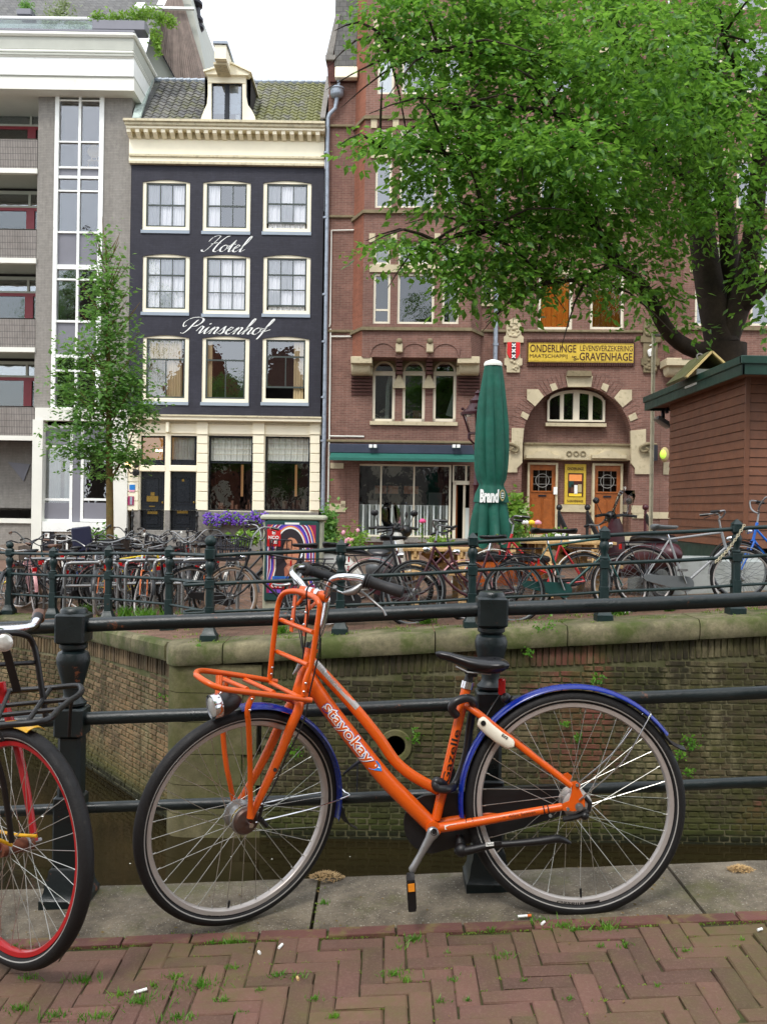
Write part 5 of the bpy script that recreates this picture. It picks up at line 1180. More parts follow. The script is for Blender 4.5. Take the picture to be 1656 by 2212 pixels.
# cornice
def band(F,par,name,m_,x0,y0,x1,y1,proj,back=.1,**k): return F.box(par,name,m_,x0,y0,x1,y1,-proj,back,**k)
u0,u1,_,_=H.rect(268,262,700,268)
def hb_(name,m_,ya,yb2,proj,e=0.0,bev=0):
 z1=H.pt(489,ya,-proj)[1]; z0=H.pt(489,yb2,-proj)[1]; b=H.mb(); a,c=H.pt(279+e-0,330,-proj)[0],H.pt(700.5,330,-proj)[0]
 b.box(a-e,c+e*0+.0,-proj,.12,z0,z1) if not bev else b.bbox(a-e,c,-proj,.12,z0,z1,bev); return b.build(name,M[m_],hot,smooth=30)
hb_('cornice','cream_d',258,263,.60,.22); hb_('cornice','cream_d',263,272,.53,.17,.02); hb_('cornice','cream',272,279.5,.46,.12,.015)
hb_('frieze','cream_d',279.5,301,.12); hb_('frieze','cream',301,335,.08); hb_('moulding','cream_d',335,340,.16,0,.01); hb_('moulding','cream',340,350,.10); hb_('moulding','cream_d',350,355.5,.14,0,.008)
z1=H.pt(489,280,-.4)[1]; z0=H.pt(489,290,-.4)[1]
for i in range(23):
 uu=H.pt(274+i*18.55+3,285,-.4)[0]; b=H.mb(); b.add([(uu-.05,-.12,z1),(uu+.08,-.12,z1),(uu+.08,-.42,z1),(uu-.05,-.42,z1),(uu-.05,-.12,z0-.08),(uu+.08,-.12,z0-.08),(uu+.08,-.40,z0+.03),(uu-.05,-.40,z0+.03)],[(0,1,2,3),(4,7,6,5),(3,2,6,7),(0,4,5,1),(0,3,7,4),(1,5,6,2)]); b.build('dentil',M['cream'],hot,smooth=0)
# roof with single pantiles
eY,rY=29.75,32.1
eL,rL=at(306,258,eY),at(334,174,rY); eR,rR=at(690,260,eY),at(706,175,rY)
zE_,zR_=eL.z,rL.z; e_dir=V((0,rY-eY,zR_-zE_)); Ln=e_dir.length; tilt=math.atan2(zR_-zE_,rY-eY)
b=MB(); b.quad((eL.x-.1,eY,zE_-.06),(eR.x+.1,eY,zE_-.06),(rR.x,rY,zR_-.06),(rL.x-.1,rY,zR_-.06)); b.quad((rL.x-.1,rY,zR_-.06),(rR.x,rY,zR_-.06),(rR.x,39,zR_-.06),(rL.x,39,zR_-.06)); roof=b.build('roof',M['slate'],hot,smooth=0)
def tilemesh(seed):
 rn=random.Random(seed); m=MB(); w,l=.255,.30; n=7; P=[];F=[]
 for j in (0,1):
  for i in range(n+1):
   x=w*i/n; z=.028*sin(2*PI*i/n-.4)+(.028 if j==0 else -.006); P.append((x,(-.02 if j==0 else l),z))
 for i in range(n): F.append((i,i+1,n+1+i+1,n+1+i))
 for i in range(n+1): P.append((P[i][0],-.022,P[i][2]-.026))
 k=2*(n+1)
 for i in range(n): F.append((k+i,k+i+1,i+1,i))
 m.add(P,F); return m.mesh('roof_tile',M['tile'],60)
tms=[tilemesh(i) for i in range(4)]
nc=int((eR.x-eL.x)/.265)+1; nr_=int(Ln/.235)
dmL,dmR=at(434,255,29.7).x,at(551,255,29.7).x; cnt=0; rest=[]
for r in range(nr_):
 for c in range(nc):
  f=r/nr_; yy=eY+(rY-eY)*f; x=eL.x+.03+c*.265; xm=x+.13
  if dmL+.12<xm<dmR-.12 and not (f>.93): continue
  if dmL+.05<xm<dmR-.05 and f>.93: continue
  if x+.1>rR.x+(eR.x-rR.x)*(1-f)*0+.15: continue
  rest.append((xm,x,yy,zE_+(zR_-zE_)*f+.005))
rest.sort(key=lambda t:abs(t[0]-(dmL+dmR)/2)*.0+t[2])
hor=ORI[hot.name]
big=MB()
for i,(xm,x,yy,z) in enumerate(rest):
 if i<298: link('roof_tile',random.choice(tms),roof,V((x,yy,z))-hor,(tilt+random.gauss(0,.01),random.gauss(0,.012),random.gauss(0,.008)))
 else:
  Mx=Matrix.Translation((x,yy,z))@Matrix.Rotation(tilt,4,'X'); me=random.choice(tms); big.add([Mx@v.co for v in me.vertices],[tuple(f.vertices) for f in me.polygons])
big.build('upper_tiles',M['tile'],roof,smooth=60,kind='stuff')
b=MB();
for i in range(24):
 xa=rL.x+(rR.x-rL.x)*i/24; xb=rL.x+(rR.x-rL.x)*(i+1)/24
 b.tube([(xa+.005,rY+.03,zR_+.02),(xb-.005,rY+.03,zR_+.035)],[.085,.095],8)
b.build('ridge_tiles',M['zinc'],roof,kind='stuff')
# lead gutters at both edges
b=MB(); b.add([at(288,262,29.6),at(306,259,29.7),at(334,174,32.1),at(318,178,32.2),at(300,215,31)],[(0,1,2,3,4)]); b.v=[(p[0],p[1]-.12,p[2]+.06) for p in b.v];
b2=MB(); b2.v=b.v+[(p[0],p[1],p[2]-.12) for p in b.v]; b2.f=[(0,1,2,3,4),(9,8,7,6,5)]+[(i,5+i,5+(i+1)%5,(i+1)%5) for i in range(5)]; b2.build('lead_valley',M['lead'],roof)
b=MB(); b.bar(at(690,262,29.6)+V((.1,0,.1)),at(706,172,32.1)+V((.06,0,.1)),.16,.05); b.build('verge',M['greystone'],roof)
# dormer
dy=29.55
def D2(x,y,Y=dy): p=at(x,y,Y); return (p.x,p.z)
dor=MB(); L_=[(434,262),(434.5,255),(440,240),(447,225),(449,205),(449,178),(457,178),(457,262)]
dor.prism([D2(x,y) for x,y in L_],dy,dy+.22)
R_=[(551,262),(551,252),(544,238),(535,226),(531,205),(531,178),(523.5,178),(523.5,262)]
dor.prism([D2(x,y) for x,y in R_],dy,dy+.22)
dor.prism([D2(x,y) for x,y in ((449,160),(531,161),(531,180),(449,179))],dy-.02,dy+.2)
dorm=dor.build('dormer',M['cream'],roof,smooth=30)
b=MB(); b.prism([D2(x,y,dy-.15) for x,y in ((441,154),(447,160),(536,162),(541,157),(500,139))],dy-.15,dy+.15); b.prism([D2(x,y,dy-.2) for x,y in ((440,155),(500,137),(543,157),(543,153.5),(500,133.5),(439,151.5))],dy-.22,dy+2.0); b.build('pediment',M['cream'],dorm)
b=MB(); b.prism([D2(x,y) for x,y in ((449,152),(531,153),(531,240),(449,240))],dy+.22,dy+1.9); b.build('dormer_cheek',M['zinc'],dorm,smooth=0)
b=MB(); b.prism([D2(x,y,dy-.02) for x,y in ((457,179.5),(524,180),(524,260),(457,260))],dy+.06,dy+.07);
Hd=Fac((0,dy,0),0)
window(Hd,dorm,457,179,523.5,261,d=.05,frame='doorblue',fw=.04,xs=[.5],mw=.16,glass_='glass_r',cur='sheer',curx=((.78,1.0),),rd=1.2)
# hoist beam
b=MB(); t_=at(478,117,28.6); u_=at(490,128,29.6); b.bar(V((t_.x,28.45,t_.z+.0)),V((u_.x-.05,30.4,t_.z+.12)),.36,.42); hoist=b.build('hoist_beam',M['cream'],roof)
b=MB(); b.bar(V((t_.x,28.38,t_.z+.27)),V((u_.x-.05,30.4,t_.z+.40)),.46,.08); b.build('beam_cap',M['zinc'],hoist); b=MB(); b.bar(V((t_.x-.05,28.7,t_.z-.24)),V((u_.x-.05,30.0,t_.z-.24)),.42,.07); b.build('beam_board',M['cream_d'],hoist)
# ground floor
zg0=H.pt(490,1104)[1]
gholes=[H.rect(*r) for r in ((303,941,356,1146.5),(367.5,941,424,1146.5),(449.5,941,546,1103),(572,943,669,1103.5))]
H.wall(hot,'wall',M['cream'],(H.pt(288,1000)[0],uR,zg0,zG),gholes,.3)
# corner pier beside the neighbour
H.box(hot,'wall',M['cream'],273,905,300,1104,-.02,.1)
H.wall(hot,'plinth',M['greystone'],(H.pt(288,1000)[0],uR,GZ,zg0-.003),[H.rect(303,1098,356,1146.5),H.rect(367.5,1098,424,1146.5),H.rect(468,1157,540,1190)],.3,d=-.05)
H.box(hot,'basement_window',M['glass_d'],468,1157,540,1190,.08,.1); H.box(hot,'basement_wall',M['cream_d'],463,1156,468,1190,-.09,.05)
def row(name,m_,ya,yb2,proj,bev=0):
 z1=H.pt(489,ya,-proj)[1]; z0=H.pt(489,yb2,-proj)[1]; b=H.mb(); a,c=H.pt(276,980,-proj)[0],H.pt(692.5,980,-proj)[0]; b.bbox(a,c,-proj,.05,z0,z1,bev) if bev else b.box(a,c,-proj,.05,z0,z1); return b.build(name,M[m_],hot,smooth=30)
row('cornice','cream_d',897,900.5,.38); row('cornice','cream',900.5,909,.33,.02); row('cornice','cream_d',909,911,.22); row('fascia','cream',911,937,.05); row('moulding','cream_d',914,916.5,.09)
for xa,xb in ((275,299),(425,449),(545.5,571),(669,691)):
 H.box(hot,'pilaster',M['cream'],xa,912,xb,938,-.12,0)
 n=8 if xa>420 else 8; ya=938;
 for i in range(n): H.box(hot,'rusticated_block',M['cream'],xa+.5,ya+i*20.6+1.0,xb-.5,ya+(i+1)*20.6-.2,-.085,0,bev=.012)
H.box(hot,'bracket',M['cream'],358,911,365,934,-.22,0,bev=.02)
for xa,xb in ((303,356),(367.5,424)): H.box(hot,'transom',M['cream'],xa-2,1005,xb+2,1018.5,-.06,.2,bev=.02)
H.box(hot,'door_post',M['cream'],356,938,367.5,1146,-.04,.0)
# fanlights
window(H,hot,304,942,356,1005.5,d=.1,frame='doorblue',fw=.05,glass_='glass',room='warmroom',rd=.9)
window(H,hot,368,942,423.5,1005.5,d=.1,frame='doorblue',fw=.05,glass_='glass',cur='blind',cury=(.14,1.0),curd=.05)
for xa,xb in ((304,356),(368,423.5)): H.box(hot,'fanlight_rail',M['doorblue'],xa+1,993,xb-1,1005,.08,.12)
p=H.T@V((H.pt(337,972)[0],.7,H.pt(337,972)[1]))
b=MB();
for i in range(6): b.ball(p+V((.16*cos(i),.12*sin(i),.02)),.035,6,4)
b.build('chandelier',mat('lit_bulb',(1,.85,.6,1),.5,0,0,1,0,emit=(1,.78,.45,1),es=7),hot)
# doors
def door(F,par,x0,y0,x1,y1,d,col,plates=(),knobside=1):
 u0,u1,z0,z1=F.rect(x0,y0,x1,y1,d); b=F.mb(); b.box(u0,u1,d,d+.06,z0,z1); dr=b.build('door',M[col],par,smooth=0)
 w=u1-u0;h=z1-z0
 for a0,a1 in ((.06,.30),(.44,.92)):
  b=F.mb(); A,B,C,D=u0+w*.14,u1-w*.14,z0+h*a0,z0+h*a1; t=.035
  b.box(A,B,d-.022,d,C,C+t).box(A,B,d-.022,d,D-t,D).box(A,A+t,d-.022,d,C+t,D-t).box(B-t,B,d-.022,d,C+t,D-t); b.bbox(A+.08,B-.08,d-.016,d,C+.08,D-.08,.012); b.build('panel',M[col],dr,smooth=0)
 b=F.mb(); k=u1-.07*w if knobside>0 else u0+.07*w; b.ball((k,d-.05,z0+h*.48),.035,8,6); b.build('knob',M['brass'],dr)
 for (a,bb,c,e) in plates: b=F.mb(); b.box(u0+w*a,u0+w*bb,d-.03,d-.016,z0+h*c,z0+h*e); b.build('brass_plate',M['brass'],dr,smooth=0)
 return dr
door(H,hot,303,1018.5,355.5,1146,.14,'doorblue',[(.28,.75,.49,.585),(.44,.6,.59,.65),(.38,.62,.402,.418),(.32,.73,.28,.325)])
door(H,hot,368,1018.5,423.5,1146,.14,'doorblue',[(.45,.54,.83,.87),(.28,.7,.29,.335)])
# big windows
for xa,xb in ((450,546),(572,669)):
 window(H,hot,xa,942.5,xb,1103.5,d=.1,frame='doorblue',fw=.055,ys=[.655],mw=.05,glass_='glass',cur='blind',cury=(.68,1.0),curd=.05,rd=2.6)
 pr=H.rect(xa,942.5,xb,1103.5,.1)
 b=H.mb();
 for i in range(1,4): zz=pr[2]+(pr[3]-pr[2])*(.69+.07*i); b.box(pr[0]+.07,pr[1]-.07,.195,.205,zz-.006,zz+.006)
 b.build('blind_fold',M['cream_d'],hot,smooth=0)
 b=H.mb(); b.box(pr[0],pr[1],.5,1.1,pr[2]-.02,pr[2]+.06);
 for i in range(7):
  q=pr[0]+.15+random.random()*(pr[1]-pr[0]-.3); h=random.uniform(.1,.35); b.box(q,q+random.uniform(.04,.2),.6,.7,pr[2]+.06,pr[2]+.06+h)
 b.build('window_shelf',M['b_brown'],hot,smooth=0)
 b=H.mb(); b.box(pr[0]+.85,pr[0]+.93,1.6,1.65,pr[2]+.5,pr[2]+1.6); b.build('warm_wall_light',mat('warm_glow',(.8,.45,.2,1),.5,0,0,1,0,emit=(1,.5,.2,1),es=.12),hot,smooth=0)
# plaques, steps, ironwork
H.box(hot,'plaque',M['bluep'],280,1047,291.5,1058,-.12,-.08); H.box(hot,'plaque',M['palepink'],279,1058.5,291,1062,-.12,-.08); H.box(hot,'plaque',M['maroonp'],276.5,1072,289,1091,-.12,-.08)
H.box(hot,'plaque',M['zinc'],281,1073,286,1090,-.125,-.12)
for k,(ya,yb2,pj) in enumerate(((1146,1156,.45),(1156,1167,.8),(1167,1180,1.15))): H.box(hot,'step',M['greystone'],296-k*2,ya,430+k*2,yb2,-pj,0,bev=.01)
def baluster(x,y0,y1,dd,par):
 u,z1=H.pt(x,y0,dd); z0=H.pt(x,y1,dd)[1]; h=z1-z0; b=H.mb(); b.lathe((u,dd,z0),[(.09,0),(.09,.05*h),(.05,.08*h),(.035,.12*h),(.06,.2*h),(.035,.3*h),(.03,.5*h),(.05,.55*h),(.03,.6*h),(.035,.8*h),(.06,.84*h),(.03,.9*h),(.045,.95*h),(.0,1.0*h)],10); return b
for x in (287,426):
 p=H.T@V((H.pt(x,1140,-.9)[0],-.9,GZ)); t=thing('stair_railing','black iron stair rail of the hotel steps, on the '+('lantern' if x<300 else 'flower box')+' side','railing',tuple(p),group='iron stair rails of the hotel')
 b=baluster(x,1103,1178,-.9,t); b.build('newel',M['wroughtiron'],t)
 a=H.T@V((H.pt(x,1120,-.9)[0],-.9,H.pt(x,1118,-.9)[1])); c=H.T@V((H.pt(x,1120,-.9)[0]+(-.25 if x<300 else -.2),-.05,H.pt(x,1100,-.1)[1])); MB().tube([a,c],.022,6).tube([a-V((0,0,.4)),c-V((0,0,.4))],.018,6).build('hand_rail',M['wroughtiron'],t)
 b=baluster(x-14 if x<300 else x-20,1140,1186,-1.3,t); b.build('newel',M['wroughtiron'],t)
# wall lantern, lit
p=H.T@V((H.pt(279,1000,-.35)[0],-.45,H.pt(279,1000,-.35)[1])); t=thing('wall_lantern','small lit wall lantern beside the hotel doors','wall lamp',tuple(p))
b=MB(); b.lathe(p,[(.07,-.13),(.11,.08),(.12,.09)],6); b.build('lamp_glass',mat('lit_lantern_glass',(1,.75,.4,1),.4,0,0,1,0,emit=(1,.62,.25,1),es=3.5),t)
b=MB(); b.lathe(p,[(.135,.09),(.10,.13),(.05,.2),(.02,.24),(0,.27)],6);
for i in range(6): b.tube([p+V((.072*cos(i*PI/3),.072*sin(i*PI/3),-.13)),p+V((.115*cos(i*PI/3),.115*sin(i*PI/3),.09))],.009,4)
b.lathe(p,[(.03,-.2),(.08,-.15),(.08,-.13)],6); b.tube([p+V((0,0,-.2)),p+V((.05,.15,-.34)),p+V((.12,.36,-.26))],.02,6,sub=3); b.ball(p+V((.14,.38,-.3)),.13,8,6,(1,.2,1.3)); b.ball(p+V((.16,.36,-.05)),.10,8,6,(1,.2,1)); b.build('lamp_bracket',M['wroughtiron'],t)
# flower box
p=H.T@V((H.pt(510,1122,-.3)[0],-.3,H.pt(510,1135,-.3)[1])); t=thing('flower_box','window box overflowing with purple flowers under the hotel windows','flower box',tuple(p))
H.box(t,'box',M['wroughtiron'],446,1121,580,1129,-.35,-.1)
def flowers(par,name,cen,rad,n,m_,s=(.02,.04),petal=4):
 P=[];Fc=[]
 for i in range(n):
  q=V((random.gauss(0,1),random.gauss(0,1),random.gauss(0,1))); q=q.normalized()*(random.random()**.4); q=V((q.x*rad[0],q.y*rad[1],q.z*rad[2]))+V(cen)
  r_=random.uniform(*s); nn=V((random.gauss(0,.6),-1,random.gauss(.3,.5))).normalized(); u,w=perp(nn); a0=random.random()*3; k=len(P)
  for j in range(petal): a=a0+2*PI*j/petal; P.append(q+(u*cos(a)+w*sin(a))*r_)
  Fc.append(tuple(range(k,k+petal)))
 return MB().add(P,Fc).build(name,m_,par,smooth=0)
for i in range(7):
 x=450+i*20; c=H.T@V((H.pt(x,1122,-.35)[0],-.36,H.pt(x,1122+random.uniform(-3,5),-.3)[1]));
 if i==0: c0_=c
CB=[H.T@V((H.pt(450+i*20,1122,-.35)[0],-.36,H.pt(450+i*20,1121+4*sin(i*2.1),-.3)[1])) for i in range(7)]
P=None
for nm,m_,n,s_ in (('foliage','box',150,(.025,.05)),('blossoms','purple',330,(.02,.036)),('violet_blossoms','violet',220,(.018,.034))):
 mb=MB()
 for c in CB:
  o=flowers(t,nm,c,(.2,.16,.24),n//2,M[m_],s_); mb.v+=[tuple(V(v.co)+ORI[t.name]) for v in o.data.vertices]; k=len(mb.v)-len(o.data.vertices); mb.f+=[tuple(k+i for i in f.vertices) for f in o.data.polygons]; bpy.data.objects.remove(o)
 mb.build(nm,M[m_],t,smooth=0,kind='stuff')
# ======================================================= the modern grey and white building
G=Fac((0,30,0),0)
mod=thing('apartment_building','grey brick and white apartment building with balconies and glazed stair strip','building',(-11.5,30,-.3))
uA=G.pt(-260,500)[0]; uB=uL-.01; zP=G.pt(200,193)[1]; zB=G.pt(180,883)[1]
st=G.rect(120,193,225,881); strip=(G.pt(118.5,230)[0]-.0,G.pt(224,500)[0]+.02,G.pt(170,882)[1],zP)
us0=G.pt(116,540)[0]; us1=G.pt(221.5,540)[0]; ub=G.pt(79,540)[0]
G.wall(mod,'wall',M['greybrick'],(ub,uB,zB,zP),[(us0,us1,zB+.02,zP+1)],.35)
G.body(mod,M['greybrick'],uA,uB,GZ,G.pt(170,110)[1],12)
# glazed strip rows: (y0,y1,kind)
rowsG=[(194,216,'g'),(219,305,'g'),(308.5,360,'g'),(364,380,'p'),(386,411,'g'),(414.5,500,'g'),(504,572,'p'),(582,602,'g'),(606,692,'g'),(697,766,'p'),(773,799,'g'),(803,880,'g')]
zc_=lambda y:G.pt(169,y)[1]
um=(us0+us1)/2; fw_=.12; b=G.mb(); b.box(us0,us0+.13,-.05,.2,zB-.06,zP); b.box(us1-.15,us1,-.05,.2,zB-.06,zP); b.box(um-.04,um+.04,-.02,.15,zB-.06,zP)
prev=zP
for i,(ya,yb2,k) in enumerate(rowsG):
 b.box(us0+.13,us1-.15,-.018,.13,zc_(ya),prev-.001); prev=zc_(yb2)
b.box(us0+.13,us1-.15,-.018,.13,zB-.06,prev); sg=b.build('strip_window',M['white'],mod,smooth=0)
for (ya,yb2,k) in rowsG:
 for (a,c) in ((us0+.13,um-.04),(um+.04,us1-.15)):
  G.mb().box(a,c,.05,.07,zc_(yb2),zc_(ya)).build('pane' if k=='g' else 'grey_panel',M['glass'] if k=='g' else M['greypanel'],sg,smooth=0)
G.mb().box(us0,us1,.5,2.2,zB,zP).build('stairwell_interior',M['darkroom'],sg,smooth=0)
# a pale chair standing in the stairwell window
ch=G.mb(); cxx=um+.38; zz=zc_(359); ch.sweep((cxx,.3,zz+.62),(0,1,0),[(.0,0),(.22,0),(.22,.04),(0,.04)],n=18,close=False); ch.bbox(cxx-.2,cxx+.25,.25,.6,zz+.25,zz+.33,.02); ch.tube([(cxx-.18,.3,zz),(cxx-.17,.3,zz+.27)],.02,6).tube([(cxx+.2,.3,zz),(cxx+.2,.3,zz+.27)],.02,6).tube([(cxx-.05,.3,zz+.3),(cxx-.08,.3,zz+.42)],.02,6).tube([(cxx+.1,.3,zz+.3),(cxx+.1,.3,zz+.42)],.02,6)
tag(ch.build('chair',M['curtain']),'pale round-backed chair behind the upper stair window','chair')
# balconies
for (ya,yb2,bot) in ((194,299,'op'),(371.5,494,'op'),(566,687,'op'),(758,877,'op')):
 z1,z0=G.pt(40,ya)[1],G.pt(40,yb2)[1]; b=G.mb(); q=1.6
 b.add([(uA,0,z0),(ub,0,z0),(ub,0,z1),(uA,0,z1),(uA,q,z0),(ub,q,z0),(ub,q,z1),(uA,q,z1)],[(0,4,5,1),(3,2,6,7),(1,5,6,2),(0,3,7,4)]); b.build('balcony_recess',M['greyrender'],mod,smooth=0)
 # back wall: windows with red frames
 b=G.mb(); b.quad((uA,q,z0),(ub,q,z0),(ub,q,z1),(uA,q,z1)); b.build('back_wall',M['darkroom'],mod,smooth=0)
 h=z1-z0; zr=z0+h*.60; b=G.mb(); um2=ub-.78
 b.box(uA,ub,q-.1,q-.02,zr-.05,zr+.06); b.box(um2-.16,um2+.12,q-.12,q-.03,z0-.5,zr-.05); dr=b.build('balcony_door',M['reddoor'],mod,smooth=0)
 b=G.mb(); b.box(uA,ub,q-.1,q-.02,zr+.061,zr+.13).box(um2-.1,um2-.02,q-.1,q-.02,zr+.13,z1-h*.12).box(uA,ub,q-.1,q-.02,z1-h*.12,z1-h*.06); b.build('fanlight_frame',M['greyrender'],dr,smooth=0)
 for (a,c) in ((uA,um2-.16),(um2+.12,ub)): G.mb().box(a,c,q-.06,q-.05,z0,zr-.05).build('pane',M['glass_d'],dr,smooth=0)
 G.mb().box(uA,ub,q-.06,q-.05,zr+.13,z1-h*.12).build('pane',M['glass_r'],dr,smooth=0)
for (ya,yb2,yc) in ((299,361,371.5),(494,555,566),(687,748,758),(877,939,949)):
 G.box(mod,'balcony_front',M['greybrick_v'],-260,ya,81.5-(ya-299)*.013,yb2,-.02,.2); G.box(mod,'slab_edge',M['whitestone'],-260,yb2,80.5-(ya-299)*.013,yc,-.08,.1)
z1,z0=G.pt(40,949)[1],G.pt(40,1098)[1]; u1_=G.pt(69,1020)[0]
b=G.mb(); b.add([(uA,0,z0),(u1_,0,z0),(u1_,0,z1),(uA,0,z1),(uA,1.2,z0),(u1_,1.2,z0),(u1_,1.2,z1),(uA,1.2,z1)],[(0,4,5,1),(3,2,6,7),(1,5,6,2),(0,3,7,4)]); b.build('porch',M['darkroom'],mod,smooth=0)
G.box(mod,'porch_back',M['greybrick'],-260,949,69,1100,1.1,1.2)
b=G.mb(); q=[G.pt(x,y,1.08) for x,y in ((18,998),(66,1003),(52,1040))]; b.prism(q,1.06,1.1); b.build('dark_diamond',M['greypanel'],mod,smooth=0)
G.box(mod,'wall',M['greybrick'],-260,1128,66,1200,-.02,.2); G.box(mod,'ledge',M['whitestone'],-260,1118,68,1128,-.1,.2)
# white ground floor frame
G.box(mod,'white_lintel',M['whitestone'],76,882,277,909,-.12,.3); G.box(mod,'white_pier',M['whitestone'],69,906,91,1200,-.14,.3); G.box(mod,'white_pier',M['whitestone'],241,908,275,1200,-.14,.3)
G.box(mod,'sill_band',M['white'],91,1128,241,1149,-.1,.3)
window(G,mod,91,919,157,1127,d=.12,frame='white',fw=.09,ys=[.215,.80],mw=.08,glass_='glass_r',cur='greenblind',curx=((0,.55),(.7,1)),cury=(.22,.8)); window(G,mod,175,919,241,1127,d=.12,frame='white',fw=.09,ys=[.215,.80],mw=.08,glass_='glass_r')
G.box(mod,'grey_panel',M['greypanel'],157,919,175,1127,.14,.3)
for (a,c) in ((97,151),(181,235)): G.box(mod,'grey_panel',M['greypanel'],a,925,c,960,.13,.15); G.box(mod,'grey_panel',M['greypanel'],a,1086,c,1122,.13,.15)
G.box(mod,'black_tiled_pier',M['blackmetal'],91,1149.5,116,1200,-.02,.1); G.box(mod,'paper_notice',M['chalk'],97,1151,107,1162,-.05,-.03)
window(G,mod,116,1150,172,1200,d=.05,frame='white',fw=.08,xs=[.5],mw=.06,glass_='glass_d'); window(G,mod,172,1150,232,1200,d=.05,frame='white',fw=.08,xs=[.5],mw=.06,glass_='glass_d')
# great white cornice
def cor(name,m_,x1,ya,yb2,Yf,depth,par=mod,bev=0):
 F2=Fac((0,Yf,0),0); z1,z0=F2.pt(170,ya)[1],F2.pt(170,yb2)[1]; a=F2.pt(-260,ya)[0]; c=F2.pt(x1,(ya+yb2)/2)[0]; b=MB(); b.bbox(a,c,Yf,Yf+depth,z0,z1,bev) if bev else b.box(a,c,Yf,Yf+depth,z0,z1); return b.build(name,M[m_],par,smooth=30)
cor('cornice','whitestone',290,165,194,29.45,2.4); cor('cornice','greyrender',290,162.5,165.5,29.42,2.3); cor('cornice','white',289,124,163,29.4,2.8); cor('cornice','whitestone',289,107,124,29.36,2.8,bev=.03); cor('moulding','greyrender',289,111,113.5,29.33,2.8); cor('moulding','greyrender',289,117,119.5,29.33,2.8)
cor('attic_band','greyrender',289,76,107,29.4,2.8); cor('parapet','whitestone',293,67,77,29.3,2.9,bev=.05); cor('parapet_cap','greypanel',290,63,67.5,29.5,2.4)
# roof terrace
ter=MB(); p0=at(-20,45,30.6); p1=at(290,60,30.6)
b=MB(); b.box(at(-40,60,30.5).x,at(290,60,30.5).x,30.5,30.62,at(100,63,30.5).z,at(100,38,30.5).z); b.build('balustrade_glass',M['glass_b'],mod,smooth=0)
MB().tube([at(-40,38,30.5),at(205,41,30.5)],.06,8).build('balustrade_rail',M['white'],mod)
b=MB(); za=at(170,66,31).z
b.add([at(-120,60,31.6),at(345,66,31.6),at(372,-120,36),at(-120,-120,36)],[(0,1,2,3)]); b.build('slate_roof',M['slate'],mod,smooth=0)
b=MB(); b.bar(at(300,17,32.6),at(420,19,32.6),.12,.08); b.bar(at(300,17,32.6),at(316,-8,33.6),.3,.1); b.build('skylight_frame',M['white'],mod); b=MB(); b.add([at(322,14,32.8),at(410,16,32.8),at(425,-30,34.2),at(330,-30,34.2)],[(0,1,2,3)]); b.build('skylight_glass',M['glass_r'],mod,smooth=0)
# the gable wing with its slatted slope
wing=[(361,-2),(328,71),(332,150),(303,200),(303,235),(380,172),(444,171),(447,140),(390,-2)]
b=MB(); yw=33.0; b.prism([(at(x,y,yw).x,at(x,y,yw).z) for x,y in ((300,178),(326,72),(362,-60),(400,-60),(449,172))],yw,yw+6); b.build('gable_wall',M['greyrender'],mod,smooth=0)
b=MB(); b.bar(at(325,72,32.9),at(378,-46,32.9),.34,.22,up=(0,1,0)); b.build('white_coping',M['white'],mod); b=MB(); b.bar(at(328,74,32.85),at(381,172,32.85),.07,.1,up=(0,1,0)); b.build('black_trim',M['blackmetal'],mod)
A=[(333,68),(381,172)];B_2=[(365,-2),(392,-4)]
n=26
Lp=[V((333,68)),V((383,171))];
for i in range(n):
 f0,f1=i/n,(i+.86)/n
 def E(f):
  # foot and head of the slat at fraction f from the left edge to the right edge
  lo=V((328,72)).lerp(V((381,172)),min(1,f*2.0)) if f<.5 else V((381,172)).lerp(V((447,171)),(f-.5)*2)
  hi=V((370,-20)).lerp(V((388,-20)),f); return lo,hi
 l0,h0=E(f0);l1,h1=E(f1); b=MB(); Y=32.75; pts=[at(l0.x,l0.y,Y),at(l1.x,l1.y,Y),at(h1.x,h1.y,Y),at(h0.x,h0.y,Y)]
 b.add([tuple(p) for p in pts]+[tuple(p+V((0,.08,0))) for p in pts],[(0,1,2,3),(7,6,5,4),(0,4,5,1),(1,5,6,2),(2,6,7,3),(3,7,4,0)]); b.build('wood_slat',M['woodslat'],mod,smooth=0)
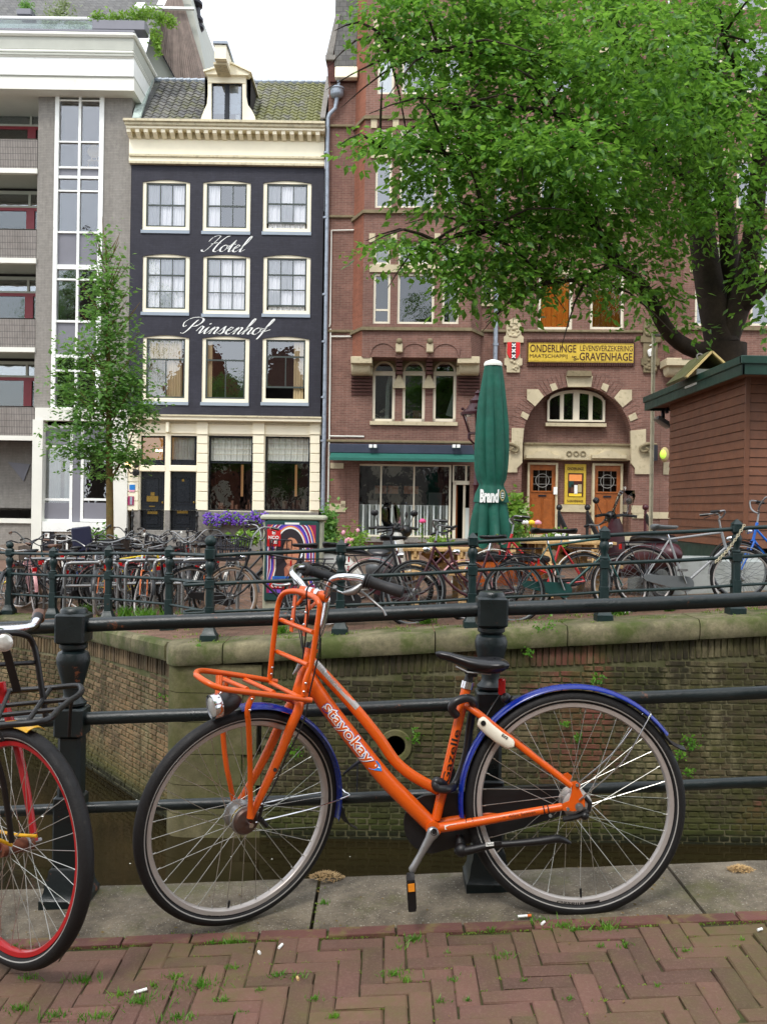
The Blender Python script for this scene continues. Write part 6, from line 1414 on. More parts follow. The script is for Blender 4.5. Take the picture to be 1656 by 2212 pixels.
# chimney cowl
cy=34.5; p=at(414,70,cy); b=MB(); b.tube([p,at(409,10,cy)],.30,14).build('flue',M['white'],mod)
b=MB()
for (x,y,r_) in ((413,12,.44),(421,46,.32),(423,62,.32)): q=at(x,y,cy-.1); b.lathe(q,[(r_*.6,-.12),(r_,0),(r_,.10),(r_*.3,.16)],14)
b.tube([at(424,14,cy-.05),at(426,66,cy-.05)],.16,8); b.build('cowl',M['blackmetal'],mod,smooth=40)
MB().ball(at(408,50,cy-.4),.17,12,8).build('flue_ball',M['white'],mod)
def shrub(name,label,cat,spots,m_,n,s,group=None,stem=None,pot=None,Y=31,trail=0):
 c0=at(*spots[0][:2],Y); t=thing(name,label,cat,tuple(c0-V((0,0,.2))),group); P=[];Fc=[]
 for (x,y,rx,ry) in spots:
  c=at(x,y,Y); rx*=Y/FPX; ry*=Y/FPX
  for i in range(n):
   q=V((random.gauss(0,.5)*rx,random.gauss(0,.4)*min(rx,.5),random.gauss(0,.5)*ry))+c; l=random.uniform(*s); d=V((random.gauss(0,1),random.gauss(0,.6),random.gauss(.2,.7))).normalized()*l; w=d.cross(V((random.gauss(0,1),random.gauss(-1,.5),random.gauss(0,1)))).normalized()*l*.45; k=len(P)
   P+=[q-d,q-w,q+d,q+w]; Fc.append((k,k+1,k+2,k+3))
 MB().add(P,Fc).build('foliage',M[m_],t,smooth=0,kind='stuff')
 if pot: x0,y0,x1,y1,pm=pot; a=at(x0,y1,Y);c=at(x1,y0,Y); MB().bbox(a.x,c.x,Y-.25,Y+.3,a.z,c.z,.03).build('planter',M[pm],t)
 return t
shrub('planter_bush','yellow-green shrub trailing along the roof edge planter','planter',[(215,40,16,14),(245,42,22,16),(280,38,24,14),(300,32,20,16),(325,28,20,18),(345,40,16,14),(370,48,14,12),(335,75,14,18),(342,100,8,22)],'box',170,(.04,.09),pot=(204,52,318,72,'greypanel'),Y=30.4)
shrub('planter_bush','greyish loose bush behind the roof terrace glass','planter',[(118,30,22,26),(138,15,22,24),(105,50,16,12),(155,50,20,14),(180,58,14,8)],'bush2',190,(.04,.08),Y=31.0)
shrub('planter_bush','small clipped dark green ball bush at the roof corner','planter',[(57,14,14,14),(60,22,14,10)],'tree_s',260,(.03,.06),pot=(42,26,74,40,'greypanel'),Y=31.2)
# ======================================================= the red brick insurance building
XB=at(702,620,29.9).x
K=Fac((XB,29.9,0),R(2.0))
ki=thing('brick_building','red brick art nouveau office building with bay windows, round arch and yellow tile sign','building',(XB,29.9,-.2))
kz=lambda x,y,d=0:K.pt(x,y,d)[1]; ku=lambda x,y,d=0:K.pt(x,y,d)[0]
uL2=0.02; uR2=27; zT=19.5
BD=-.85   # the bay stands this far in front
bu0,bu1=ku(783.7,620,BD),ku(1017.6,620,BD); bua,bub=ku(762,620,-.05),ku(1041,620,-.05)
zBay0=kz(900,1000,BD)
# flat wall left of the bay, centre wall right of it
shopR=K.rect(746,1003,1036,1170,0)
K.wall(ki,'wall',M['redbrick'],(uL2,bua+.3,-.3,kz(735,176)),[],.35)
arc=K.pt(1245.4,950,0); AR=116.8/FPX*29.9; archL,archR=arc[0]-AR,arc[0]+AR; zSpr=arc[1]
cw=[K.rect(1162,590,1236,711.5),K.rect(1274,590,1347,711.5),K.rect(1039.7,597.6,1064.7,653.5)]
cw2=[K.rect(1165,345,1240,455),K.rect(1277,345,1350,455),K.rect(1165,110,1240,200),K.rect(1277,110,1350,200)]
zA=kz(1245,958)
ub2=ku(1432,620,0)
K.wall(ki,'wall',M['redbrick'],(bub-.3,ub2,-.3,zT),cw+cw2+[(archL,archR,-.2,zSpr+AR)],.35)
# fill the corners above the round arch
for sgn in (-1,1):
 b=K.mb(); n=14; pts=[(arc[0]+sgn*AR,zSpr),(arc[0]+sgn*AR,zSpr+AR),(arc[0],zSpr+AR)]+[(arc[0]+sgn*AR*sin(PI/2*i/n),zSpr+AR*cos(PI/2*i/n)) for i in range(0,n)]
 b.prism(pts,0.0,.62); b.build('arch_spandrel',M['redbrick'],ki,smooth=0)
K.body(ki,M['redbrick'],uL2,uR2,-.3,kz(735,176),10)
# the niche behind the arch
ND=.6
b=K.mb(); b.quad((archL-.2,ND,-.3),(archR+.2,ND,-.3),(archR+.2,ND,zSpr+AR+.2),(archL-.2,ND,zSpr+AR+.2)); b.quad((archL,.3,-.3),(archL,ND,-.3),(archL,ND,zSpr),(archL,.3,zSpr)); b.quad((archR,.3,-.3),(archR,.3,zSpr),(archR,ND,zSpr),(archR,ND,-.3)); b.build('niche_wall',M['redbrick'],ki,smooth=0)
# voussoirs: brick ring and sandstone blocks
def vous(F,par,c,r0,r1,a0,a1,m_,d0,d1,name='voussoir',n=1):
 pts=[(c[0]+r0*cos(a0+(a1-a0)*i/n),c[1]+r0*sin(a0+(a1-a0)*i/n)) for i in range(n+1)]+[(c[0]+r1*cos(a1-(a1-a0)*i/n),c[1]+r1*sin(a1-(a1-a0)*i/n)) for i in range(n+1)]
 b=F.mb(); b.prism(pts,d0,d1); return b.build(name,m_,par,smooth=0)
nb=46
stones={}
for i in range(nb):
 a=PI*(i+.03)/nb; a2=PI*(i+.94)/nb
 vous(K,ki,arc,AR-.02,AR*1.25,a,a2,M['redbrick'],-.035+random.uniform(-.004,.004),.05,'arch_brick')
px=lambda d:d/FPX*29.9
def stone_poly(pts,pj=.06,m_='sandstone',name='stone_block',par=None,d=0,**k):
 b=K.mb(); q=[K.pt(x,y,d-pj) for x,y in pts]; b.prism(q,d-pj,d+.08); return b.build(name,M[m_],par or ki,smooth=0,**k)
z7=lambda pts:[(1044+x*.36948,626.5+y*.36948) for x,y in pts]
for pts in ([(480,503),(638,503),(628,566),(492,566)],[(385,553),(418,542),(434,578),(402,592)],[(698,543),(733,556),(718,597),(685,576)],[(254,580),(320,580),(352,622),(300,680),(254,640)],[(866,583),(800,583),(762,630),(812,686),(866,642)],[(228,708),(267,730),(253,760),(215,738)],[(886,715),(900,750),(858,768),(844,736)],
   [(163,806),(236,808),(228,890),(226,1010),(196,1040),(196,1066),(134,1066),(134,890),(163,890)],[(948,812),(948,890),(970,890),(970,1076),(884,1076),(884,1040),(862,1012),(862,890),(858,822)]): stone_poly(z7(pts),.07)
stone_poly(z7([(492,470),(628,472),(634,503),(486,503)]),.22,'sandstone_d','keystone')
# arched window in the niche
aw=K.rect(1181.4,844.5,1305.6,911,ND-.1)
b=K.mb(); wu,wv=aw[0],aw[1]; wc=(wu+wv)/2; hw=(wv-wu)/2; n=16
top=lambda u:aw[2]+(aw[3]-aw[2])*(.62+.38*math.sqrt(max(0,1-((u-wc)/hw)**2)))
P=[(wu+(wv-wu)*i/n) for i in range(n+1)]
for u0_,u1_ in zip(P,P[1:]): b.prism([(u0_,top(u0_)-.07),(u1_,top(u1_)-.07),(u1_,top(u1_)+.03),(u0_,top(u0_)+.03)],ND-.14,ND-.03)
for q in (wu,wc-.10,wv-.07): b.prism([(q,aw[2]),(q+(.2 if q==wc-.10 else .07),aw[2]),(q+(.2 if q==wc-.10 else .07),top(min(max(q+.03,wu),wv))-.02),(q,top(min(max(q+.03,wu),wv))-.02)],ND-.15,ND-.03)
for q in (wu+(wv-wu)*.22,wu+(wv-wu)*.72): b.prism([(q,aw[2]),(q+.12,aw[2]),(q+.12,top(q+.06)-.05),(q,top(q+.06)-.05)],ND-.13,ND-.03)
b.box(wu,wv,ND-.14,ND-.03,aw[2],aw[2]+.06); w_=b.build('arched_window',M['winframe'],ki,smooth=0)
b=K.mb(); b.prism([(wu,aw[2])]+[(wv,aw[2])]+[(u,top(u)) for u in reversed(P)],ND-.05,ND-.045); b.build('pane',M['glass_d'],w_,smooth=0)
b=K.mb(); b.prism([(wu,aw[2])]+[(wv,aw[2])]+[(u,top(u)-.02) for u in reversed(P)],ND-.012,ND-.008); b.build('dark_back',M['darkroom'],w_,smooth=0)
K.box(ki,'sill',M['sandstone'],1178,913.6,1309,921,ND-.25,ND)
# lintel over the two doors, carved hoods
K.box(ki,'lintel',M['sandstone'],1130,960,1362,994,ND-.35,ND,bev=.02); K.box(ki,'lintel_moulding',M['sandstone_d'],1130,957,1362,962,ND-.42,ND,bev=.01)
for c in (1173,1315):
 b=K.mb(); q=K.pt(c,990,.1); k=px(1); pts=[(q[0]-37*k,q[1]),(q[0]+37*k,q[1]),(q[0]+37*k,q[1]+7*k),(q[0]+24*k,q[1]+8*k),(q[0]+10*k,q[1]+15*k),(q[0],q[1]+17*k),(q[0]-10*k,q[1]+15*k),(q[0]-24*k,q[1]+8*k),(q[0]-37*k,q[1]+7*k)]; b.prism(pts,.08,.4); b.build('door_hood',M['sandstone'],ki,smooth=0)
for i in range(3):
 q=K.pt(1229+i*15,980,.2); b=K.mb(); b.sweep((q[0],.22,q[1]),(0,1,0),[(.06,0),(.095,0),(.095,.05),(.06,.05)],n=16); b.build('carved_ring',M['sandstone_d'],ki)
# doors with leaded lights
def wdoor(x0,y0,x1,y1):
 u0,u1,z0,z1=K.rect(x0,y0,x1,y1,ND-.12); w=u1-u0;h=z1-z0; b=K.mb(); b.box(u0-.07,u0,ND-.2,ND,z0,z1+.07).box(u1,u1+.07,ND-.2,ND,z0,z1+.07).box(u0,u1,ND-.2,ND,z1,z1+.07); b.build('door_frame',M['sandstone'],ki,smooth=0)
 gz0,gz1=z0+h*.64,z0+h*.925; gu0,gu1=u0+w*.14,u1-w*.14
 b=K.mb(); D=ND-.12; b.box(u0,u1,D,D+.05,z0,gz0).box(u0,gu0,D,D+.05,gz0,z1).box(gu1,u1,D,D+.05,gz0,z1).box(gu0,gu1,D,D+.05,gz1,z1); dr=b.build('door',M['doorwood'],ki,smooth=0)
 b=K.mb(); b.bbox(gu0-.06,gu1+.06,D-.03,D,gz0-.06,gz0-.0,.01)
 for a,c in ((.08,.47),(.53,.92)): b.bbox(u0+w*a,u0+w*c,D-.02,D,z0+h*.05,z0+h*.53,.015)
 b.build('door_panel',M['doorwood'],dr,smooth=0)
 K.mb().box(gu0,gu1,D+.02,D+.03,gz0,gz1).build('pane',M['glass_d'],dr,smooth=0); K.mb().box(gu0,gu1,D+.2,D+.21,gz0,gz1).build('dark_back',M['darkroom'],dr,smooth=0)
 b=K.mb(); cu_=(gu0+gu1)/2; cz=(gz0+gz1)/2; r_=min(gu1-gu0,gz1-gz0)*.36; b.sweep((cu_,D+.01,cz),(0,1,0),[(r_-.012,-.008),(r_+.012,-.008),(r_+.012,.008),(r_-.012,.008)],n=24)
 for q in (-.12,.12): b.box(cu_+q-.008,cu_+q+.008,D+.0,D+.018,gz0,gz1)
 for q in (-.12,.12): b.box(gu0,gu1,D+.001,D+.017,cz+q-.008,cz+q+.008)
 b.build('leading',M['greystone'],dr,smooth=0)
 K.mb().box(cu_-.13,cu_+.13,D-.03,D,z0+h*.56,z0+h*.585).build('letter_slot',M['blackmetal'],dr,smooth=0)
wdoor(1142,1004,1198,1160); wdoor(1282,1006,1338,1162)
K.box(ki,'bell_plate',M['chalk'],1195,1052,1203,1068,ND-.25,ND-.18)
# tile tableau between the doors
tp=K.box(ki,'tile_panel',M['signyellow'],1218.8,1002.6,1264.6,1089.5,ND-.06,ND); fr_u=K.rect(1218.8,1002.6,1264.6,1089.5,ND-.06)
K.box(tp,'tableau_picture',M['signbrown'],1226,1022,1259,1073,ND-.075,ND-.06)
cx_=(fr_u[0]+fr_u[1])/2; W_=fr_u[1]-fr_u[0]; Hh=fr_u[3]-fr_u[2]
for (a,bb,c,e,m_) in ((.2,.8,.58,.74,'orangep'),(.2,.42,.42,.58,'b_green'),(.45,.6,.25,.48,'chalk'),(.3,.44,.3,.5,'b_brown'),(.62,.8,.3,.5,'gold'),(.2,.8,.2,.27,'yellowf')): K.mb().box(fr_u[0]+W_*a,fr_u[0]+W_*bb,ND-.082,ND-.0755,fr_u[2]+Hh*c,fr_u[2]+Hh*e).build('picture_shape',M[m_],tp,smooth=0)
letters('lettering','ONDERLINGE',lambda x,y:K.T@V((fr_u[0]+W_*.12+x,ND-.066,fr_u[3]-Hh*.15+y)),M['signbrown'],tp,w=W_*.76,h=Hh*.07,bold=.02)
letters('lettering',"'S-GRAVENHAGE",lambda x,y:K.T@V((fr_u[0]+W_*.12+x,ND-.066,fr_u[2]+Hh*.05+y)),M['signbrown'],tp,w=W_*.76,h=Hh*.06,bold=.02)
letters('house_number','119',lambda x,y:K.T@V((ku(1349,1060,-.02)+x,ND-.01 if False else .58,kz(1349,1059,.58)+y)),M['chalk'],ki,w=.17,h=.12,bold=.03)
# stone plinth bands
for (a,c) in ((1113,1139),(1203,1279),(1343,1365)): K.box(ki,'stone_band',M['sandstone'],a,1090,c,1106,ND-.05 if 1139<=a<1360 else -.04,ND if 1139<=a<1360 else .05)
K.box(ki,'stone_band',M['sandstone'],1365,1106,1446,1120,-.05,.05); K.box(ki,'stone_band',M['sandstone'],1363,1092,1392,1108,-.06,.05); K.box(ki,'stone_block',M['sandstone'],1432,998,1446,1025,-.06,.05)
K.box(ki,'stone_band',M['sandstone'],1096,1090,1130,1106,-.05,.05)
K.box(ki,'stone_band',M['sandstone'],711,1088,746,1106,-.05,.05); K.box(ki,'stone_block',M['sandstone'],713,1000,742,1012,-.05,.05); K.box(ki,'stone_block',M['sandstone'],736,1082,746,1096,-.05,.05)
# scroll brackets at the springing
for x in (1112,1388):
 q=K.pt(x,968,-.12); b=K.mb(); b.tube([(q[0]+ (-.6 if x<1200 else .6)*0+(px(28)*(1 if x>1200 else -1)),-.12,q[1]+.12),(q[0]+(px(10)*(1 if x>1200 else -1)),-.12,q[1]+.13),(q[0]-(px(6)*(1 if x>1200 else -1)),-.14,q[1]+.02),(q[0]-(px(2)*(1 if x>1200 else -1)),-.16,q[1]-.12),(q[0]+(px(10)*(1 if x>1200 else -1)),-.16,q[1]-.06),(q[0]+(px(4)*(1 if x>1200 else -1)),-.16,q[1]+.0)],.045,8,sub=4); b.build('scroll',M['sandstone_d'],ki)
# the yellow sign
sg=K.box(ki,'tile_sign',M['signyellow'],1137.5,739.2,1370,784.3,-.07,.02); su=K.rect(1137.5,739.2,1370,784.3,-.07); SW=su[1]-su[0]; SH=su[3]-su[2]
b=K.mb(); t_=.018
for a,c,e,f in ((0,1,0,.035),(0,1,.965,1),(0,.012,0,1),(.988,1,0,1)): b.box(su[0]+SW*a,su[0]+SW*c,-.082,-.0705,su[2]+SH*e,su[2]+SH*f)
b.build('sign_border',M['signbrown'],sg,smooth=0)
b=K.mb()
for a,c,e,f in ((.02,.98,.07,.082),(.02,.98,.918,.93)): b.box(su[0]+SW*a,su[0]+SW*c,-.075,-.0705,su[2]+SH*e,su[2]+SH*f)
b.build('sign_line',M['signbrown'],sg,smooth=0)
def sl(txt,xa,ya,xb,yb2,bold=.03):
 u0=ku(xa,yb2,-.07);u1=ku(xb,yb2,-.07);z0=kz((xa+xb)/2,yb2,-.07);z1=kz((xa+xb)/2,ya,-.07)
 letters('lettering',txt,lambda x,y:K.T@V((u0+x,-.078,z0+y)),M['signbrown'],sg,w=u1-u0,h=z1-z0,bold=bold)
z2=lambda x,y:((1480+x/2.76)/1.4366,(1000+y/2.76)/1.4366)
for txt,xa,ya,xb,yb2,bd in (('ONDERLINGE',452,193,845,257,.008),('LEVENSVERZEKERING',880,200,1328,248,.0),('MAATSCHAPPIJ',448,274,770,314,.0),("'S-",812,290,868,326,.02),('GRAVENHAGE',875,262,1325,328,.012)):
 a=z2(xa,ya);c=z2(xb,yb2); sl(txt,a[0],a[1],c[0],c[1],bd)
for ya,yb2 in ((732.5,738.5),(785,790.5)):
 for i in range(46):
  a=1138+i*5.05; K.box(sg,'dentil_brick',M['signbrown'],a,ya,a+3.7,yb2,-.09,.02)
# heraldic reliefs
def relief(xc,left):
 u,z=K.pt(xc,790,-.1); k=px(1); b=K.mb()
 b.prism([(u-20*k,z+22*k),(u+20*k,z+22*k),(u+20*k,z+40*k),(u+17*k,z+72*k),(u+10*k,z+88*k),(u,z+94*k),(u-10*k,z+88*k),(u-17*k,z+72*k),(u-20*k,z+40*k)][::-1],-.10,.02) if False else None
 b.prism([(u-21*k,z+50*k),(u+21*k,z+50*k),(u+21*k,z+62*k),(u+16*k,z+66*k),(u+16*k,z+86*k),(u+10*k,z+98*k),(u,z+103*k),(u-10*k,z+98*k),(u-16*k,z+86*k),(u-16*k,z+66*k),(u-21*k,z+62*k)],-.09,.02)
 b.prism([(u-19*k,z+16*k),(u+19*k,z+16*k),(u+19*k,z+2*k),(u+14*k,z+0*k),(u+14*k,z-14*k),(u-14*k,z-14*k),(u-14*k,z+0*k),(u-19*k,z+2*k)],-.09,.02)
 b.box(u-15*k,u+15*k,-.06,.02,z+10*k,z+52*k)
 for i in range(26):
  a=random.uniform(-12,12)*k; c=random.choice([random.uniform(62,94),random.uniform(-10,12)])*k; b.ball((u+a,-.10,z+c),random.uniform(2,4.5)*k,7,5,(1,.7,1))
 b.sweep((u,-.09,z+78*k),(0,1,0),[(13*k,-.03),(16*k,-.03),(16*k,.02),(13*k,.02)],0,2*PI,n=22)
 o=b.build('carved_relief',M['sandstone'] if left else M['sandstone_d'],ki,smooth=40)
 return u,z,k
u,z,k=relief(1108,True)
b=K.mb(); b.prism([(u-13.5*k,z+50*k),(u+13.5*k,z+50*k),(u+13.5*k,z+26*k),(u+9*k,z+17*k),(u,z+12*k),(u-9*k,z+17*k),(u-13.5*k,z+26*k)],-.13,-.05); sh=b.build('red_shield',M['redp'],ki,smooth=0)
K.mb().box(u-4.6*k,u+4.6*k,-.136,-.128,z+13*k,z+50*k).build('shield_pale',M['blackmetal'],sh,smooth=0)
b=K.mb()
for i in range(3):
 zz=z+(20+i*11.5)*k
 for s in (-1,1): b.bar((u-3.6*k,-.142,zz-3.6*k*s),(u+3.6*k,-.142,zz+3.6*k*s),2.6*k,.02,up=(0,1,0))
b.build('saltires',M['chalk'],sh,smooth=0)
u,z,k=relief(1404,False)
b=K.mb(); b.tube([(u-1*k,-.12,z+20*k),(u-3*k,-.12,z+30*k),(u+3*k,-.12,z+36*k),(u+2*k,-.12,z+44*k),(u-3*k,-.12,z+42*k)],[3*k,5*k,2*k,1.6*k,.8*k],7,sub=3); b.build('stork_relief',M['chalk'],ki)
# ordinary windows of the centre wall
for i,h in enumerate(cw[:2]): window(K,ki,(h[0],h[1],h[2],h[3]),None,None,None,d=.05,frame='winframe',fw=.085,glass_='glass',cur='orangeblind',curd=.02)
window(K,ki,cw[2],None,None,None,d=.1,frame='winframe',fw=.07,glass_='glass_d'); K.box(ki,'sill',M['sandstone'],1036,654,1066,661,-.07,.1); K.box(ki,'lintel',M['sandstone'],1036,588,1066,597,-.04,.1)
for i,h in enumerate(cw2): window(K,ki,h,None,None,None,d=.08,frame='winframe',fw=.08,glass_='glass_r',ys=[.7])
for y in (582,338,103):
 for xa in (1157,1268): K.box(ki,'lintel',M['sandstone'],xa,y,xa+86,y+10,-.05,.1)
# string courses
def course(y,name='string_course',a=None,c=None,d=0):
 a=a if a is not None else 702; c=c if c is not None else 764; K.box(ki,name,M['sandstone_d'],a,y,c,y+6,d-.09,d+.05,bev=.02)
for y in (268,464,712): course(y,a=704,c=766)
course(711.5,a=1038,c=1094); course(712,a=1122,c=1388); course(460,a=1038,c=1440); course(262,a=1038,c=1440)
course(951,'stone_band',a=704,c=1026)
# ---- the bay: front, two canted cheeks
def bayfront(F,par,z0,z1,holes,uu0,uu1,ua,ub,d):
 F.wall(par,'bay_wall',M['redbrick'],(uu0,uu1,z0,z1),holes,.3,d=d)
 b=F.mb(); b.quad((ua,0,z0),(uu0,d,z0),(uu0,d,z1),(ua,0,z1)); b.build('bay_cheek',M['orangebrick'],par,smooth=0)
 b=F.mb(); b.quad((uu1,d,z0),(ub,0,z0),(ub,0,z1),(uu1,d,z1)); b.quad((ua,0,z0),(ub,0,z0),(uu1,d,z0),(uu0,d,z0)); b.build('bay_cheek',M['redbrick'],par,smooth=0)
bw=[]
def br_(x0,y0,x1,y1): return K.rect(x0,y0,x1,y1,BD)
for a in ((805.8,590,842.6,699),(857.9,590,937.6,699.7),(954.4,590,990.6,699.7),(807,525,843.5,571),(860,524,936,571),(955,524,991,571),(810,343,846,448.7),(862.6,343,941,448.7),(957,343,994,448.7),(811,277,847,323),(864,277,942,323),(958,277,995,323),(815,110,851.4,203),(867,110,947,203),(962,110,998,203),(816,52,852,89),(868,52,948,89),(963,52,998,89),(818,-110,1000,-20)): bw.append(a)
zb0=kz(900,772,BD)+.0
bayfront(K,ki,zb0,zT+1.5,[br_(*a) for a in bw],bu0,bu1,bua,bub,BD)
for i,a in enumerate(bw[:-1]):
 r=i//3; c=i%3
 top=r in (1,3,5)
 window(K,ki,br_(*a),None,None,None,d=BD+.06,frame='winframe',fw=.075,xs=[.5] if (top and c==1) else None,ys=[.26] if i==0 else None,mw=.06,glass_=('glass' if i<6 else 'glass_r') if not top else 'glass',cur=('orangeblind' if r in(3,5) else 'blind') if top else ('sheer' if i in(2,12) else None),curx=(.4,1) if i==2 else (0,1),curd=.03)
for (x0,y0,x1,y1) in ((797.8,571.7,1000,588),(801,324,1003,341),(806,90,1006,106)): K.box(ki,'lintel',M['sandstone'],x0,y0,x1,y1,BD-.05,BD+.05)
for (x0,y0,x1,y1) in ((797.8,700,1002,706),(802,450,1004,456)): pass
# flat arches of standing bricks with stone wedges
for (yy,xs_) in ((505,(806,994)),(258,(810,998)),(42,(815,1000))):
 x=xs_[0]; i=0
 while x<xs_[1]:
  K.box(ki,'arch_brick',M['redbrick'],x,yy+2*abs(sin(i*.3)),x+3.4,yy+15,BD-.03+random.uniform(-.005,.005),BD+.02); x+=4.1; i+=1
 for c in (xs_[0]-9,xs_[0]+38,xs_[0]+132): K.box(ki,'stone_block',M['sandstone'],c,yy-1,c+13,yy+18,BD-.05,BD+.05)
def baycourse(y,pj=.1,h=6):
 z1=kz(900,y,BD-pj);z0=kz(900,y+h,BD-pj); b=K.mb(); b.prism([(bua-.1,0),(bu0-.03,BD-pj),(bu1+.03,BD-pj),(bub+.1,0),(bub+.1,.1),(bua-.1,.1)],z0,z1,'z'); b.build('string_course',M['sandstone_d'],ki,smooth=0)
for y in (249,453,706.5): baycourse(y,.1,7)
# lower part of the bay, flush wall with three arched windows under corbelled arches
lw=[(804.3,778.6,852.9,911),(869,778.6,917.6,911),(935,778.6,984.7,911)]
lh=[K.rect(*a) for a in lw]
K.wall(ki,'wall',M['redbrick'],(bua-.2,bub+.2,kz(900,985),kz(900,700)),lh,.35,d=-.03)
for i,h in enumerate(lh):
 c=((h[0]+h[1])/2,h[3]-(h[1]-h[0])/2); r_=(h[1]-h[0])/2
 b=K.mb(); n=12
 for s in (-1,1): b.prism([(c[0]+s*r_,c[1]),(c[0]+s*r_,h[3]+.01),(c[0],h[3]+.01)]+[(c[0]+s*r_*sin(PI/2*j/n),c[1]+r_*cos(PI/2*j/n)) for j in range(n)],-.035,.14)
 b.build('window_head',M['redbrick'],ki,smooth=0)
 b=K.mb(); [b.prism([(c[0]+q*cos(PI*(j+e)/16),c[1]+q*sin(PI*(j+e)/16)) for q,e in ((r_-.02,0),(r_+.1,0),(r_+.1,1),(r_-.02,1))],-.1,.03) for j in range(16)]; b.build('arch_ring',M['sandstone_d'],ki,smooth=0)
 b=K.mb(); b.box(h[0],h[0]+.09,.04,.14,h[2],c[1]).box(h[1]-.09,h[1],.04,.14,h[2],c[1]).box(h[0],h[1],.04,.14,h[2],h[2]+.1).box(h[0],h[1],.02,.15,c[1]-.12,c[1]+.02)
 [b.prism([(c[0]+q*cos(PI*(j+e)/16),c[1]+q*sin(PI*(j+e)/16)) for q,e in ((r_-.08,0),(r_,0),(r_,1),(r_-.08,1))],.04,.14) for j in range(16)]; w=b.build('arched_window',M['winframe'],ki,smooth=40)
 b=K.mb(); b.box(h[0]+.05,h[1]-.05,.09,.1,h[2]+.05,c[1]); b.prism([(c[0]+(r_-.05)*cos(PI*j/14),c[1]+(r_-.05)*sin(PI*j/14)) for j in range(15)],.09,.1); b.build('pane',M['glass_d'],w,smooth=0)
 b=K.mb(); b.quad((h[0],.9,h[2]-.2),(h[1],.9,h[2]-.2),(h[1],.9,h[3]),(h[0],.9,h[3])); b.quad((h[0],.15,h[2]-.1),(h[1],.15,h[2]-.1),(h[1],.9,h[2]-.1),(h[0],.9,h[2]-.1)); b.build('room_interior',M['darkroom'],w,smooth=0)
 if i==0: b=K.mb(); b.tube([(c[0]+.1,.4,h[2]),(c[0]+.12,.4,h[2]+1.2),(c[0]+.2,.4,h[2]+1.55)],.07,6); b.build('white_ornament',M['chalk'],w)
 if i==1: K.mb().box(c[0]-.02,c[0]+.32,.3,.5,h[2]+.05,h[2]+.4).build('cardboard_box',M['doorwood'],w)
 if i==2: b=K.mb(); b.prism([(h[1]-.1,h[2]+.2),(h[1]-.32,h[2]+.25),(h[1]-.1,h[2]+1.0)],.3,.34); b.build('white_cloth',M['chalk'],w)
K.box(ki,'sill',M['sandstone'],798.4,910.5,988,918.4,-.14,.1)
zc0=kz(900,803,BD/2)
# bay underside carried by stone corbels with brick arches between
for (xa,xb,flip) in ((757,803,1),(987.5,1036,-1)):
 u0,u1,z0,z1=K.rect(xa,772.7,xb,803.6,BD); b=K.mb(); b.bbox(u0,u1,BD+.02,.0,z1-.18,z1+.05,.02); b.lathe((u0 if flip>0 else u1,BD*.45,(z0+z1)/2-.02),[(.20,0),(.24,.05),(.24,(u1-u0)*.85),(.2,(u1-u0)*.9)],16,ax=(flip,0,0)); b.bbox(u0,u1,-.35,.0,z0-.02,z1-.2,.02); b.build('corbel',M['sandstone'],ki,smooth=40)
 for i in range(7): K.box(ki,'corbel_course',M['darkbrick'],xa+1,806+i*7.2,xb,809.8+i*7.2,-.22+.022*i,0)
for xa,xb in ((852.9,869),(917.6,935)):
 for i in range(7): K.box(ki,'corbel_course',M['darkbrick'],xa+.5,806+i*7.2,xb-.5,809.8+i*7.2,-.16+.016*i,0)
z78=K.pt(900,776,BD)[1]
for i,(xa,xb) in enumerate(((799.5,855),(866,924.5),(932,991))):
 u0,u1=ku(xa,750,BD),ku(xb,750,BD); c=((u0+u1)/2,kz(900,776,BD)-.15); r0=(u1-u0)/2
 zt=kz(900,742.7,BD); zb_=kz(900,770,BD); n=12
 pts=[(u0+(u1-u0)*j/n,zb_+ (zt-zb_)*math.sqrt(max(0,1-(2*j/n-1)**2))) for j in range(n+1)]
 for j in range(n):
  b=K.mb(); p,q=pts[j],pts[j+1]; cx2=(u0+u1)/2
  up=lambda t:(t[0]+(t[0]-cx2)*.12,t[1]+.28)
  b.prism([p,q,up(q),up(p)],BD-.03,BD+.02); b.build('arch_brick',M['redbrick'],ki,smooth=0)
 # hood recess shade is real: a curved soffit runs back from the arch to the flush wall
 b=K.mb(); P=[];Fc=[]
 for j in range(n+1): P+=[(pts[j][0],BD,pts[j][1]),(pts[j][0],-.03,min(pts[j][1],kz(900,772,0)+.25)-.25)]
 for j in range(n): Fc.append((2*j,2*j+2,2*j+3,2*j+1))
 b.add(P,Fc).build('arch_soffit',M['redbrick'],ki,smooth=60)
for x in (862,928):
 u,z=K.pt(x,750,BD-.05); b=K.mb(); b.bbox(u-.11,u+.11,BD-.14,BD+.1,z-.18,z+.12,.03); b.build('keystone',M['sandstone'],ki); b=K.mb(); b.ball((u,BD-.12,z+.18),.10,8,6); b.build('carved_head',M['sandstone_d'],ki)
 b=K.mb(); zz=z-.18
 for i in range(5): b.box(u-.1,u+.1,BD+.1+.08*i,0,zz-.12*(i+1),zz-.12*i-.03)
 b.build('stepped_bracket',M['darkbrick'],ki,smooth=0); b=K.mb(); b.prism([(u-.22,zz-1.02),(u+.22,zz-1.02),(u+.05,zz-.6),(u-.05,zz-.6)],-.16,0); b.build('stone_block',M['sandstone'],ki)
b=K.mb();
# wall band closing the bay between arches and the window zone
for (xa,xb) in ((783.7,799.5),(855,866),(924.5,932),(991,1017.6)): K.box(ki,'bay_wall',M['redbrick'],xa,742,xb,773,BD-.001,BD+.3)
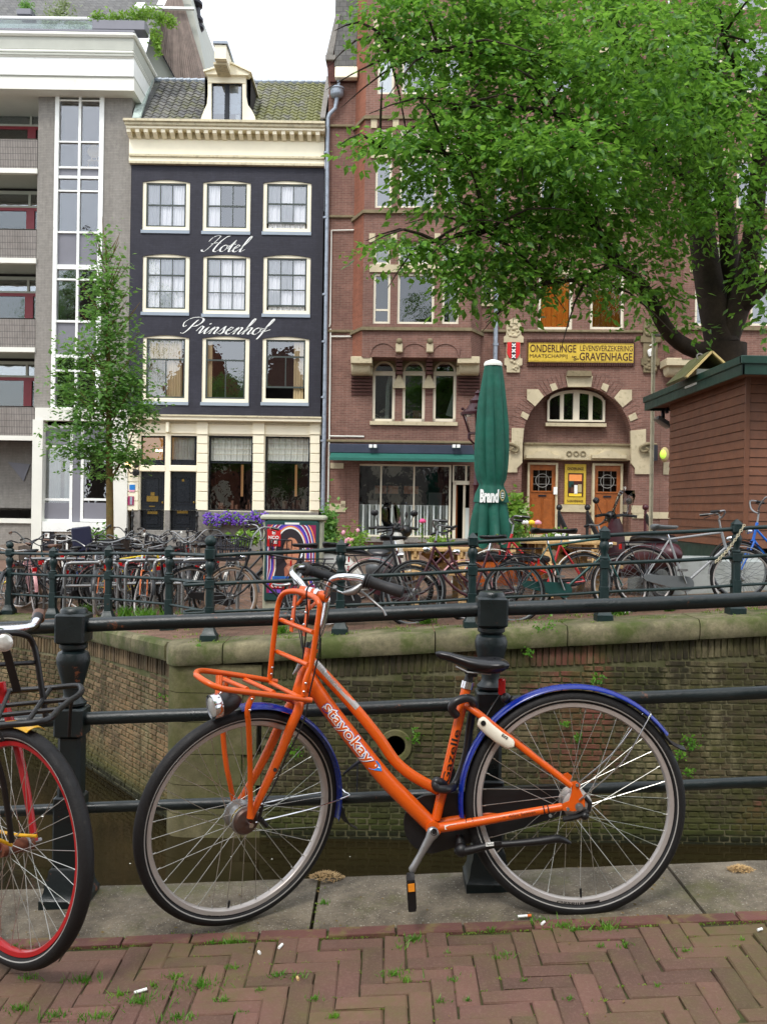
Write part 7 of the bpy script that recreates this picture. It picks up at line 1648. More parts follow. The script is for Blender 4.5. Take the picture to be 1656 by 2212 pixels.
# ---- shop front
K.wall(ki,'wall',M['redbrick'],(uL2+.003,bub+.2,-.3,kz(900,985)),[shopR],.35,d=-.012)
s=K.box(ki,'shop_fascia',M['awningbox'],711,960,1026,980,-.55,-.02,bev=.02)
b=K.mb(); a0,a1=ku(713,985,-.75),ku(1024,985,-.75); zt,zm,zl=kz(860,979,-.6),kz(860,990,-.95),kz(860,996,-.98)
b.add([(a0,-.5,zt),(a1,-.5,zt),(a1,-1.0,zm),(a0,-1.0,zm),(a0,-1.0,zl),(a1,-1.0,zl),(a1,-.97,zl),(a0,-.97,zl),(a1,-.97,zm-.03),(a0,-.97,zm-.03),(a1,-.5,zt-.06),(a0,-.5,zt-.06)],[(0,1,2,3),(3,2,5,4),(4,5,6,7),(7,6,8,9),(9,8,10,11),(0,3,9,11),(1,10,8,2)]); b.build('awning',M['awning'],ki,smooth=0)
for x in (805,985):
 u,z=K.pt(x,963,-.8); b=K.mb(); b.box(u-.12,u-.02,-.85,-.6,z-.06,z+.04).box(u+.02,u+.12,-.85,-.6,z-.06,z+.04); b.build('spotlight',M['chalk'],ki)
window(K,ki,746,1003,973,1160,d=.06,frame='winframe',fw=.06,xs=[.33,.655],mw=.05,glass_='glass',cur='greenblind',cury=(0,.44),curd=-.02,rd=3.2)
# wavy motif of the half curtain
r_=K.rect(746,1003,973,1160,.06); b=K.mb(); n=16; W_=r_[1]-r_[0]-.2; z0,z1=r_[2]+.08,r_[2]+(r_[3]-r_[2])*.43
for i in range(n):
 uu=r_[0]+.12+W_*i/n; ph=i%2*PI
 for j in range(22):
  a=z0+(z1-z0)*j/22; c=z0+(z1-z0)*(j+1)/22; wa=.045+.035*sin(a*6.5+ph); wc2=.045+.035*sin(c*6.5+ph); b.quad((uu-wa,.128,a),(uu+wa,.128,a),(uu+wc2,.128,c),(uu-wc2,.128,c))
b.build('curtain_motif',M['greenblind2'],ki,smooth=0)
b=K.mb(); zf=r_[2]+.1
for (a,c,e,f,m_) in ((.15,.5,.95,1.25,0),(.7,1.0,1.0,1.3,0),(1.2,2.6,.9,1.05,0),(2.75,3.2,.9,1.6,0)): b.box(r_[0]+a,r_[0]+c,1.2,1.5,zf+e-.9+.7,zf+f-.9+.7)
b.build('shop_shelves',M['b_grey'],ki,smooth=0)
b=K.mb()
for (a,c) in ((.9,1.3),(1.35,1.7),(1.9,2.4)): b.box(r_[0]+a,r_[0]+c,1.6,1.7,zf+1.35,zf+1.62)
b.box(r_[0]+2.85,r_[0]+3.3,1.6,1.9,zf+.75,zf+1.4); b.build('cardboard_box',M['doorwood'],ki,smooth=0)
for x in (912,950,1000):
 pass
window(K,ki,977,1003,1036,1042,d=.06,frame='winframe',fw=.05,xs=[.5],mw=.06,glass_='glass_d')
dw=K.rect(977,1042,1036,1166,.06); b=K.mb(); b.box(dw[0],dw[0]+.1,.06,.2,dw[2],dw[3]).box(dw[1]-.06,dw[1],.06,.2,dw[2],dw[3]).box(dw[0],dw[1],.06,.2,dw[3]-.08,dw[3]+.02); dd_=b.build('shop_doorway',M['winframe'],ki,smooth=0)
b=K.mb(); b.box(dw[0]+.1,dw[0]+.16,.2,.9,dw[2],dw[3]-.1); b.build('open_door',M['doorwood'],dd_,smooth=0); b=K.mb(); b.quad((dw[0],1.6,dw[2]),(dw[1],1.6,dw[2]),(dw[1],1.6,dw[3]),(dw[0],1.6,dw[3])); b.build('dark_back',M['darkroom'],dd_,smooth=0)
b=K.mb(); b.box(dw[0]+.42,dw[1]-.08,.16,.19,dw[2],dw[2]+1.05); b.build('frosted_panel',M['greenblind'],dd_,smooth=0); b=K.mb(); b.box(dw[0]+.34,dw[0]+.42,.15,.2,dw[2],dw[3]-.08); b.build('door_stile',M['winframe'],dd_,smooth=0)
K.box(ki,'step',M['sandstone'],1096,1157,1395,1166,-.35,ND); K.box(ki,'step',M['greystone'],1090,1166,1400,1176,-.8,ND); K.box(ki,'step',M['greystone'],735,1162,1036,1172,-.1,.1)
# left gable parapet, slates and gutter
b=K.mb()
pp=[K.pt(x,y,0) for x,y in ((708.5,178),(705.5,121),(728,32),(728,-120),(790,-120),(790,178))]; b.prism(pp,.02,.42); b.build('gable_parapet',M['darkbrick'],ki,smooth=0)
b=K.mb(); q0=K.pt(703,124,-.05);q1=K.pt(726,32,-.05); b.bar((q0[0],.1,q0[1]),(q1[0],.1,q1[1]),.5,.16,up=(0,1,0)) if False else b.prism([K.pt(x,y,-.05) for x,y in ((703,124),(725,30),(735,30),(718,124))],-.06,.45); b.prism([K.pt(x,y,-.05) for x,y in ((703,130),(703,120),(725,120),(725,130))],-.1,.45); b.build('parapet_coping',M['greystone'],ki,smooth=0)
K.box(ki,'slate_roof',M['slate'],724,-100,772,143,-.03,.02)
K.box(ki,'gutter',M['cream'],723,143,772,167,-.35,.02,bev=.02)
K.box(ki,'brick_corbel',M['darkbrick'],712,168,770,176,-.12,.02)
# rain pipes
b=K.mb()
def kp(x,y,d=-.15): u,z=K.pt(x,y,d); return (u,d,z)
b.tube([kp(732,168),kp(731,192)],.055,8); b.tube([kp(729,206),kp(727,216),kp(724,234),(kp(712,246)),kp(708,256),kp(706,500),kp(702,800),kp(697,1108)],[.07,.07,.065,.065,.065,.065,.065,.065],10)
for y in (330,470,636,738,858,952):
 q=kp(704.5-(y-330)*.011,y); b.lathe(q,[(.085,-.03),(.085,.03)],10)
b.lathe(kp(727.5,208),[(.1,-.06),(.2,.0),(.22,.06),(.22,.2),(.25,.22),(.25,.26)],14); b.box(kp(714,200)[0],kp(741,200)[0],-.1,-.02,kp(727,204)[2],kp(727,192)[2]); b.build('rain_pipe',M['zinc'],ki,smooth=50)
b=K.mb(); b.tube([kp(1079,330),kp(1072,600),kp(1069,775),kp(1064,1165)],.075,10); b.lathe(kp(1070,744),[(.1,-.04),(.1,.04)],10); b.lathe(kp(1072,560),[(.1,-.04),(.1,.04)],10); b.build('rain_pipe',M['zinc'],ki,smooth=50)
b=K.mb()
for pl in ([kp(764,497,-.05),kp(716,498,-.05),kp(713,700,-.05),kp(711,706,-.05)],[kp(758,727,-.05),kp(714,727,-.05)],[kp(714,710,-.05),kp(711,950,-.05),kp(708,1104,-.05)],[kp(711,942,-.06),kp(786,943,-.06)]): b.tube(pl,.028,6)
b.build('cable_conduit',M['whitestone'],ki)
# second bay at the far end, mostly behind the tree
b2a,b2b=ku(1436,620,-.05),ku(1650,620,BD)
w2=[(1500,590,1560,704),(1620,590,1700,704),(1500,343,1560,450),(1590,343,1680,450),(1590,60,1680,200),(1500,100,1560,200),(1590,-60,1680,20),(1505,520,1560,568),(1600,520,1690,568)]
K.wall(ki,'bay_wall',M['redbrick'],(b2a+.35,uR2,kz(1500,776,BD),zT+1.5),[K.rect(*a,BD) for a in w2],.3,d=BD)
b=K.mb(); zz0,zz1=kz(1500,776,BD),zT+1.5; b.quad((b2a,0,zz0),(b2a+.35,BD,zz0),(b2a+.35,BD,zz1),(b2a,0,zz1)); b.build('bay_cheek',M['redbrick'],ki,smooth=0)
for a in w2: window(K,ki,K.rect(*a,BD),None,None,None,d=BD+.06,frame='winframe',fw=.085,glass_='glass_r')
for y in (706,453,249): K.box(ki,'string_course',M['sandstone_d'],1438,y,1760,y+7,BD-.1,BD+.05)
for (y,h) in ((572,16),(324,17)): K.box(ki,'lintel',M['sandstone'],1490,y,1740,y+h,BD-.05,BD+.05)
K.wall(ki,'wall',M['redbrick'],(ub2-.01,uR2,-.3,kz(1500,700)),[],.35,d=-.02)
u0,u1,z0,z1=K.rect(1439,776,1499,811,BD); b=K.mb(); b.bbox(u0,u1,BD+.02,0,z1-.2,z1+.05,.02); b.lathe((u1,BD*.45,(z0+z1)/2),[(.2,0),(.25,.05),(.25,.75),(.2,.8)],16,ax=(-1,0,0)); b.build('corbel',M['sandstone'],ki,smooth=40)
# glowing oval beer light beside the arch
p=K.T@V((ku(1433,1000,-.3),-.35,kz(1433,982,-.3))); t=thing('wall_sign','small glowing green and yellow oval light on the brick wall beside the kiosk','light sign',tuple(p))
b=MB(); b.ball(p,.24,16,10,(.62,.45,1)); b.build('rim',M['gold'],t); b=MB(); b.ball(p+V((-.06,-.06,0)),.15,14,9,(.75,.5,1)); b.build('lens',mat('glow_green',(.6,.9,.1,1),.4,0,0,1,0,emit=(.45,.85,.08,1),es=.35),t); MB().box(p.x-.36,p.x-.22,p.y,p.y+.3,p.z-.2,p.z+.3).build('bracket',M['blackmetal'],t)
for i,(x,y0) in enumerate(((1207,1096),(1268,1096),(1393,1096))):
 q=K.T@V((ku(x,1100,-.9),-.9,kz(x,1175,-.9))); t=thing('iron_stoop_post',['brown iron stoop post nearest the wall poster, first of the three','brown iron stoop post in front of the second wooden door','brown iron stoop post at the pier next to the kiosk'][i],'post',tuple(q),group='iron stoop posts at the arch')
 z1=kz(x,y0,-.9); MB().tube([q,V((q.x,q.y,z1-.1))],.045,8).ball((q.x,q.y,z1),.1,9,7).build('post',M['lampred'] if i==2 else M['wroughtiron'],t); MB().bar(V((q.x,q.y,z1-.25)),V((q.x+.3,q.y-.7,z1-1.15)),.06,.16).build('slope_rail',M['wroughtiron'],t)
# ======================================================= trees
def rot_to(d):
 return V((0,0,1)).rotation_difference(d)
def leaves(name,mat_,par,blobs,L,aspect=.5,droop=.35,seed=1,kind='stuff',flat=.6,shell=.55):
 """blobs: (cx,cy,cz,rx,ry,rz,n). Each leaf is a folded pair of quads; leaves sit on short sprays."""
 rn=np.random.default_rng(seed); C=[]
 for (cx,cy,cz,rx,ry,rz,n) in blobs:
  ns=max(1,int(n/11)); q=rn.normal(size=(ns,3)); q/=np.linalg.norm(q,axis=1)[:,None]; rad=rn.random(ns)**(1/3.0); rad=np.where(rn.random(ns)<shell,.72+.3*rn.random(ns),rad)
  c=q*rad[:,None]*np.array([rx,ry,rz])+np.array([cx,cy,cz])
  out=q*np.array([1,1,.35]); out[:,2]-=droop; out/=np.linalg.norm(out,axis=1)[:,None]
  for k in range(11):
   t=(k/11.0-.35)*L*5.2; side=(1 if k%2 else -1)*L*.55
   perp_=np.cross(out,np.array([0,0,1.0])); perp_/= (np.linalg.norm(perp_,axis=1)[:,None]+1e-6)
   p=c+out*t+perp_*side+rn.normal(size=(ns,3))*L*.32
   d=out*.6+perp_*(1 if k%2 else -1)*.8+rn.normal(size=(ns,3))*.35; d[:,2]-=.25; d/=np.linalg.norm(d,axis=1)[:,None]
   C.append(np.hstack([p,d]))
 C=np.vstack(C); n=len(C); p=C[:,:3]; d=C[:,3:]; up=np.tile(np.array([0,0,1.0]),(n,1))+rn.normal(size=(n,3))*flat*.8; s=np.cross(d,up); s/=np.linalg.norm(s,axis=1)[:,None]; nn=np.cross(s,d)
 l=(L*(.45+.95*rn.random(n)))[:,None]; w=l*aspect
 a=p; m=p+d*l*.5-nn*l*.07; e=p+d*l
 Vv=np.stack([a,p+d*l*.42+s*w*.5+nn*l*.04,e,p+d*l*.42-s*w*.5+nn*l*.04],1).reshape(-1,3)
 b=np.arange(n)*4; Fv=np.stack([b,b+1,b+2,b+3],1)
 off=ORI.get(rootof(par).name); Vv=Vv-np.array(off)
 # fold along the midrib: two triangles per leaf
 F3=np.vstack([np.stack([b,b+1,b+2],1),np.stack([b,b+2,b+3],1)])
 return link(name,npmesh(name,Vv,F3,mat_),par,kind=kind)
def blob(x,y,rx,ry,Y,n,dz=None):
 c=at(x,y,Y); k=Y/FPX; return (c.x,c.y,c.z,rx*k,(dz or (rx+ry)/2*k*.9),ry*k,n)
tx,ty=at(1562,770,18.2).x,18.2; tz=zg(tx,ty)
big=thing('elm_tree','huge elm tree with drooping green crown in front of the brick building','tree',(tx,ty,tz))
tr=MB(); T=lambda x,y,Y:at(x,y,Y)
base=V((tx,ty,tz)); fk_=at(1560,745,18.2)
tr.tube([base-V((0,0,.1)),base+V((0,0,.5)),at(1560,860,18.2),fk_],[.66,.5,.45,.46],18,sub=2)
st_=[([fk_,T(1532,620,18.3),T(1512,480,18.5),T(1500,330,18.8),T(1515,150,19),T(1540,-60,19.2)],[.34,.28,.25,.22,.17,.12]),
([fk_,T(1600,640,18.0),T(1618,560,17.8),T(1632,430,17.6),T(1650,250,17.6),T(1690,0,17.6)],[.28,.23,.2,.17,.13,.09]),
([fk_,T(1575,600,18.4),T(1566,450,18.6),T(1540,300,18.9),T(1580,100,19.1)],[.26,.2,.17,.14,.1]),
([T(1600,660,18),T(1650,610,17.6),T(1720,540,17.2),T(1850,430,17)],[.2,.17,.13,.08]),
([fk_+V((-.1,0,-.05)),T(1500,756,18),T(1446,722,17.6),T(1408,655,17.3),T(1375,605,17),T(1330,562,16.6),T(1290,505,16.3),T(1250,430,16),T(1180,350,15.6),T(1120,300,15.3)],[.2,.165,.15,.135,.12,.115,.1,.08,.055,.03]),
([T(1330,562,16.6),T(1270,600,16.0),T(1180,610,15.6)],[.06,.04,.02]),
([T(1505,400,18.6),T(1400,330,17.4),T(1300,290,16.4),T(1180,240,15.6),T(1000,230,15)],[.14,.11,.08,.05,.02]),
([T(1500,330,18.8),T(1420,200,18),T(1330,60,17.4),T(1290,-60,17)],[.16,.12,.09,.05]),
([T(1290,505,16.3),T(1180,480,15.8),T(1050,500,15.2),T(940,520,14.9)],[.05,.04,.025,.012]),
([T(1420,200,18),T(1300,160,17),T(1150,130,16),T(950,110,15.4),T(830,80,15.2)],[.09,.07,.05,.03,.012]),
([T(1300,290,16.4),T(1120,350,15.4),T(960,330,14.9),T(820,320,14.8)],[.06,.045,.025,.01]),
([T(1540,300,18.9),T(1600,200,17.6),T(1560,80,16.5)],[.12,.08,.04])]
for p_,r_ in st_: tr.tube(p_,r_,10,sub=3)
rb_=random.Random(5)
for i in range(90):
 p_,r_=rb_.choice(st_[4:]); j=rb_.randrange(1,len(p_)); a=V(p_[j]); d=V((rb_.gauss(-.4,1),rb_.gauss(-.3,1),rb_.gauss(0,.6))).normalized(); L_=rb_.uniform(.8,2.0); tr.tube([a,a+d*L_*.5+V((0,0,.1)),a+d*L_-V((0,0,.2))],[.03,.018,.006],5,sub=2)
tr.build('trunk',M['bark'],big,smooth=60)
bl=[]
def bb(x,y,rx,ry,Y,n,dz=None): bl.append(blob(x,y,rx,ry,Y,n,dz))
for a in [(850,40,70,60,15.2,700),(960,60,110,90,15.6,1500),(930,225,55,60,15,420),(1080,70,120,100,16,1700),(860,318,95,28,14.8,420),(800,312,40,14,14.7,110),(985,330,105,75,15,1100),(1040,210,110,110,15.4,1500),(1180,200,150,140,15.8,2200),(1250,80,160,120,16.6,2200),(1400,90,170,130,17,2200),(1540,130,120,140,16.6,1700),(1640,180,110,170,16.6,1500),
 (960,430,80,50,15,340),(1100,400,140,110,15.4,1700),(860,532,68,22,14.9,260),(945,548,60,30,15,320),(1010,590,48,48,15,420),(1000,640,28,26,15,110),(1060,520,90,80,15.2,900),(1110,600,60,55,15.4,420),(1230,380,150,120,15.6,1900),(1340,280,150,130,16.4,2000),(1460,300,120,130,17.2,1400),(1300,470,120,90,16,1400),(1200,540,90,70,15.6,800),(1230,600,70,35,15.6,300),(1330,620,60,35,16,240),(1420,470,100,90,17,950),(1400,580,70,55,16.8,420),(1450,640,45,35,17,150),
 (1470,430,60,90,17.4,320),(1600,360,90,100,16.6,800),(1645,490,50,60,16.6,260),(1640,600,30,30,16.8,50),(1490,560,30,40,19.4,90),(1560,470,80,50,16.4,330),(1660,640,30,60,16.4,160),(1620,560,30,30,16.6,80),(1145,690,0.1,.1,16,0),(1290,680,30,16,15.8,40),(1385,690,30,16,16.4,40),(1140,630,40,30,15.4,150),(870,120,60,30,15,200),(900,390,60,30,14.9,160),(1480,705,40,14,17,60),
 (1560,-60,220,120,17,1600),(1250,-80,220,120,17,1600),(980,-70,160,90,15.8,900),(1800,200,150,200,17,900),(1760,430,110,120,17,500),(1360,130,160,120,14.6,1100),(1480,230,120,90,14.6,700),(1250,330,120,60,14.4,600),(1560,310,100,60,14.8,380),(1150,330,100,50,14.3,400)]: bb(*a)
leaves('crown',M['tree'],big,bl,.155,.52,.4,3)
# the 200 leaves nearest to the viewer, one by one
lm=[]
for i in range(5):
 rn=random.Random(i); l=.17; m=MB(); m.add([(0,0,0),(l*.42,l*.27,.008),(l,0,-.01),(l*.42,-l*.27,.008),(l*.75,l*.17,0),(l*.75,-l*.17,0),(l*.5,0,-.008)],[(0,6,1),(1,6,4),(4,6,2),(2,6,5),(5,6,3),(3,6,0)]); lm.append(m.mesh('leaf',M['tree'],0))
rl=random.Random(9)
for i in range(200):
 x,y,rx,ry,Y=rl.choice([(1360,130,150,110,13.9),(1480,230,120,90,13.9),(1250,330,120,60,13.7),(1560,330,90,70,14.1),(1150,330,100,50,13.6),(860,318,90,22,14.2),(960,60,100,80,14.8),(1180,200,140,110,14.2)])
 p=at(x+rl.gauss(0,.5)*rx,y+rl.gauss(0,.5)*ry,Y+rl.uniform(-.4,.6)); link('leaf',rl.choice(lm),big,p-ORI[big.name],(rl.gauss(0,.7),rl.gauss(.4,.5),rl.uniform(0,6.28)))
# young tree by the racks
yx=at(236,1230,16.0); sx=yx.x; sz=zg(sx,16.0)
yt=thing('young_tree','slender young street tree with light crown before the grey building','tree',(sx,16.0,sz))
tr=MB(); q=[V((sx,16,sz)),at(238,1180,16),at(237,1030,16),at(236,930,16),at(234,760,16),at(231,600,16),at(229,510,16)]; tr.tube(q,[.075,.068,.06,.05,.034,.018,.006],10,sub=2)
rs=random.Random(4)
for i in range(44):
 f=rs.uniform(.0,1); y=1010-f*480; b0=at(236-7*f,y,16); ww=(95*(1-f)**.7+14); sgn=rs.choice((-1,1)); d=V((sgn*ww*rs.uniform(.5,1)*16/FPX,rs.gauss(0,.25)*(1-f*.6),rs.uniform(.35,.8)*(1.2-f*.4)))
 tr.tube([b0,b0+d*.5+V((0,0,-.05)),b0+d],[.018*(1.1-f),.010,.003],5,sub=2)
tr.tube([at(238,1040,16),at(268,985,16),at(300,900,16)],[.026,.018,.006],6,sub=3)
tr.build('trunk',M['bark_s'],yt,smooth=60)
bl=[blob(*a) for a in [(229,530,9,32,16,170),(229,590,20,45,16,520),(234,660,32,50,16,900),(238,740,44,50,16,1200),(165,760,34,40,16,420),(238,830,55,50,16,1400),(150,840,34,34,16,440),(285,820,30,40,16,480),(180,900,50,40,16,950),(270,900,46,40,16,950),(312,880,20,30,16,260),(160,960,46,32,16,650),(230,970,60,34,16,800),(280,985,38,28,16,480),(200,1015,50,16,16,200),(130,930,20,20,16,70),(258,1030,30,10,16,80)]]
leaves('crown',M['tree_s'],yt,bl,.098,.52,-.2,8,shell=.15)
# ======================================================= kiosk
kx0,ky0,ky1=5.12,12.9,16.35; kx1=10.5
kzb=.80; kzt=3.22; pit=.1295
kk=thing('kiosk','brown boarded kiosk with a dark green mossy roof beside the quay','kiosk',(kx0,ky0,zg(kx0,ky0)))
MB().box(kx0+.06,kx1,ky0+.05,ky1,.3,kzt+.1).build('core',M['darkroom'],kk,smooth=0)
n=int((kzt-kzb)/pit)+1
for i in range(n):
 z0=kzb+i*pit; b=MB(); b.add([(kx0,ky0+.004,z0+.006),(kx0,ky1,z0+.006),(kx0+.014,ky1,z0+pit),(kx0+.014,ky0+.004,z0+pit),(kx0+.04,ky0+.004,z0+.006),(kx0+.04,ky1,z0+.006),(kx0+.04,ky1,z0+pit),(kx0+.04,ky0+.004,z0+pit)],[(0,1,2,3),(0,4,5,1),(3,2,6,7),(0,3,7,4),(1,5,6,2)]); b.build('plank',M['kiosk'],kk,smooth=0)
 b=MB(); X0=kx0+.06
 b.add([(X0,ky0,z0+.006),(kx1,ky0,z0+.006),(kx1,ky0+.014,z0+pit),(X0,ky0+.014,z0+pit),(X0,ky0+.05,z0+.006),(kx1,ky0+.05,z0+.006),(kx1,ky0+.05,z0+pit),(X0,ky0+.05,z0+pit)],[(3,2,1,0),(1,5,4,0),(7,6,2,3),(4,7,3,0)]); b.build('plank',M['kiosk'],kk,smooth=0)
MB().bbox(kx0-.012,kx0+.06,ky0-.016,ky0+.02,kzb-.02,kzt+.05,.006).build('corner_board',M['kiosk'],kk)
MB().box(kx0+.03,kx1,ky0+.05,ky1-.02,zg(kx0,ky0)+.0,kzb-.004).build('green_skirt',M['kioskgreen'],kk,smooth=0)
# raked fascia and roof
ov=.27; yb0,yb1=ky0-.55,ky1+.65
b=MB(); b.bbox(kx0-ov,kx0-ov+.035,yb0,yb1,kzt-.03,kzt+.12,.006); b.bbox(kx0-ov-.03,kx0-ov+.035,yb0-.02,yb1,kzt+.115,kzt+.225,.008); b.bbox(kx0-ov,kx1,yb0,yb0+.035,kzt-.03,kzt+.12,.006); b.bbox(kx0-ov-.03,kx1,yb0-.03,yb0+.03,kzt+.117,kzt+.227,.008); b.bbox(kx0-ov,kx1,yb1-.03,yb1,kzt-.03,kzt+.2,.006); b.build('fascia',M['kioskgreen'],kk,smooth=30)
MB().box(kx0-ov+.036,kx1,yb0+.036,yb1-.031,kzt+.02,kzt+.04).build('soffit',M['kiosk'],kk,smooth=0)
b=MB(); ym=(yb0+yb1)/2; b.add([(kx0-ov,yb0,kzt+.228),(kx1,yb0,kzt+.228),(kx1,yb1,kzt+.228),(kx0-ov,yb1,kzt+.228),(kx0+1.6,ym,kzt+.62),(kx1,ym,kzt+.62)],[(0,1,5,4),(2,3,4,5),(3,0,4)]); b.build('roof',M['roofmoss'],kk,smooth=0)
# small timber lantern on the roof
d0=14.0; A=at(1484,812,d0);B=at(1535,763,d0);C=at(1560,783,d0)
b=MB(); b.bar(A,B,.5,.05,up=(0,1,0)) if False else None
th=.9
def rp_(p,dy): return V((p.x,p.y+dy,p.z))
b=MB();
for (p,q) in ((at(1480,818,d0),B),(B,at(1575,800,d0))):
 n_=(q-p); up=V((-n_.z,0,n_.x)).normalized()*.045; up=-up if up.z<0 else up
 b.add([p,q,q+up,p+up]+[rp_(v,th) for v in (p,q,q+up,p+up)],[(0,1,2,3),(7,6,5,4),(3,2,6,7),(0,4,5,1),(0,3,7,4),(1,5,6,2)])
b.build('roof_hood',M['roofmoss'],kk,smooth=0); b=MB()
for (p,q) in ((at(1480,818,d0),B),(B,at(1575,800,d0))): b.bar(p+V((0,-.02,.02)),q+V((0,-.02,.02)),.03,.06,up=(0,1,0))
b.build('hood_edge',M['plywood'],kk,smooth=0)
a=at(1503,830,d0+.15);c=at(1534,797,d0+.15); MB().box(a.x,c.x,d0+.15,d0+.7,a.z,c.z).build('white_box',M['white'],kk)
b=MB(); p=at(1510,770,d0+.3); b.sweep(p,(0,-1,0),[(.035,-.01),(.055,-.01),(.055,.01),(.035,.01)],n=16); b.build('iron_ring',M['greystone'],kk)
# flood lamp under the eave
p=at(1431,905,16.9); t=thing('flood_lamp','grey flood lamp hanging under the kiosk eave','flood lamp',tuple(p))
b=MB(); b.tube([at(1431,884,16.95),p+V((0,0,.02))],.035,8); b.build('arm',M['blackmetal'],t); b=MB(); b.bbox(-.16,.16,-.12,.12,-.05,.05,.02); Rm=Matrix.Rotation(R(32),3,'Y'); b.v=[tuple(p+Rm@V(q)+V((0,0,-.06))) for q in b.v]; b.build('housing',M['steel'],t)
MB().box(at(1436,862,16.9).x,at(1440,862,16.9).x,16.8,16.9,p.z+.1,p.z+.3).build('clip',M['blackmetal'],t)
# pale plinth in front of the kiosk
pl=thing('concrete_plinth','pale grey concrete plinth at the foot of the kiosk','plinth',(4.2,11.9,zg(4.2,11.9)))
z0=zg(4.2,11.9)
a=at(1392,1216,11.9); MB().bbox(a.x,6.1,11.7,12.75,z0-.1,z0+.43,.02).build('block',M['concrete'],pl);
MB().bbox(6.12,9,11.2,12.6,z0-.1,z0+.3,.02).build('step',M['concrete'],pl)
# slim pale pole with a side arm
p=at(1409,850,19.5); t=thing('street_pole','slim pale street pole with short side arm behind the kiosk roof','pole',(p.x,19.5,zg(p.x,19.5)))
MB().tube([(p.x,19.5,zg(p.x,19.5)),(at(1411,718,19.5).x,19.5,at(1411,718,19.5).z)],.042,10).build('pole',M['cream_d'],t); MB().tube([at(1411,724,19.5),at(1470,728,19.3)],.03,8).build('side_arm',M['steel'],t)
# ======================================================= street lamp
Y=19.0; p=at(1028,1100,Y); lx=p.x; gz=zg(lx,Y); sl_=thing('street_lamp','dark red cast iron street lamp with crown lantern behind the green parasol','street lamp',(lx,Y,gz))
zt=at(1028,849,Y).z; zl0=at(1028,936,Y).z; zp=at(1028,960,Y).z
b=MB(); h=zp-gz; b.lathe((lx,Y,gz),[(.2,0),(.2,.2),(.16,.25),(.13,.6),(.15,.65),(.1,.75),(.075,1.2),(.095,1.25),(.075,1.3),(.06,h-.9),(.09,h-.85),(.06,h-.8),(.055,h-.15),(.1,h-.05),(.09,h)],16); b.build('column',M['lampred'],sl_,smooth=40)
b=MB(); rl_,rt=.19,.33; zc2=at(1028,897,Y).z
for i in range(6):
 a=PI/3*i+.3; b.tube([(lx+rl_*cos(a),Y+rl_*sin(a),zl0),(lx+rt*cos(a),Y+rt*sin(a),zc2)],.02,5); b.tube([(lx+.05*cos(a),Y+.05*sin(a),zp),(lx+.2*cos(a),Y+.2*sin(a),zp+.12),(lx+rl_*cos(a),Y+rl_*sin(a),zl0)],.018,5,sub=2)
 b.ball((lx+rt*1.04*cos(a),Y+rt*1.04*sin(a),zc2+.12),.035,6,5)
b.lathe((lx,Y,zl0-.02),[(rl_+.02,0),(rl_+.02,.03)],6,rot=.3); b.lathe((lx,Y,zc2),[(rt+.03,0),(rt+.04,.05),(rt-.06,.1),(.2,.2),(.17,.24),(.19,.3),(.10,.38),(.05,.44),(.08,.46),(.0,.54)],12,rot=.3); b.build('lantern_frame',M['lampred'],sl_,smooth=30)
b=MB(); b.lathe((lx,Y,zl0+.02),[(rl_-.01,0),(rt-.02,zc2-zl0-.03)],6,rot=.3); b.build('lantern_glass',M['glass'],sl_,smooth=0); MB().tube([(lx,Y,zl0+.1),(lx,Y,zl0+.35)],.05,10).build('bulb',M['chalk'],sl_)
# ======================================================= closed green parasol
Y=11.8; ux=at(1061,1000,Y).x; gz=zg(ux,Y); um_=thing('parasol','tall closed dark green parasol with white brewery lettering','parasol',(ux,Y,gz))
zz=lambda y:at(1061,y,Y).z
MB().tube([(ux,Y,gz),(ux,Y,zz(1150))],.035,12).build('pole',M['cream_d'],um_)
MB().lathe((ux,Y,gz),[(.3,0),(.3,.06),(.1,.08),(.06,.3)],4,sqr=True).build('base',M['greystone'],um_)
rings=[]; prof=[(784,.108,0),(800,.122,.05),(830,.145,.10),(870,.172,.13),(920,.195,.14),(970,.205,.14),(1010,.198,.14),(1035,.178,.12),(1046,.150,.08),(1052,.158,.08),(1066,.195,.1),(1085,.215,.11)]
n=64
def ring(y,r_,am,ph=0,tw=.0,k=8,dz=0):
 out=[]
 for i in range(n):
  a=2*PI*i/n; q=abs(sin(k/2*a+ph)); am2=am*1.6; rr=r_*(1-am2+am2*1.5*q**.7)+r_*.02*sin(3*a+y*.05); out.append(V((ux+rr*cos(a+tw),Y+rr*sin(a+tw)*.92,zz(y)+dz)))
 return out
for i,(y,r_,am) in enumerate(prof): rings.append(ring(y,r_,am,.3,.05*i))
mb=MB(); loft(mb,rings,False); can=mb.build('canopy',M['umbrella'],um_,smooth=80)
rings=[ring(1080,.19,.1,.3,.6),ring(1092,.20,.12,.3,.6),ring(1120,.222,.2,.3,.62),ring(1150,.238,.26,.3,.65)]; last=ring(1168,.245,.3,.3,.66)
rings.append([v+V((0,0,.10*cos(5*(2*PI*i/n)+.8)*(-1))) for i,v in enumerate(last)]); mb=MB(); loft(mb,rings,False); mb.build('valance',M['umbrella'],can,smooth=80)
MB().lathe((ux,Y,zz(786)),[(.118,-.03),(.12,.0),(.10,.03),(.03,.055),(0,.058)],24).build('top_cap',M['whitestone'],um_)
rr=.222
def wrap(u,z,k=1.0): a=-PI/2+u/rr; return V((ux+rr*k*cos(a),Y+rr*k*sin(a)*.95,z))
zb_=zz(1086)
letters('lettering','Brand',lambda x,y:wrap(-.165+x,zb_+.01+y,1.06),M['chalk'],can,w=.235,h=.15,bold=.05,shear=.1)
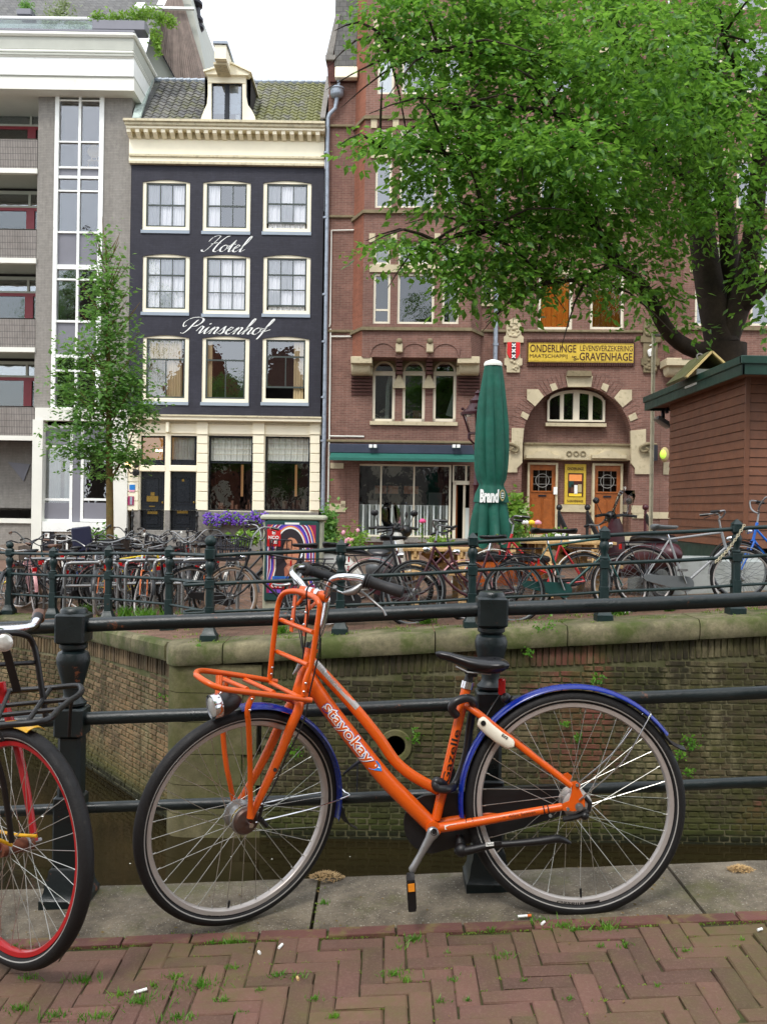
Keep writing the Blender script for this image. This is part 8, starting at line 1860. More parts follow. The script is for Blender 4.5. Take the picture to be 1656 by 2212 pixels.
mb=MB(); P=[wrap(.125+.045*cos(q)*(1 if sin(q)>0 else 1-.35*abs(sin(q))),zb_+.095+.075*sin(q),1.05) for q in [2*PI*i/20 for i in range(20)]]; mb.add(P,[tuple(range(20))]); mb.build('crest',M['gold'],can,smooth=0)
mb=MB(); P=[wrap(.125+.03*cos(q),zb_+.098+.052*sin(q),1.058) for q in [2*PI*i/16 for i in range(16)]]; mb.add(P,[tuple(range(16))]); mb.build('crest_field',M['umbrella'],can,smooth=0)
mb=MB();
for i in range(3): mb.add([wrap(.125-.02,zb_+.065+i*.026,1.063),wrap(.125+.02,zb_+.065+i*.026,1.063),wrap(.125+.02,zb_+.076+i*.026,1.063),wrap(.125-.02,zb_+.076+i*.026,1.063)],[(0,1,2,3)])
mb.build('crest_bars',M['chalk'],can,smooth=0)
# ======================================================= advert cabinet
Y=11.35; a=at(566,1118,Y);c=at(700,1118,Y); gz=zg(a.x,Y); ac=thing('advertising_cabinet','beige utility cabinet with a colourful framed poster on its front','cabinet',((a.x+c.x)/2,Y,gz))
zt=at(632,1116,Y).z
MB().bbox(a.x+.02,c.x-.02,Y,Y+.38,gz,zt-.05,.02).build('body',M['cabinet'],ac); MB().bbox(a.x-.02,c.x+.02,Y-.04,Y+.42,zt-.055,zt+.02,.025).build('lid',M['cabinet'],ac)
r_=MB(); fa,fb_=at(573,1128,Y),at(687,1300,Y);
r_.bbox(fa.x,fb_.x,Y-.035,Y+.0,fb_.z,fa.z+.03,.02); r_.build('poster_frame',M['cabgreen'],ac)
pa,pb=at(577.5,1133,Y-.04),at(680,1282,Y-.04); PW=pb.x-pa.x; PH=pa.z-pb.z
def PP(u,v,k=0): return V((pa.x+PW*u,Y-.0365-.0006*k,pb.z+PH*v))
pos=MB().add([PP(0,0),PP(1,0),PP(1,1),PP(0,1)],[(0,1,2,3)]).build('poster',M['maroonp'],ac,smooth=0)
def shape(pts,m_,k,name='print'): return MB().add([PP(u,v,k) for u,v in pts],[tuple(range(len(pts)))]).build(name,M[m_],pos,smooth=0)
def dome(s,m_,k):
 pts=[]; cx2,cy2=.48,.62; rx,ry=.30*s,.33*s
 for i in range(25): a_=PI*i/24; pts.append((cx2+rx*cos(a_),cy2+ry*sin(a_)))
 lo=[(cx2-rx,.35),(cx2-rx*1.25,.12),(cx2+rx*1.25,.12),(cx2+rx,.35)]
 pts+=lo; pts=[(min(1,max(0,u)),min(1,max(0,v))) for u,v in pts]; shape(pts,m_,k)
for i,(s,m_) in enumerate(((1.75,'orangep'),(1.66,'navyp'),(1.56,'chalk'),(1.5,'maroonp'),(1.36,'chalk'),(1.31,'navyp'),(1.2,'purple'),(1.12,'orangep'),(1.05,'chalk'),(.98,'hair'))): dome(s,m_,i+1)
shape([(0,.68),(.28,.68),(.28,.93),(0,.93)],'redp',12)
fc_=[(.50+.165*cos(q),.61+.205*sin(q)) for q in [2*PI*i/28 for i in range(28)]]; shape(fc_,'skin',13,'portrait')
shape([(.38,.72),(.40,.80),(.50,.815),(.60,.79),(.65,.7),(.68,.8),(.55,.88),(.40,.84)],'hair',14); shape([(.36,.36),(.44,.44),(.56,.42),(.60,.30),(.55,.2),(.38,.2)],'skin2',14); shape([(.40,.38),(.46,.40),(.60,.37),(.58,.33),(.45,.33)],'skin',15)
for s in (-1,1): shape([(.515+s*.03,.617),(.515+s*.06,.628),(.515+s*.1,.62),(.515+s*.06,.606)],'eye',15); shape([(.515+s*.025,.645),(.515+s*.07,.668),(.515+s*.11,.652),(.515+s*.07,.66)],'hair',15)
shape([(.49,.5),(.515,.508),(.54,.5),(.515,.487)],'lips',15); shape([(.508,.61),(.522,.61),(.532,.535),(.515,.528),(.5,.535)],'skin2',14)
shape([(.72,.2),(.86,.22),(.93,.36),(.88,.48),(.8,.5),(.74,.4)],'skin2',16); shape([(.78,.33),(.82,.36),(.86,.33),(.83,.30)],'chalk',17)
shape([(.12,.19),(.62,.19),(.62,.245),(.12,.245)],'bluep',18); shape([(.06,.07),(.55,.07),(.55,.14),(.06,.14)],'redp',18); shape([(.06,.0),(.3,.0),(.3,.05),(.06,.05)],'purple',18)
def pl_(txt,u,v,w,h,m_='chalk',k=20): letters('lettering',txt,lambda x,y:PP(u,v,k)+V((x,0,y)),M[m_],pos,w=w*PW,h=h*PH,bold=.03)
pl_('E',.11,.86,.06,.045); pl_('NCO',.03,.79,.21,.045); pl_('RE',.07,.725,.14,.045); pl_('THE ENCORE AMSTERDAM',.14,.203,.46,.028,'navyp'); pl_('OPEN',.10,.083,.30,.045)
MB().add([PP(.36,1.005),PP(.66,1.005),PP(.66,1.035),PP(.36,1.035)],[(0,1,2,3)]).build('maker_plate',M['chalk'],ac,smooth=0)
# ======================================================= picnic tables, barrels, flowers
def picnic(x,Y,w,d,label,yaw=0):
 gz=zg(x,Y); t=thing('picnic_table',label,'picnic table',(x,Y,gz),'pine picnic tables on the terrace',rz=yaw)
 for i in range(5): MB().bbox(-w/2,w/2,-d/2+i*d/5,-d/2+(i+1)*d/5-.012,.70,.74,.006).build('plank',M['picnic'],t,local=True)
 for s in (-1,1):
  for i in range(2): MB().bbox(-w/2,w/2,s*(d/2+.22)-.13+i*.135,s*(d/2+.22)-.13+i*.135+.12,.41,.45,.006).build('seat_plank',M['picnic'],t,local=True)
 for s in (-1,1):
  X=s*(w/2-.28)
  for q in (-1,1): MB().bar((X,q*.28,.70),(X,q*.55,.0),.045,.10,up=(1,0,0)).build('leg',M['picnic'],t,local=True)
  MB().bbox(X-.02,X+.02,-d/2-.32,d/2+.32,.34,.41,.005).build('cross_beam',M['picnic'],t,local=True); MB().bbox(X-.02,X+.02,-d/2,d/2,.62,.70,.005).build('cross_beam',M['picnic'],t,local=True)
  MB().bar((X,0,.37),(X-s*.5,0,.68),.09,.04,up=(0,1,0)).build('brace',M['picnic'],t,local=True)
 return t
t1x=at(944,1200,12.2).x; t2x=at(1225,1190,12.3).x
picnic(t1x,12.3,1.17,.72,'pale pine picnic table behind the maroon bicycles, menu card on it'); picnic(t2x,12.4,1.2,.72,'pale pine picnic table beside the parasol toward the kiosk'); picnic(at(1130,1190,14).x,14.0,1.0,.7,'farther pine picnic table half hidden behind the parasol')
def flowerpot(name,label,cat,x,y,Y,s,col,n=40,pot='b_brown',group=None,h=.16):
 p=at(x,y,Y); t=thing(name,label,cat,tuple(p),group); MB().lathe(p,[(.035*s,0),(.05*s,.09*s),(.055*s,.1*s)],12).build('pot',M[pot],t)
 P=[];F=[]
 for i in range(n):
  q=p+V((random.gauss(0,.05)*s,random.gauss(0,.05)*s,.1*s+abs(random.gauss(0,h*.5))*s)); l=.028*s; d=V((random.gauss(0,1),random.gauss(0,1),random.gauss(.5,.5))).normalized()*l; w=V((d.y,-d.x,.3*l)); k=len(P);P+=[q-d,q-w*.4,q+d,q+w*.4];F.append((k,k+1,k+2,k+3))
 MB().add(P,F).build('foliage',M['box'],t,smooth=0)
 for j,c in enumerate(col):
  q=p+V((.05*s*(j-len(col)/2+.5)*1.4,-.02,(h+.13)*s)); b=MB(); b.ball(q,.036*s,8,6,(1,1,.8))
  for i in range(9): a=i*.7; b.ball(q+V((.028*s*cos(a),.028*s*sin(a),-.004)),.017*s,5,4)
  b.build('blossom',M[c],t); MB().tube([p+V((0,0,.08*s)),q],.005,4).build('stem',M['weed'],t)
 return t
flowerpot('flower_pot','pot with one big pink blossom on the first picnic table','flowers',911,1190,12.2,1.15,['pink'],20,h=.22)
flowerpot('flower_pot','pot with yellow and pink blossoms on the second picnic table','flowers',1146,1184,12.3,1.2,['whitef','yellowf','palepink'],40)
flowerpot('flower_pot','low pot with pale pink blossom under the parasol','flowers',1092,1210,12.0,1.2,['palepink'],36)
def leafy(name,label,cat,x,y,Y,rx,ry,n,m_='box',s=(.03,.06),fl=None,group=None):
 c=at(x,y,Y); k=Y/FPX; t=thing(name,label,cat,(c.x,c.y,c.z-ry*k),group); P=[];F=[]
 for i in range(n):
  q=c+V((random.gauss(0,.5)*rx*k,random.gauss(0,.4)*rx*k,random.gauss(0,.5)*ry*k)); l=random.uniform(*s); d=V((random.gauss(0,1),random.gauss(0,.7),random.gauss(.1,.6))).normalized()*l; w=d.cross(V((random.gauss(0,1),random.gauss(-1,.6),random.gauss(0,1)))).normalized()*l*.5; b_=len(P); P+=[q-d,q-w,q+d,q+w]; F.append((b_,b_+1,b_+2,b_+3))
 MB().add(P,F).build('foliage',M[m_],t,smooth=0,kind='stuff')
 if fl:
  b=MB()
  for i in range(10): b.ball(c+V((random.gauss(0,.45)*rx*k,-.1,random.gauss(.2,.4)*ry*k)),.03,6,4)
  b.build('small_blossoms',M[fl],t,kind='stuff')
 return t
def barrel(x,y,Y,h,label):
 p=at(x,y,Y); gz=zg(p.x,Y); t=thing('barrel_planter',label,'planter barrel',(p.x,Y,gz),'half barrels with plants'); r_=.26
 for i in range(16):
  a=2*PI*i/16; a2=2*PI*(i+.93)/16; b=MB(); P=[]
  for (rr,z) in ((r_*.85,0),(r_*1.0,h*.5),(r_*.95,h)):
   for aa,kk2 in ((a,1),(a2,1),(a2,.88),(a,.88)): P.append((p.x+rr*kk2*cos(aa),Y+rr*kk2*sin(aa),gz+z))
  b.add(P,[(0,1,5,4),(4,5,9,8),(3,7,6,2),(7,11,10,6),(0,4,7,3),(4,8,11,7),(1,2,6,5),(5,6,10,9),(8,9,10,11)]); b.build('stave',M['barrelwood'],t,smooth=0)
 b=MB(); b.sweep((p.x,Y,gz+h*.75),(0,0,1),[(r_*.975,-.02),(r_*.99,-.02),(r_*.985,.02),(r_*.97,.02)],n=24).sweep((p.x,Y,gz+h*.25),(0,0,1),[(r_*.93,-.02),(r_*.95,-.02),(r_*.965,.02),(r_*.95,.02)],n=24).sweep((p.x,Y,gz+h),(0,0,1),[(r_*.8,-.0),(r_*.97,-.0),(r_*.97,.015),(r_*.8,.015)],n=24); b.build('hoops',M['whitestone'],t)
 MB().sweep((p.x,Y,gz+h-.03),(0,0,1),[(0,0),(r_*.85,0)],n=20,close=False).build('soil',M['soil'],t)
barrel(766,1210,13.2,.72,'whitish half barrel planter beside the advertising cabinet'); barrel(1010,1240,13.6,.6,'lower half barrel planter behind the first picnic table')
leafy('potted_plant','leafy plant with small pink blossoms growing from the whitish barrel','plant',762,1172,13.2,34,30,420,'box',(.02,.045),'palepink')
leafy('ivy_bush','dark ivy bush climbing beside the advertising cabinet','bush',712,1150,14.5,18,60,700,'tree_s',(.03,.06)); leafy('ivy_bush','low green bush at the foot of the cabinet','bush',722,1215,13.5,26,40,420,'tree_s',(.03,.06))
leafy('potted_plant','bright grassy herbs on the first picnic table','plant',948,1176,12.6,26,20,330,'box',(.02,.045)); leafy('potted_plant','long-leaved plant hanging over the first table edge','plant',960,1195,12.7,18,10,160,'weed',(.03,.05))
leafy('wall_shrub','loose bright green shrub between parasol and wooden door','shrub',1112,1115,25,26,48,520,'box',(.07,.13)); leafy('wall_shrub','low green shrub under the loose door shrub','shrub',1105,1160,22,20,26,260,'tree_s',(.06,.1))
leafy('potted_plant','white flowering plant on the second table','plant',1198,1165,13.2,26,20,300,'box',(.02,.04),'whitef'); leafy('potted_plant','bright yellow-green bush on the steps beside the hotel window','plant',534,1163,22,26,14,420,'box',(.05,.09),'whitef'); leafy('potted_plant','round pale green bush under the parasol','plant',1078,1225,12.6,18,18,220,'box',(.02,.04))
leafy('climbing_plant','thin vine with few leaves beside the basement window','vine',220,1155,27,26,16,110,'weed',(.06,.1))
# menu card
p=at(918,1196,12.2); MB().add([p+V((-.0,0,0)),p+V((.11,0,0)),p+V((.11,.03,.15)),p+V((0,.03,.15)),p+V((.0,.06,0)),p+V((.11,.06,0))],[(0,1,2,3),(3,2,5,4)]).build('x',M['chalk']); o=bpy.data.objects['x']; o.name='menu_card'; tag(o,'white folded menu card standing on the first picnic table','menu card')
p=at(1228,1186,12.3); o=MB().add([p,p+V((.16,0,0)),p+V((.16,.03,.2)),p+V((0,.03,.2)),p+V((0,.07,0)),p+V((.16,.07,0))],[(0,1,2,3),(3,2,5,4)]).build('menu_card',M['chalk']); tag(o,'larger pale blue-white menu card on the second picnic table','menu card')
# ======================================================= the parked bicycles on the far quay
_bm={}
def bike(label,frame='b_black',style='lady',wheelc='alu',tyre='tyre',fender='b_black',rack=True,fcarrier=False,crate=None,basket=None,case='b_black',sadc='saddle',bar='upright',steer=0,low=0,saddle_h=.96,gripc='blackplastic',childseat=False,forkc=None,R_=.345,name='bicycle',group='bicycles parked on the far quay'):
 wheelc='b_grey' if wheelc=='alu' and random.random()<.55 else wheelc; t=thing(name,label,'bicycle',(0,0,0),group)
 Rr=V((-.54,0,R_)); F=V((.55,0,R_)); Bb=V((-.09,0,.28)); fr=M[frame]
 def wh(C,st=0):
  key=(wheelc,tyre)
  ax=V((sin(st),-cos(st),0))
  w=wheel(t,C,ax,R_=R_,fine=False,rim=wheelc,tyre=tyre,line=False,nsp=28,hubr=.025,rimR=R_-.03,local=True); return w
 wh(Rr); sp=V((.36,0,.86))
 hb_=V((.385,0,.70)); st=R(steer)
 rs=lambda p:(Matrix.Translation(hb_)@Matrix.Rotation(st,4,(hb_-V((.33,0,.92))).normalized())@Matrix.Translation(-hb_))@V(p)
 w2=wh(F)
 if steer:
  for o in [w2]+list(w2.children):
   me=o.data
   for v in me.vertices: v.co=rs(v.co)
 b=MB()
 h0,h1=V((.33,0,.90)),V((.385,0,.68)); seat=V((-.26,0,.80));
 b.tube([h0,h1],.018,8); b.tube([Bb,seat],.0145,8)
 if style=='lady': b.tube([h1+V((0,0,.03)),V((.2,0,.46)),V((.05,0,.33)),Bb],.016,8,sub=2); b.tube([h0-V((-.02,0,.07)),V((.14,0,.60)),V((-.02,0,.46)),V((-.14,0,.43))],.014,8,sub=2)
 elif style=='man': b.tube([h1+V((0,0,.02)),Bb],.016,8); b.tube([h0-V((-.01,0,.03)),seat-V((0,0,.02))],.014,8)
 else: b.tube([h1+V((0,0,.03)),V((.18,0,.42)),V((.04,0,.31)),Bb],.02,8,sub=2)
 for s in (-1,1): b.tube([Bb+V((0,s*.02,0)),Rr+V((0,s*.055,0))],.010,6); b.tube([seat+V((0,s*.012,-.03)),Rr+V((0,s*.055,0))],.008,6)
 b.build('frame',fr,t,local=True,smooth=50)
 b=MB()
 for s in (-1,1): b.tube([rs((.385,s*.045,.68)),rs((.43,s*.05,.58)),rs((.55,s*.055,R_))],[.013,.012,.008],6)
 b.tube([rs((.385,-.05,.685)),rs((.385,.05,.685))],.015,6); b.build('fork',M[forkc or frame],t,local=True,smooth=50)
 if fender:
  for (C,a,c,fn) in ((Rr,R(-20),R(178),0),(F,R(10),R(172),1)):
   b=MB(); pr=[(R_+.026-.010*(1-cos(q)),.029*sin(q)) for q in (-1.2,-.6,0,.6,1.2)]; pr2=pr+[(r_-.002,x) for r_,x in reversed(pr)]
   b.sweep(C,(0,-1,0),pr2,a,c,18,ref=V((1,0,0)) if True else None)
   # keep it above the wheel
   if sum(p[2] for p in b.v)/len(b.v)<R_: b.v=[(p[0],p[1],2*R_-p[2]) for p in b.v]
   if fn and steer: b.v=[tuple(rs(p)) for p in b.v]
   o=b.build('mudguard',M[fender],t,local=True)
  if fn: pass
 if case:
  b=MB(); out=[(Bb.x+.085*cos(q),Bb.z+.085*sin(q)) for q in [PI*.5-PI*i/9+0 for i in range(10)]]+[(Rr.x-.0,Rr.z-.035),(Rr.x-.03,Rr.z),(Rr.x-.0,Rr.z+.035)]; b.prism(out,-.065,-.03); b.build('chain_case',M[case],t,local=True)
 b=MB();
 for s in (-1,1): e=Bb+V((0,s*.06,0)); c2=e+V((.06*s,s*.02,-.15*s)); b.tube([e,c2],.010,6); b.tube([e,Bb],.012,5); b.box(c2.x-.045,c2.x+.045,c2.y,c2.y+s*.09,c2.z-.012,c2.z+.012)
 b.build('crank',M['steel'],t,local=True)
 # saddle
 sh=saddle_h; b=MB(); b.tube([seat,V((-.285,0,sh-.05))],.012,6); b.build('seat_post',M['chrome'],t,local=True)
 b=MB(); rg=[]
 for x,hw,z0,z1 in ((.14,.012,-.01,.0),(.12,.022,-.03,.008),(.02,.035,-.04,.01),(-.06,.075,-.045,.012),(-.11,.1,-.05,.02),(-.15,.09,-.05,.022),(-.165,.05,-.03,.01)):
  c=V((-.29+x,0,sh)); rg.append([c+V((0,hw*cos(q),(z1 if sin(q)>0 else -z0*-1*-1)*abs(sin(q))*(1 if sin(q)>0 else 1) if sin(q)>0 else z0*abs(sin(q)))) for q in [2*PI*i/12 for i in range(12)]])
 loft(b,rg); b.build('saddle',M[sadc],t,local=True,smooth=70)
 # stem and bars
 b=MB(); b.tube([h0,rs((.31,0,1.02))],.011,6); top=V((.31,0,1.02))
 if bar=='upright': pts=[(.16,.29,1.08),(.26,.27,1.09),(.33,.2,1.10),(.34,.08,1.05),(.31,0,1.02),(.34,-.08,1.05),(.33,-.2,1.10),(.26,-.27,1.09),(.16,-.29,1.08)]
 elif bar=='high': pts=[(.12,.30,1.16),(.22,.29,1.18),(.32,.22,1.17),(.35,.1,1.06),(.31,0,1.01),(.35,-.1,1.06),(.32,-.22,1.17),(.22,-.29,1.18),(.12,-.30,1.16)]
 else: pts=[(.27,.3,1.04),(.30,.2,1.05),(.31,.1,1.03),(.31,0,1.02),(.31,-.1,1.03),(.30,-.2,1.05),(.27,-.3,1.04)]
 pts=[rs(p) for p in pts]; b.tube(pts,.0105,8,sub=3); hbr=b.build('handlebar',M[random.choice(('steel','blackmetal','steel','b_grey'))],t,local=True)
 b=MB();
 for i in (0,-1): b.tube([pts[i],pts[i]+(pts[i+1 if i==0 else -2]-pts[i])*(.95 if bar!='flat' else .8)],.0165,8)
 for i in (1,-2): b.tube([pts[i]+V((.02,0,-.02)),pts[i]+V((-.06,0,-.05))],.005,5)
 b.build('grip',M[gripc],hbr,local=True)
 b=MB(); q=rs((.44,0,.80)); d=(rs((.6,0,.80))-q).normalized(); b.sweep(q,d,[(0,-.06),(.025,-.04),(.035,0),(.035,.02),(0,.022)],n=10,close=False); b.build('headlamp',M['chrome'],t,local=True)
 if rack:
  b=MB()
  for y in (-.06,0,.06): b.tube([(-.33,y,.745),(-.80,y,.735)],.006,5)
  b.tube([(-.33,-.06,.745),(-.33,.06,.745)],.006,5); b.tube([(-.80,-.06,.735),(-.80,.06,.735)],.006,5)
  for s in (-1,1): b.tube([(-.74,s*.06,.735),Rr+V((-.02,s*.06,0))],.006,5); b.tube([(-.42,s*.06,.745),Rr+V((0,s*.06,0))],.005,5)
  b.build('rear_carrier',M['blackmetal'],t,local=True); MB().box(-.815,-.80,-.035,.035,.66,.72).build('rear_reflector',M['reflred'],t,local=True)
 if fcarrier:
  b=MB()
  for y in (-.14,-.07,0,.07,.14): b.tube([rs((.42,y,.78)),rs((.78,y,.78))],.007,5)
  for x in (.42,.78): b.tube([rs((x,-.14,.78)),rs((x,.14,.78))],.007,5)
  b.tube([rs((.42,-.14,.78)),rs((.40,-.14,1.0)),rs((.40,.14,1.0)),rs((.42,.14,.78))],.007,5)
  for s in (-1,1): b.tube([rs((.7,s*.13,.78)),rs((.56,s*.065,R_))],.006,5)
  b.build('front_carrier',M['blackmetal'],t,local=True)
 if basket or crate:
  x0,x1,y0,y1,z0,z1=(.43,.79,-.18,.18,.80,1.03) if (basket or crate!='rear') else (-.83,-.42,-.17,.17,.76,.98)
  c=basket or 'barrelwood'
  if basket in ('mesh',):
   b=MB()
   for i in range(7):
    f=i/6;
    for (p,q) in (((x0+(x1-x0)*f,y0,z0),(x0+(x1-x0)*f,y0-.02,z1)),((x0+(x1-x0)*f,y1,z0),(x0+(x1-x0)*f,y1+.02,z1)),((x0,y0+(y1-y0)*f,z0),(x0-.02,y0+(y1-y0)*f,z1)),((x1,y0+(y1-y0)*f,z0),(x1+.02,y0+(y1-y0)*f,z1))): b.tube([rs(p),rs(q)],.006,4)
   for z in (z0,(z0+z1)/2,z1): b.tube([rs((x0,y0,z)),rs((x1,y0,z)),rs((x1,y1,z)),rs((x0,y1,z)),rs((x0,y0,z))],.008,4)
   b.build('basket',M['blackmetal'],t,local=True)
  else:
   b=MB(); w=.012
   for (p) in ((x0,x0+w,y0,y1),(x1-w,x1,y0,y1),(x0,x1,y0,y0+w),(x0,x1,y1-w,y1)): b.box(*p,z0,z1)
   b.box(x0,x1,y0,y1,z0,z0+w);
   if crate!='rear': b.v=[tuple(rs(p)) for p in b.v]
   b.build('crate',M[c if basket is None or basket=='barrelwood' else basket],t,local=True,smooth=0)
 if childseat:
  b=MB(); b.bbox(-.78,-.42,-.16,.16,.78,.84,.02).bbox(-.80,-.72,-.16,.16,.80,1.2,.02); b.build('child_seat',M['b_navy'],t,local=True)
 return t
def put(t,x,y,Y,yaw,lean=0,zoff=0):
 """wheel midpoint under pixel x; yaw in degrees, 0 = heading away to the viewer's far side along +x"""
 p=at(x,1250,Y); t.location=(p.x,Y,zg(p.x,Y)+zoff); t.rotation_euler=(R(lean),0,R(yaw)); ORI[t.name]=V(t.location); return t
# ---- leaning along the railing, one by one
put(bike('black city bicycle with tan tyres and wire basket leaning at the railing corner post','b_black','man',tyre='tyretan',fender='b_grey',fcarrier=True,basket='mesh',bar='high',steer=20,name='bicycle'),600,0,10.45,180,4)
put(bike('black bicycle with low seat between advert cabinet and second railing post','b_black','lady',fender='b_black',bar='upright',saddle_h=.92),782,0,10.2,0,-5)
put(bike('dark maroon lady bicycle with black grips in front of first picnic table','b_maroon','lady',fender='b_pink',steer=-25,bar='flat',case='b_maroon'),905,0,10.35,0,-5)
put(bike('old maroon bicycle with bare front wheel, second behind the pink-fendered wheel','b_maroon','lady',fender=None,bar='upright',steer=12),1005,0,10.0,180,5)
put(bike('red and white bicycle with white rear mudguard right behind the parasol pole','b_red','lady',fender='b_white',case='b_black',bar='upright'),1165,0,10.9,180,5)
put(bike('dark green bicycle with big green chain case leaning on the railing','b_green','man',fender='b_black',case='b_green',bar='flat',steer=-10),1235,0,10.15,0,-6)
put(bike('silver grey bicycle with silver chain case and straight top tube','b_silver','man',fender='b_silver',case='b_grey',bar='upright',saddle_h=.93,rack=True,steer=8,sadc='b_grey'),1497,0,10.15,0,-6)
put(bike('bright blue bicycle cut off by the picture edge beyond the kiosk','b_blue','lady',fender='b_black',bar='high'),1700,0,10.5,180,5)
put(bike('second black bicycle standing just behind the poster cabinet','b_black','lady',fender='b_black',bar='high',childseat=False,basket='mesh'),505,0,11.3,20,3)
# ---- the packed racks
spec=[
('black bicycle with long weathered wooden crate on the front','b_black','lady','alu','tyretan','b_black',dict(crate='front',bar='upright',gripc='b_brown'),112,13.9,172),
('yellow bicycle at the picture edge with brown saddle','b_yellow','man','alu','tyre','b_black',dict(sadc='b_brown',bar='flat'),5,14.6,20),
('navy bicycle with brown grips beside the yellow one','b_navy','lady','alu','tyre','b_navy',dict(gripc='b_brown',bar='high'),45,14.9,100),
('orange-forked bicycle with grey wheel turned to the railing','b_grey','man','alu','tyregrey','b_black',dict(forkc='b_orange',bar='flat',steer=30),205,13.2,-62),
('blue bicycle with white handlebar in the racks','b_blue','man','alu','tyre',None,dict(bar='flat',gripc='b_grey'),180,14.7,108),
('black bicycle with big black crate in front of the steps','b_black','lady','alu','tyre','b_black',dict(basket='b_black',fcarrier=True,bar='upright'),285,15.0,-96),
('yellow framed bicycle with red rear end in the racks','b_yellow','man','alu','tyre','b_red',dict(bar='flat',case=None),292,13.5,14),
('white sport bicycle with white bars in the middle of the racks','b_white','man','alu','tyre',None,dict(bar='flat',case=None,rack=False),345,13.7,-118),
('red city bicycle squeezed between the white one and a black one','b_red','lady','alu','tyre','b_red',dict(case='b_red',bar='upright'),315,14.2,70),
('black bicycle with rusty orange fork nearest the weeds','b_black','lady','alu','tyre','b_black',dict(forkc='b_orange',bar='upright',steer=-20),300,12.55,-75),
('silver bicycle with tall chrome bars next to the stair rail','b_silver','lady','chrome','tyre','b_silver',dict(bar='high',case=None),262,14.1,96),
('dark grey bicycle with chrome bell behind the fourth post','b_grey','lady','alu','tyre','b_grey',dict(bar='high',basket='mesh'),395,13.9,84),
('black roadster with carrier behind the railing gap','b_black','man','alu','tyre','b_black',dict(bar='high',fcarrier=True),425,13.1,-84),
('brown old bicycle with brown saddle half hidden in the racks','b_brown','lady','alu','tyretan','b_brown',dict(sadc='b_brown',bar='upright'),150,15.1,78),
('pale green bicycle with white fender behind the crate bike','b_green','lady','alu','tyre','b_white',dict(bar='high'),95,15.4,100),
('dark purple bicycle with lowered saddle in the second row','b_maroon','lady','alu','tyre','b_black',dict(bar='upright',saddle_h=.88),350,15.2,92),
('navy blue bicycle with child seat in the back row','b_navy','lady','alu','tyre','b_black',dict(childseat=True,bar='high'),215,15.6,95),
('white-fendered black bicycle at the end of the racks near the poster','b_black','lady','alu','tyre','b_white',dict(bar='high'),470,12.9,75),
('pinkish old bicycle behind the yellow bicycle','b_pink','lady','alu','tyre','b_pink',dict(bar='upright'),68,14.0,118),
('black bicycle with rear milk crate in the back row','b_black','lady','alu','tyre','b_black',dict(crate='rear',bar='upright'),420,15.1,100),
('grey bicycle with shining chrome mudguards in the back row','b_grey','man','chrome','tyre','chrome',dict(bar='flat'),130,16.0,90),
('red-framed racing bicycle tangled behind the white bicycle','b_red','man','alu','tyre',None,dict(bar='flat',case=None,rack=False),385,14.6,60),
('thin silver bicycle lying against the rack hoop','b_silver','man','alu','tyre',None,dict(bar='flat',case=None,rack=False),240,13.4,-50),
('black bicycle turned away beside the young tree','b_black','lady','alu','tyre','b_black',dict(bar='high',gripc='b_brown'),262,15.9,88),
('green lady bicycle in the back row near the hotel steps','b_green','lady','alu','tyre','b_green',dict(bar='high',basket='mesh'),320,16.2,97),
('white lady bicycle in the farthest row','b_white','lady','alu','tyre','b_white',dict(bar='high'),180,16.6,85),
('orange bicycle frame deep inside the racks','b_orange','lady','alu','tyre','b_black',dict(bar='upright'),438,14.3,110),
('black bicycle with drooping bars between the crate bicycle and the orange fork','b_black','lady','alu','tyre','b_black',dict(bar='upright'),160,13.5,95),
('mud-grey bicycle with black rims at the first post from the edge','b_grey','man','alu','tyre','b_black',dict(bar='flat'),30,13.9,-85),
('black roadster with silver mudguards behind the third railing post','b_black','man','alu','tyre','b_silver',dict(bar='upright'),235,14.6,82),
('slim black bicycle with white grips beside the grey wheel','b_black','lady','alu','tyre','b_black',dict(bar='high',gripc='b_white'),360,13.2,98),
('navy roadster with low saddle behind the yellow framed bicycle','b_navy','man','alu','tyre','b_black',dict(bar='upright',saddle_h=.9),285,14.9,-80),
]
for (lab,fr_,sty,wc,ty_,fe,kw,x,Y,yaw) in spec:
 kw.setdefault('case','b_black'); put(bike(lab,fr_,sty,wc,ty_,fe,**kw),x,0,Y,yaw,random.choice((-7,-4,4,7))); o=bpy.data.objects[0:0]; q=[x for x in bpy.data.objects if x.get('label')==lab][0]; k=random.uniform(.88,.98); q.scale=(k,k,k*random.uniform(.97,1.04))
# rack hoops
hz=[(198,12.85,20),(262,13.05,22),(330,12.7,18),(392,12.45,15),(455,12.1,10),(150,14.2,25),(90,14.6,25)]
def hoop():
 t=thing('bicycle_rack_hoop','bent grey steel bicycle rack hoop among the parked bicycles','bicycle rack',(0,0,0),'rack hoops on the far quay')
 MB().tube([(-.36,0,-.05),(-.36,0,.62),(-.34,0,.70),(-.27,0,.74),(.27,0,.74),(.34,0,.70),(.36,0,.62),(.36,0,-.05)],.026,10,sub=2).build('hoop',M['steel'],t,local=True); MB().tube([(-.36,0,.42),(.36,0,.42)],.02,8).build('cross_bar',M['steel'],t,local=True); return t
labs=['steel rack hoop holding the white sport bicycle','steel rack hoop with a blue bicycle behind it','steel rack hoop beside the yellow framed bicycle','steel rack hoop behind the fourth railing post','steel rack hoop nearest the ball-topped corner post','steel rack hoop behind the wooden crate','steel rack hoop closest to the yellow bicycle']
h0=hoop()
for i,(x,Y,yaw) in enumerate(hz):
 o=h0 if i==0 else copy_tree(h0); o['label']=labs[i]; p=at(x,1250,Y); o.location=(p.x,Y,zg(p.x,Y)); o.rotation_euler=(0,0,R(yaw))
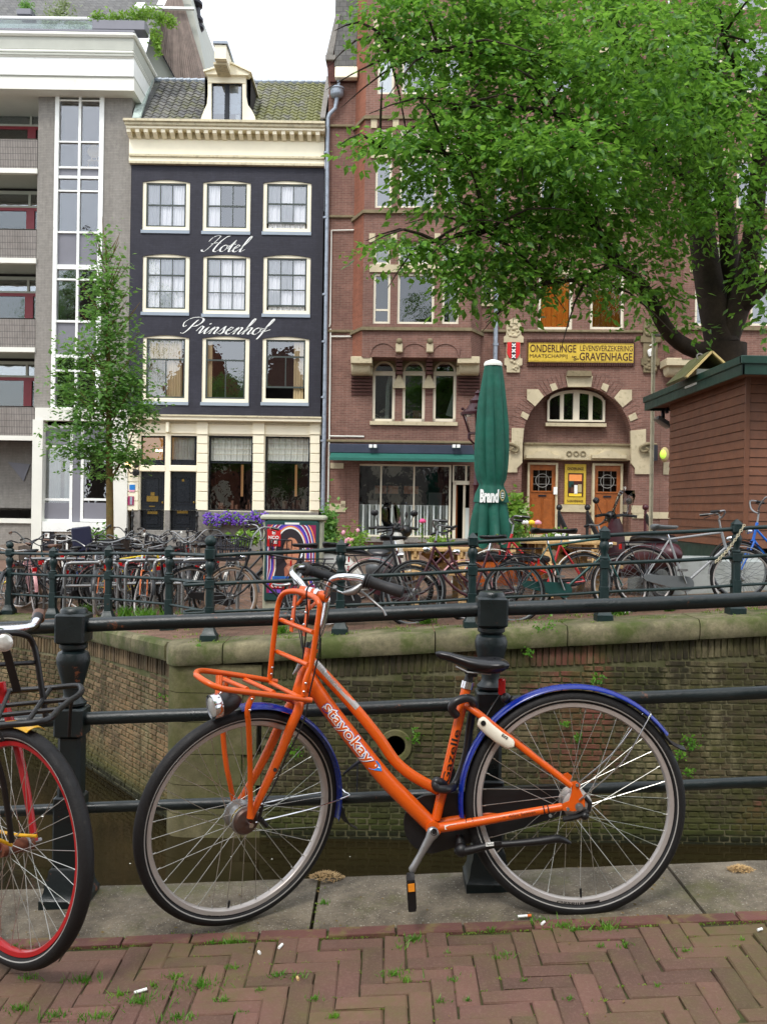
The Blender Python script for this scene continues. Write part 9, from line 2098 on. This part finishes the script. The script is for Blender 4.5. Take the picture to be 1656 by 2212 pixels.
# ---- cargo tricycle, scooters
p=at(1085,1240,11.2); gz=zg(p.x,11.2); t=thing('cargo_tricycle','low orange-red cargo bicycle box with black cover behind the railing','cargo bicycle',(p.x,11.3,gz))
b=MB(); b.add([(-.28,-.3,.28),(.42,-.3,.32),(.48,.3,.32),(-.28,.3,.28),(-.38,-.35,.58),(.52,-.35,.60),(.52,.35,.60),(-.38,.35,.58)],[(0,3,2,1),(0,1,5,4),(1,2,6,5),(2,3,7,6),(3,0,4,7)]); b.build('box',M['b_orange'],t,local=True,smooth=0);
b=MB(); b.bbox(-.4,.54,-.37,.37,.585,.66,.02); b.build('cover',M['b_black'],t,local=True)
for s in (-1,1): wheel(t,V((.1,s*.42,.27)),V((0,-1,0)),R_=.27,fine=False,rim='alu',line=False,nsp=20,rimR=.24,local=True)
MB().bbox(-.43,-.38,-.3,.3,.42,.47,.01).build('bumper',M['redp'],t,local=True)
def scooter(label,x,Y,yaw,body,shield=True,lean=0):
 t=thing('motor_scooter',label,'scooter',(0,0,0),'motor scooters by the terrace')
 for xx in (-.62,.62): wheel(t,V((xx,0,.23)),V((0,-1,0)),R_=.23,fine=False,rim='steel',line=False,nsp=8,rimR=.17,hubr=.06,local=True)
 def sec(sts):
  b=MB(); rg=[]
  for x_,z0,z1,w in sts: rg.append([V((x_,w*cos(q)*(abs(cos(q))**-.25 if abs(cos(q))>.2 else 1),(z0+z1)/2+(z1-z0)/2*sin(q))) for q in [2*PI*i/12 for i in range(12)]])
  return loft(b,rg)
 sec([(-.92,.55,.62,.06),(-.8,.42,.72,.15),(-.55,.38,.74,.18),(-.3,.32,.70,.17),(-.15,.26,.5,.15),(.1,.22,.30,.15),(.3,.22,.30,.15)]).build('rear_body',M[body],t,local=True,smooth=60)
 b=MB(); loft(b,[[V((.3+dx*k,w*y,z)) for (dx,y) in ((0,-1),(.06,-.6),(.09,0),(.06,.6),(0,1),(-.05,0))] for z,w,k in ((.25,.16,1),(.45,.2,1),(.7,.18,1),(.9,.12,1),(1.0,.06,1))]); b.v=[(p[0]+.13-(p[2]-.25)*.12,p[1],p[2]) for p in b.v]; b.build('leg_shield',M[body],t,local=True,smooth=60)
 sec([(.42,.40,.5,.06),(.55,.42,.52,.08),(.75,.40,.46,.07),(.86,.3,.36,.05)]).build('front_mudguard',M[body],t,local=True,smooth=60)
 sec([(-.8,.73,.76,.08),(-.7,.73,.82,.15),(-.4,.72,.83,.16),(-.12,.70,.79,.12),(-.02,.68,.72,.06)]).build('saddle',M['saddle'],t,local=True,smooth=60)
 b=MB(); b.tube([(.44,0,.9),(.40,0,1.02)],.05,8); b.tube([(.33,-.33,1.03),(.4,-.15,1.05),(.42,0,1.03),(.4,.15,1.05),(.33,.33,1.03)],.02,8,sub=2); b.ball((.46,0,1.02),.085,10,7); b.build('handlebar',M['blackplastic'],t,local=True)
 b=MB();
 for s in (-1,1): b.tube([(.38,s*.2,1.05),(.42,s*.26,1.2)],.006,5); b.ball((.42,s*.27,1.24),.055,8,6,(.35,1,.8))
 b.build('mirror',M['blackplastic'],t,local=True)
 if shield:
  b=MB(); loft(b,[[V((.5-dz*.55+abs(y)*-.25,y*w,1.02+dz)) for y in (-1,-.6,-.2,.2,.6,1)]+[V((.495-dz*.55+abs(y)*-.25,y*w,1.02+dz)) for y in (1,.6,.2,-.2,-.6,-1)] for dz,w in ((0,.1),(.12,.13),(.28,.12),(.36,.07))]); b.build('windshield',M['glass_w'],t,local=True,smooth=60)
 MB().tube([(.5,0,.85),(.62,0,.23)],.03,8).tube([(-.62,0,.23),(-.3,0,.3)],.07,8).build('fork',M['steel'],t,local=True)
 p=at(x,1250,Y); t.location=(p.x,Y,zg(p.x,Y)); t.rotation_euler=(R(lean),0,R(yaw)); return t
scooter('black motor scooter with clear windshield beside the barrel planter',838,11.9,80,'b_grey'); scooter('white-nosed motor scooter half hidden by black bicycles',800,12.0,8,'b_white',False); scooter('maroon motor scooter with tall windshield in front of the stoop posts',1362,11.9,112,'b_maroon')
# chain lock on the far post
x=at(1600,1170,9.5); b=MB()
for i in range(20):
 f=i/19; p=V((3.735,9.55,zc(3.735)+.93)); q=at(1606-f*62,1135+f*78+8*sin(f*3),9.5); b.sweep(q,(1,0,0) if i%2 else (0,1,0),[(.009,-.003),(.016,-.003),(.016,.003),(.009,.003)],n=10)
tag(b.build('lock_chain',M['cream_d']),'pale chain lock slung round the far railing post by the silver bicycle','chain lock')
# ======================================================= the side of the canal behind the viewer, seen only as reflections
def gable_house(x,w,h,gh,col,label,yy=-17):
 t=thing('gabled_house',label,'house',(x,yy,0)); mb=MB(); st=5; P=[(x-w/2,-1),(x+w/2,-1),(x+w/2,h)]
 for i in range(st): P+= [(x+w/2-(i+.0)*w*.42/st,h+gh*i/st),(x+w/2-(i+.0)*w*.42/st,h+gh*(i+1)/st)] if i else [(x+w/2,h+gh/st)]
 P+=[(x-q[0]+x,q[1]) for q in reversed(P[3:])]+[(x-w/2,h)]
 mb.prism(P,yy,yy+.4); mb.build('wall',M[col],t,smooth=0); MB().box(x-w/2,x+w/2,yy-9,yy,-1,h+gh*.3).build('roof',M['slate'],t,smooth=0)
 mb=MB()
 for r in range(int(h/3.1)):
  for c in range(3): mb.box(x-w*.36+c*w*.27,x-w*.36+c*w*.27+w*.17,yy+.38,yy+.42,1+r*3.1,3+r*3.1)
 mb.build('window',M['winframe'],t,smooth=0)
gable_house(-15.5,6.5,11,4,'orangebrick','red house with stepped gable standing behind the viewer'); gable_house(-8.6,6.2,10,4.5,'redbrick','dark brick stepped gable house behind the viewer'); gable_house(-2.2,6,12,3.5,'greybrick','grey gabled house behind the viewer'); gable_house(4.2,6.4,10.5,4,'redbrick','second brick gabled house behind the viewer'); gable_house(10.8,6.2,12.5,3,'hotelwall','dark gabled house behind the viewer'); gable_house(17.5,6.6,11,4,'orangebrick','last gabled house behind the viewer')
for i,(x,y,s,rz) in enumerate(((-22,-10,1.75,20),(-13.5,-9,.9,200),(8,-12,1.9,60),(16,-9,1.6,300))):
 o=copy_tree(big); o.location=(x,y,0); o.rotation_euler=(0,0,R(rz)); o.scale=(s,s,s); o['label']=['elm tree behind the viewer, farthest along','smaller elm tree behind the viewer','elm tree behind the viewer by the grey house','elm tree behind the viewer at the last house'][i]; o['group']='elms on the near side of the canal'
 for ch in list(o.children):
  if ch.name.startswith('leaf'): bpy.data.objects.remove(ch)
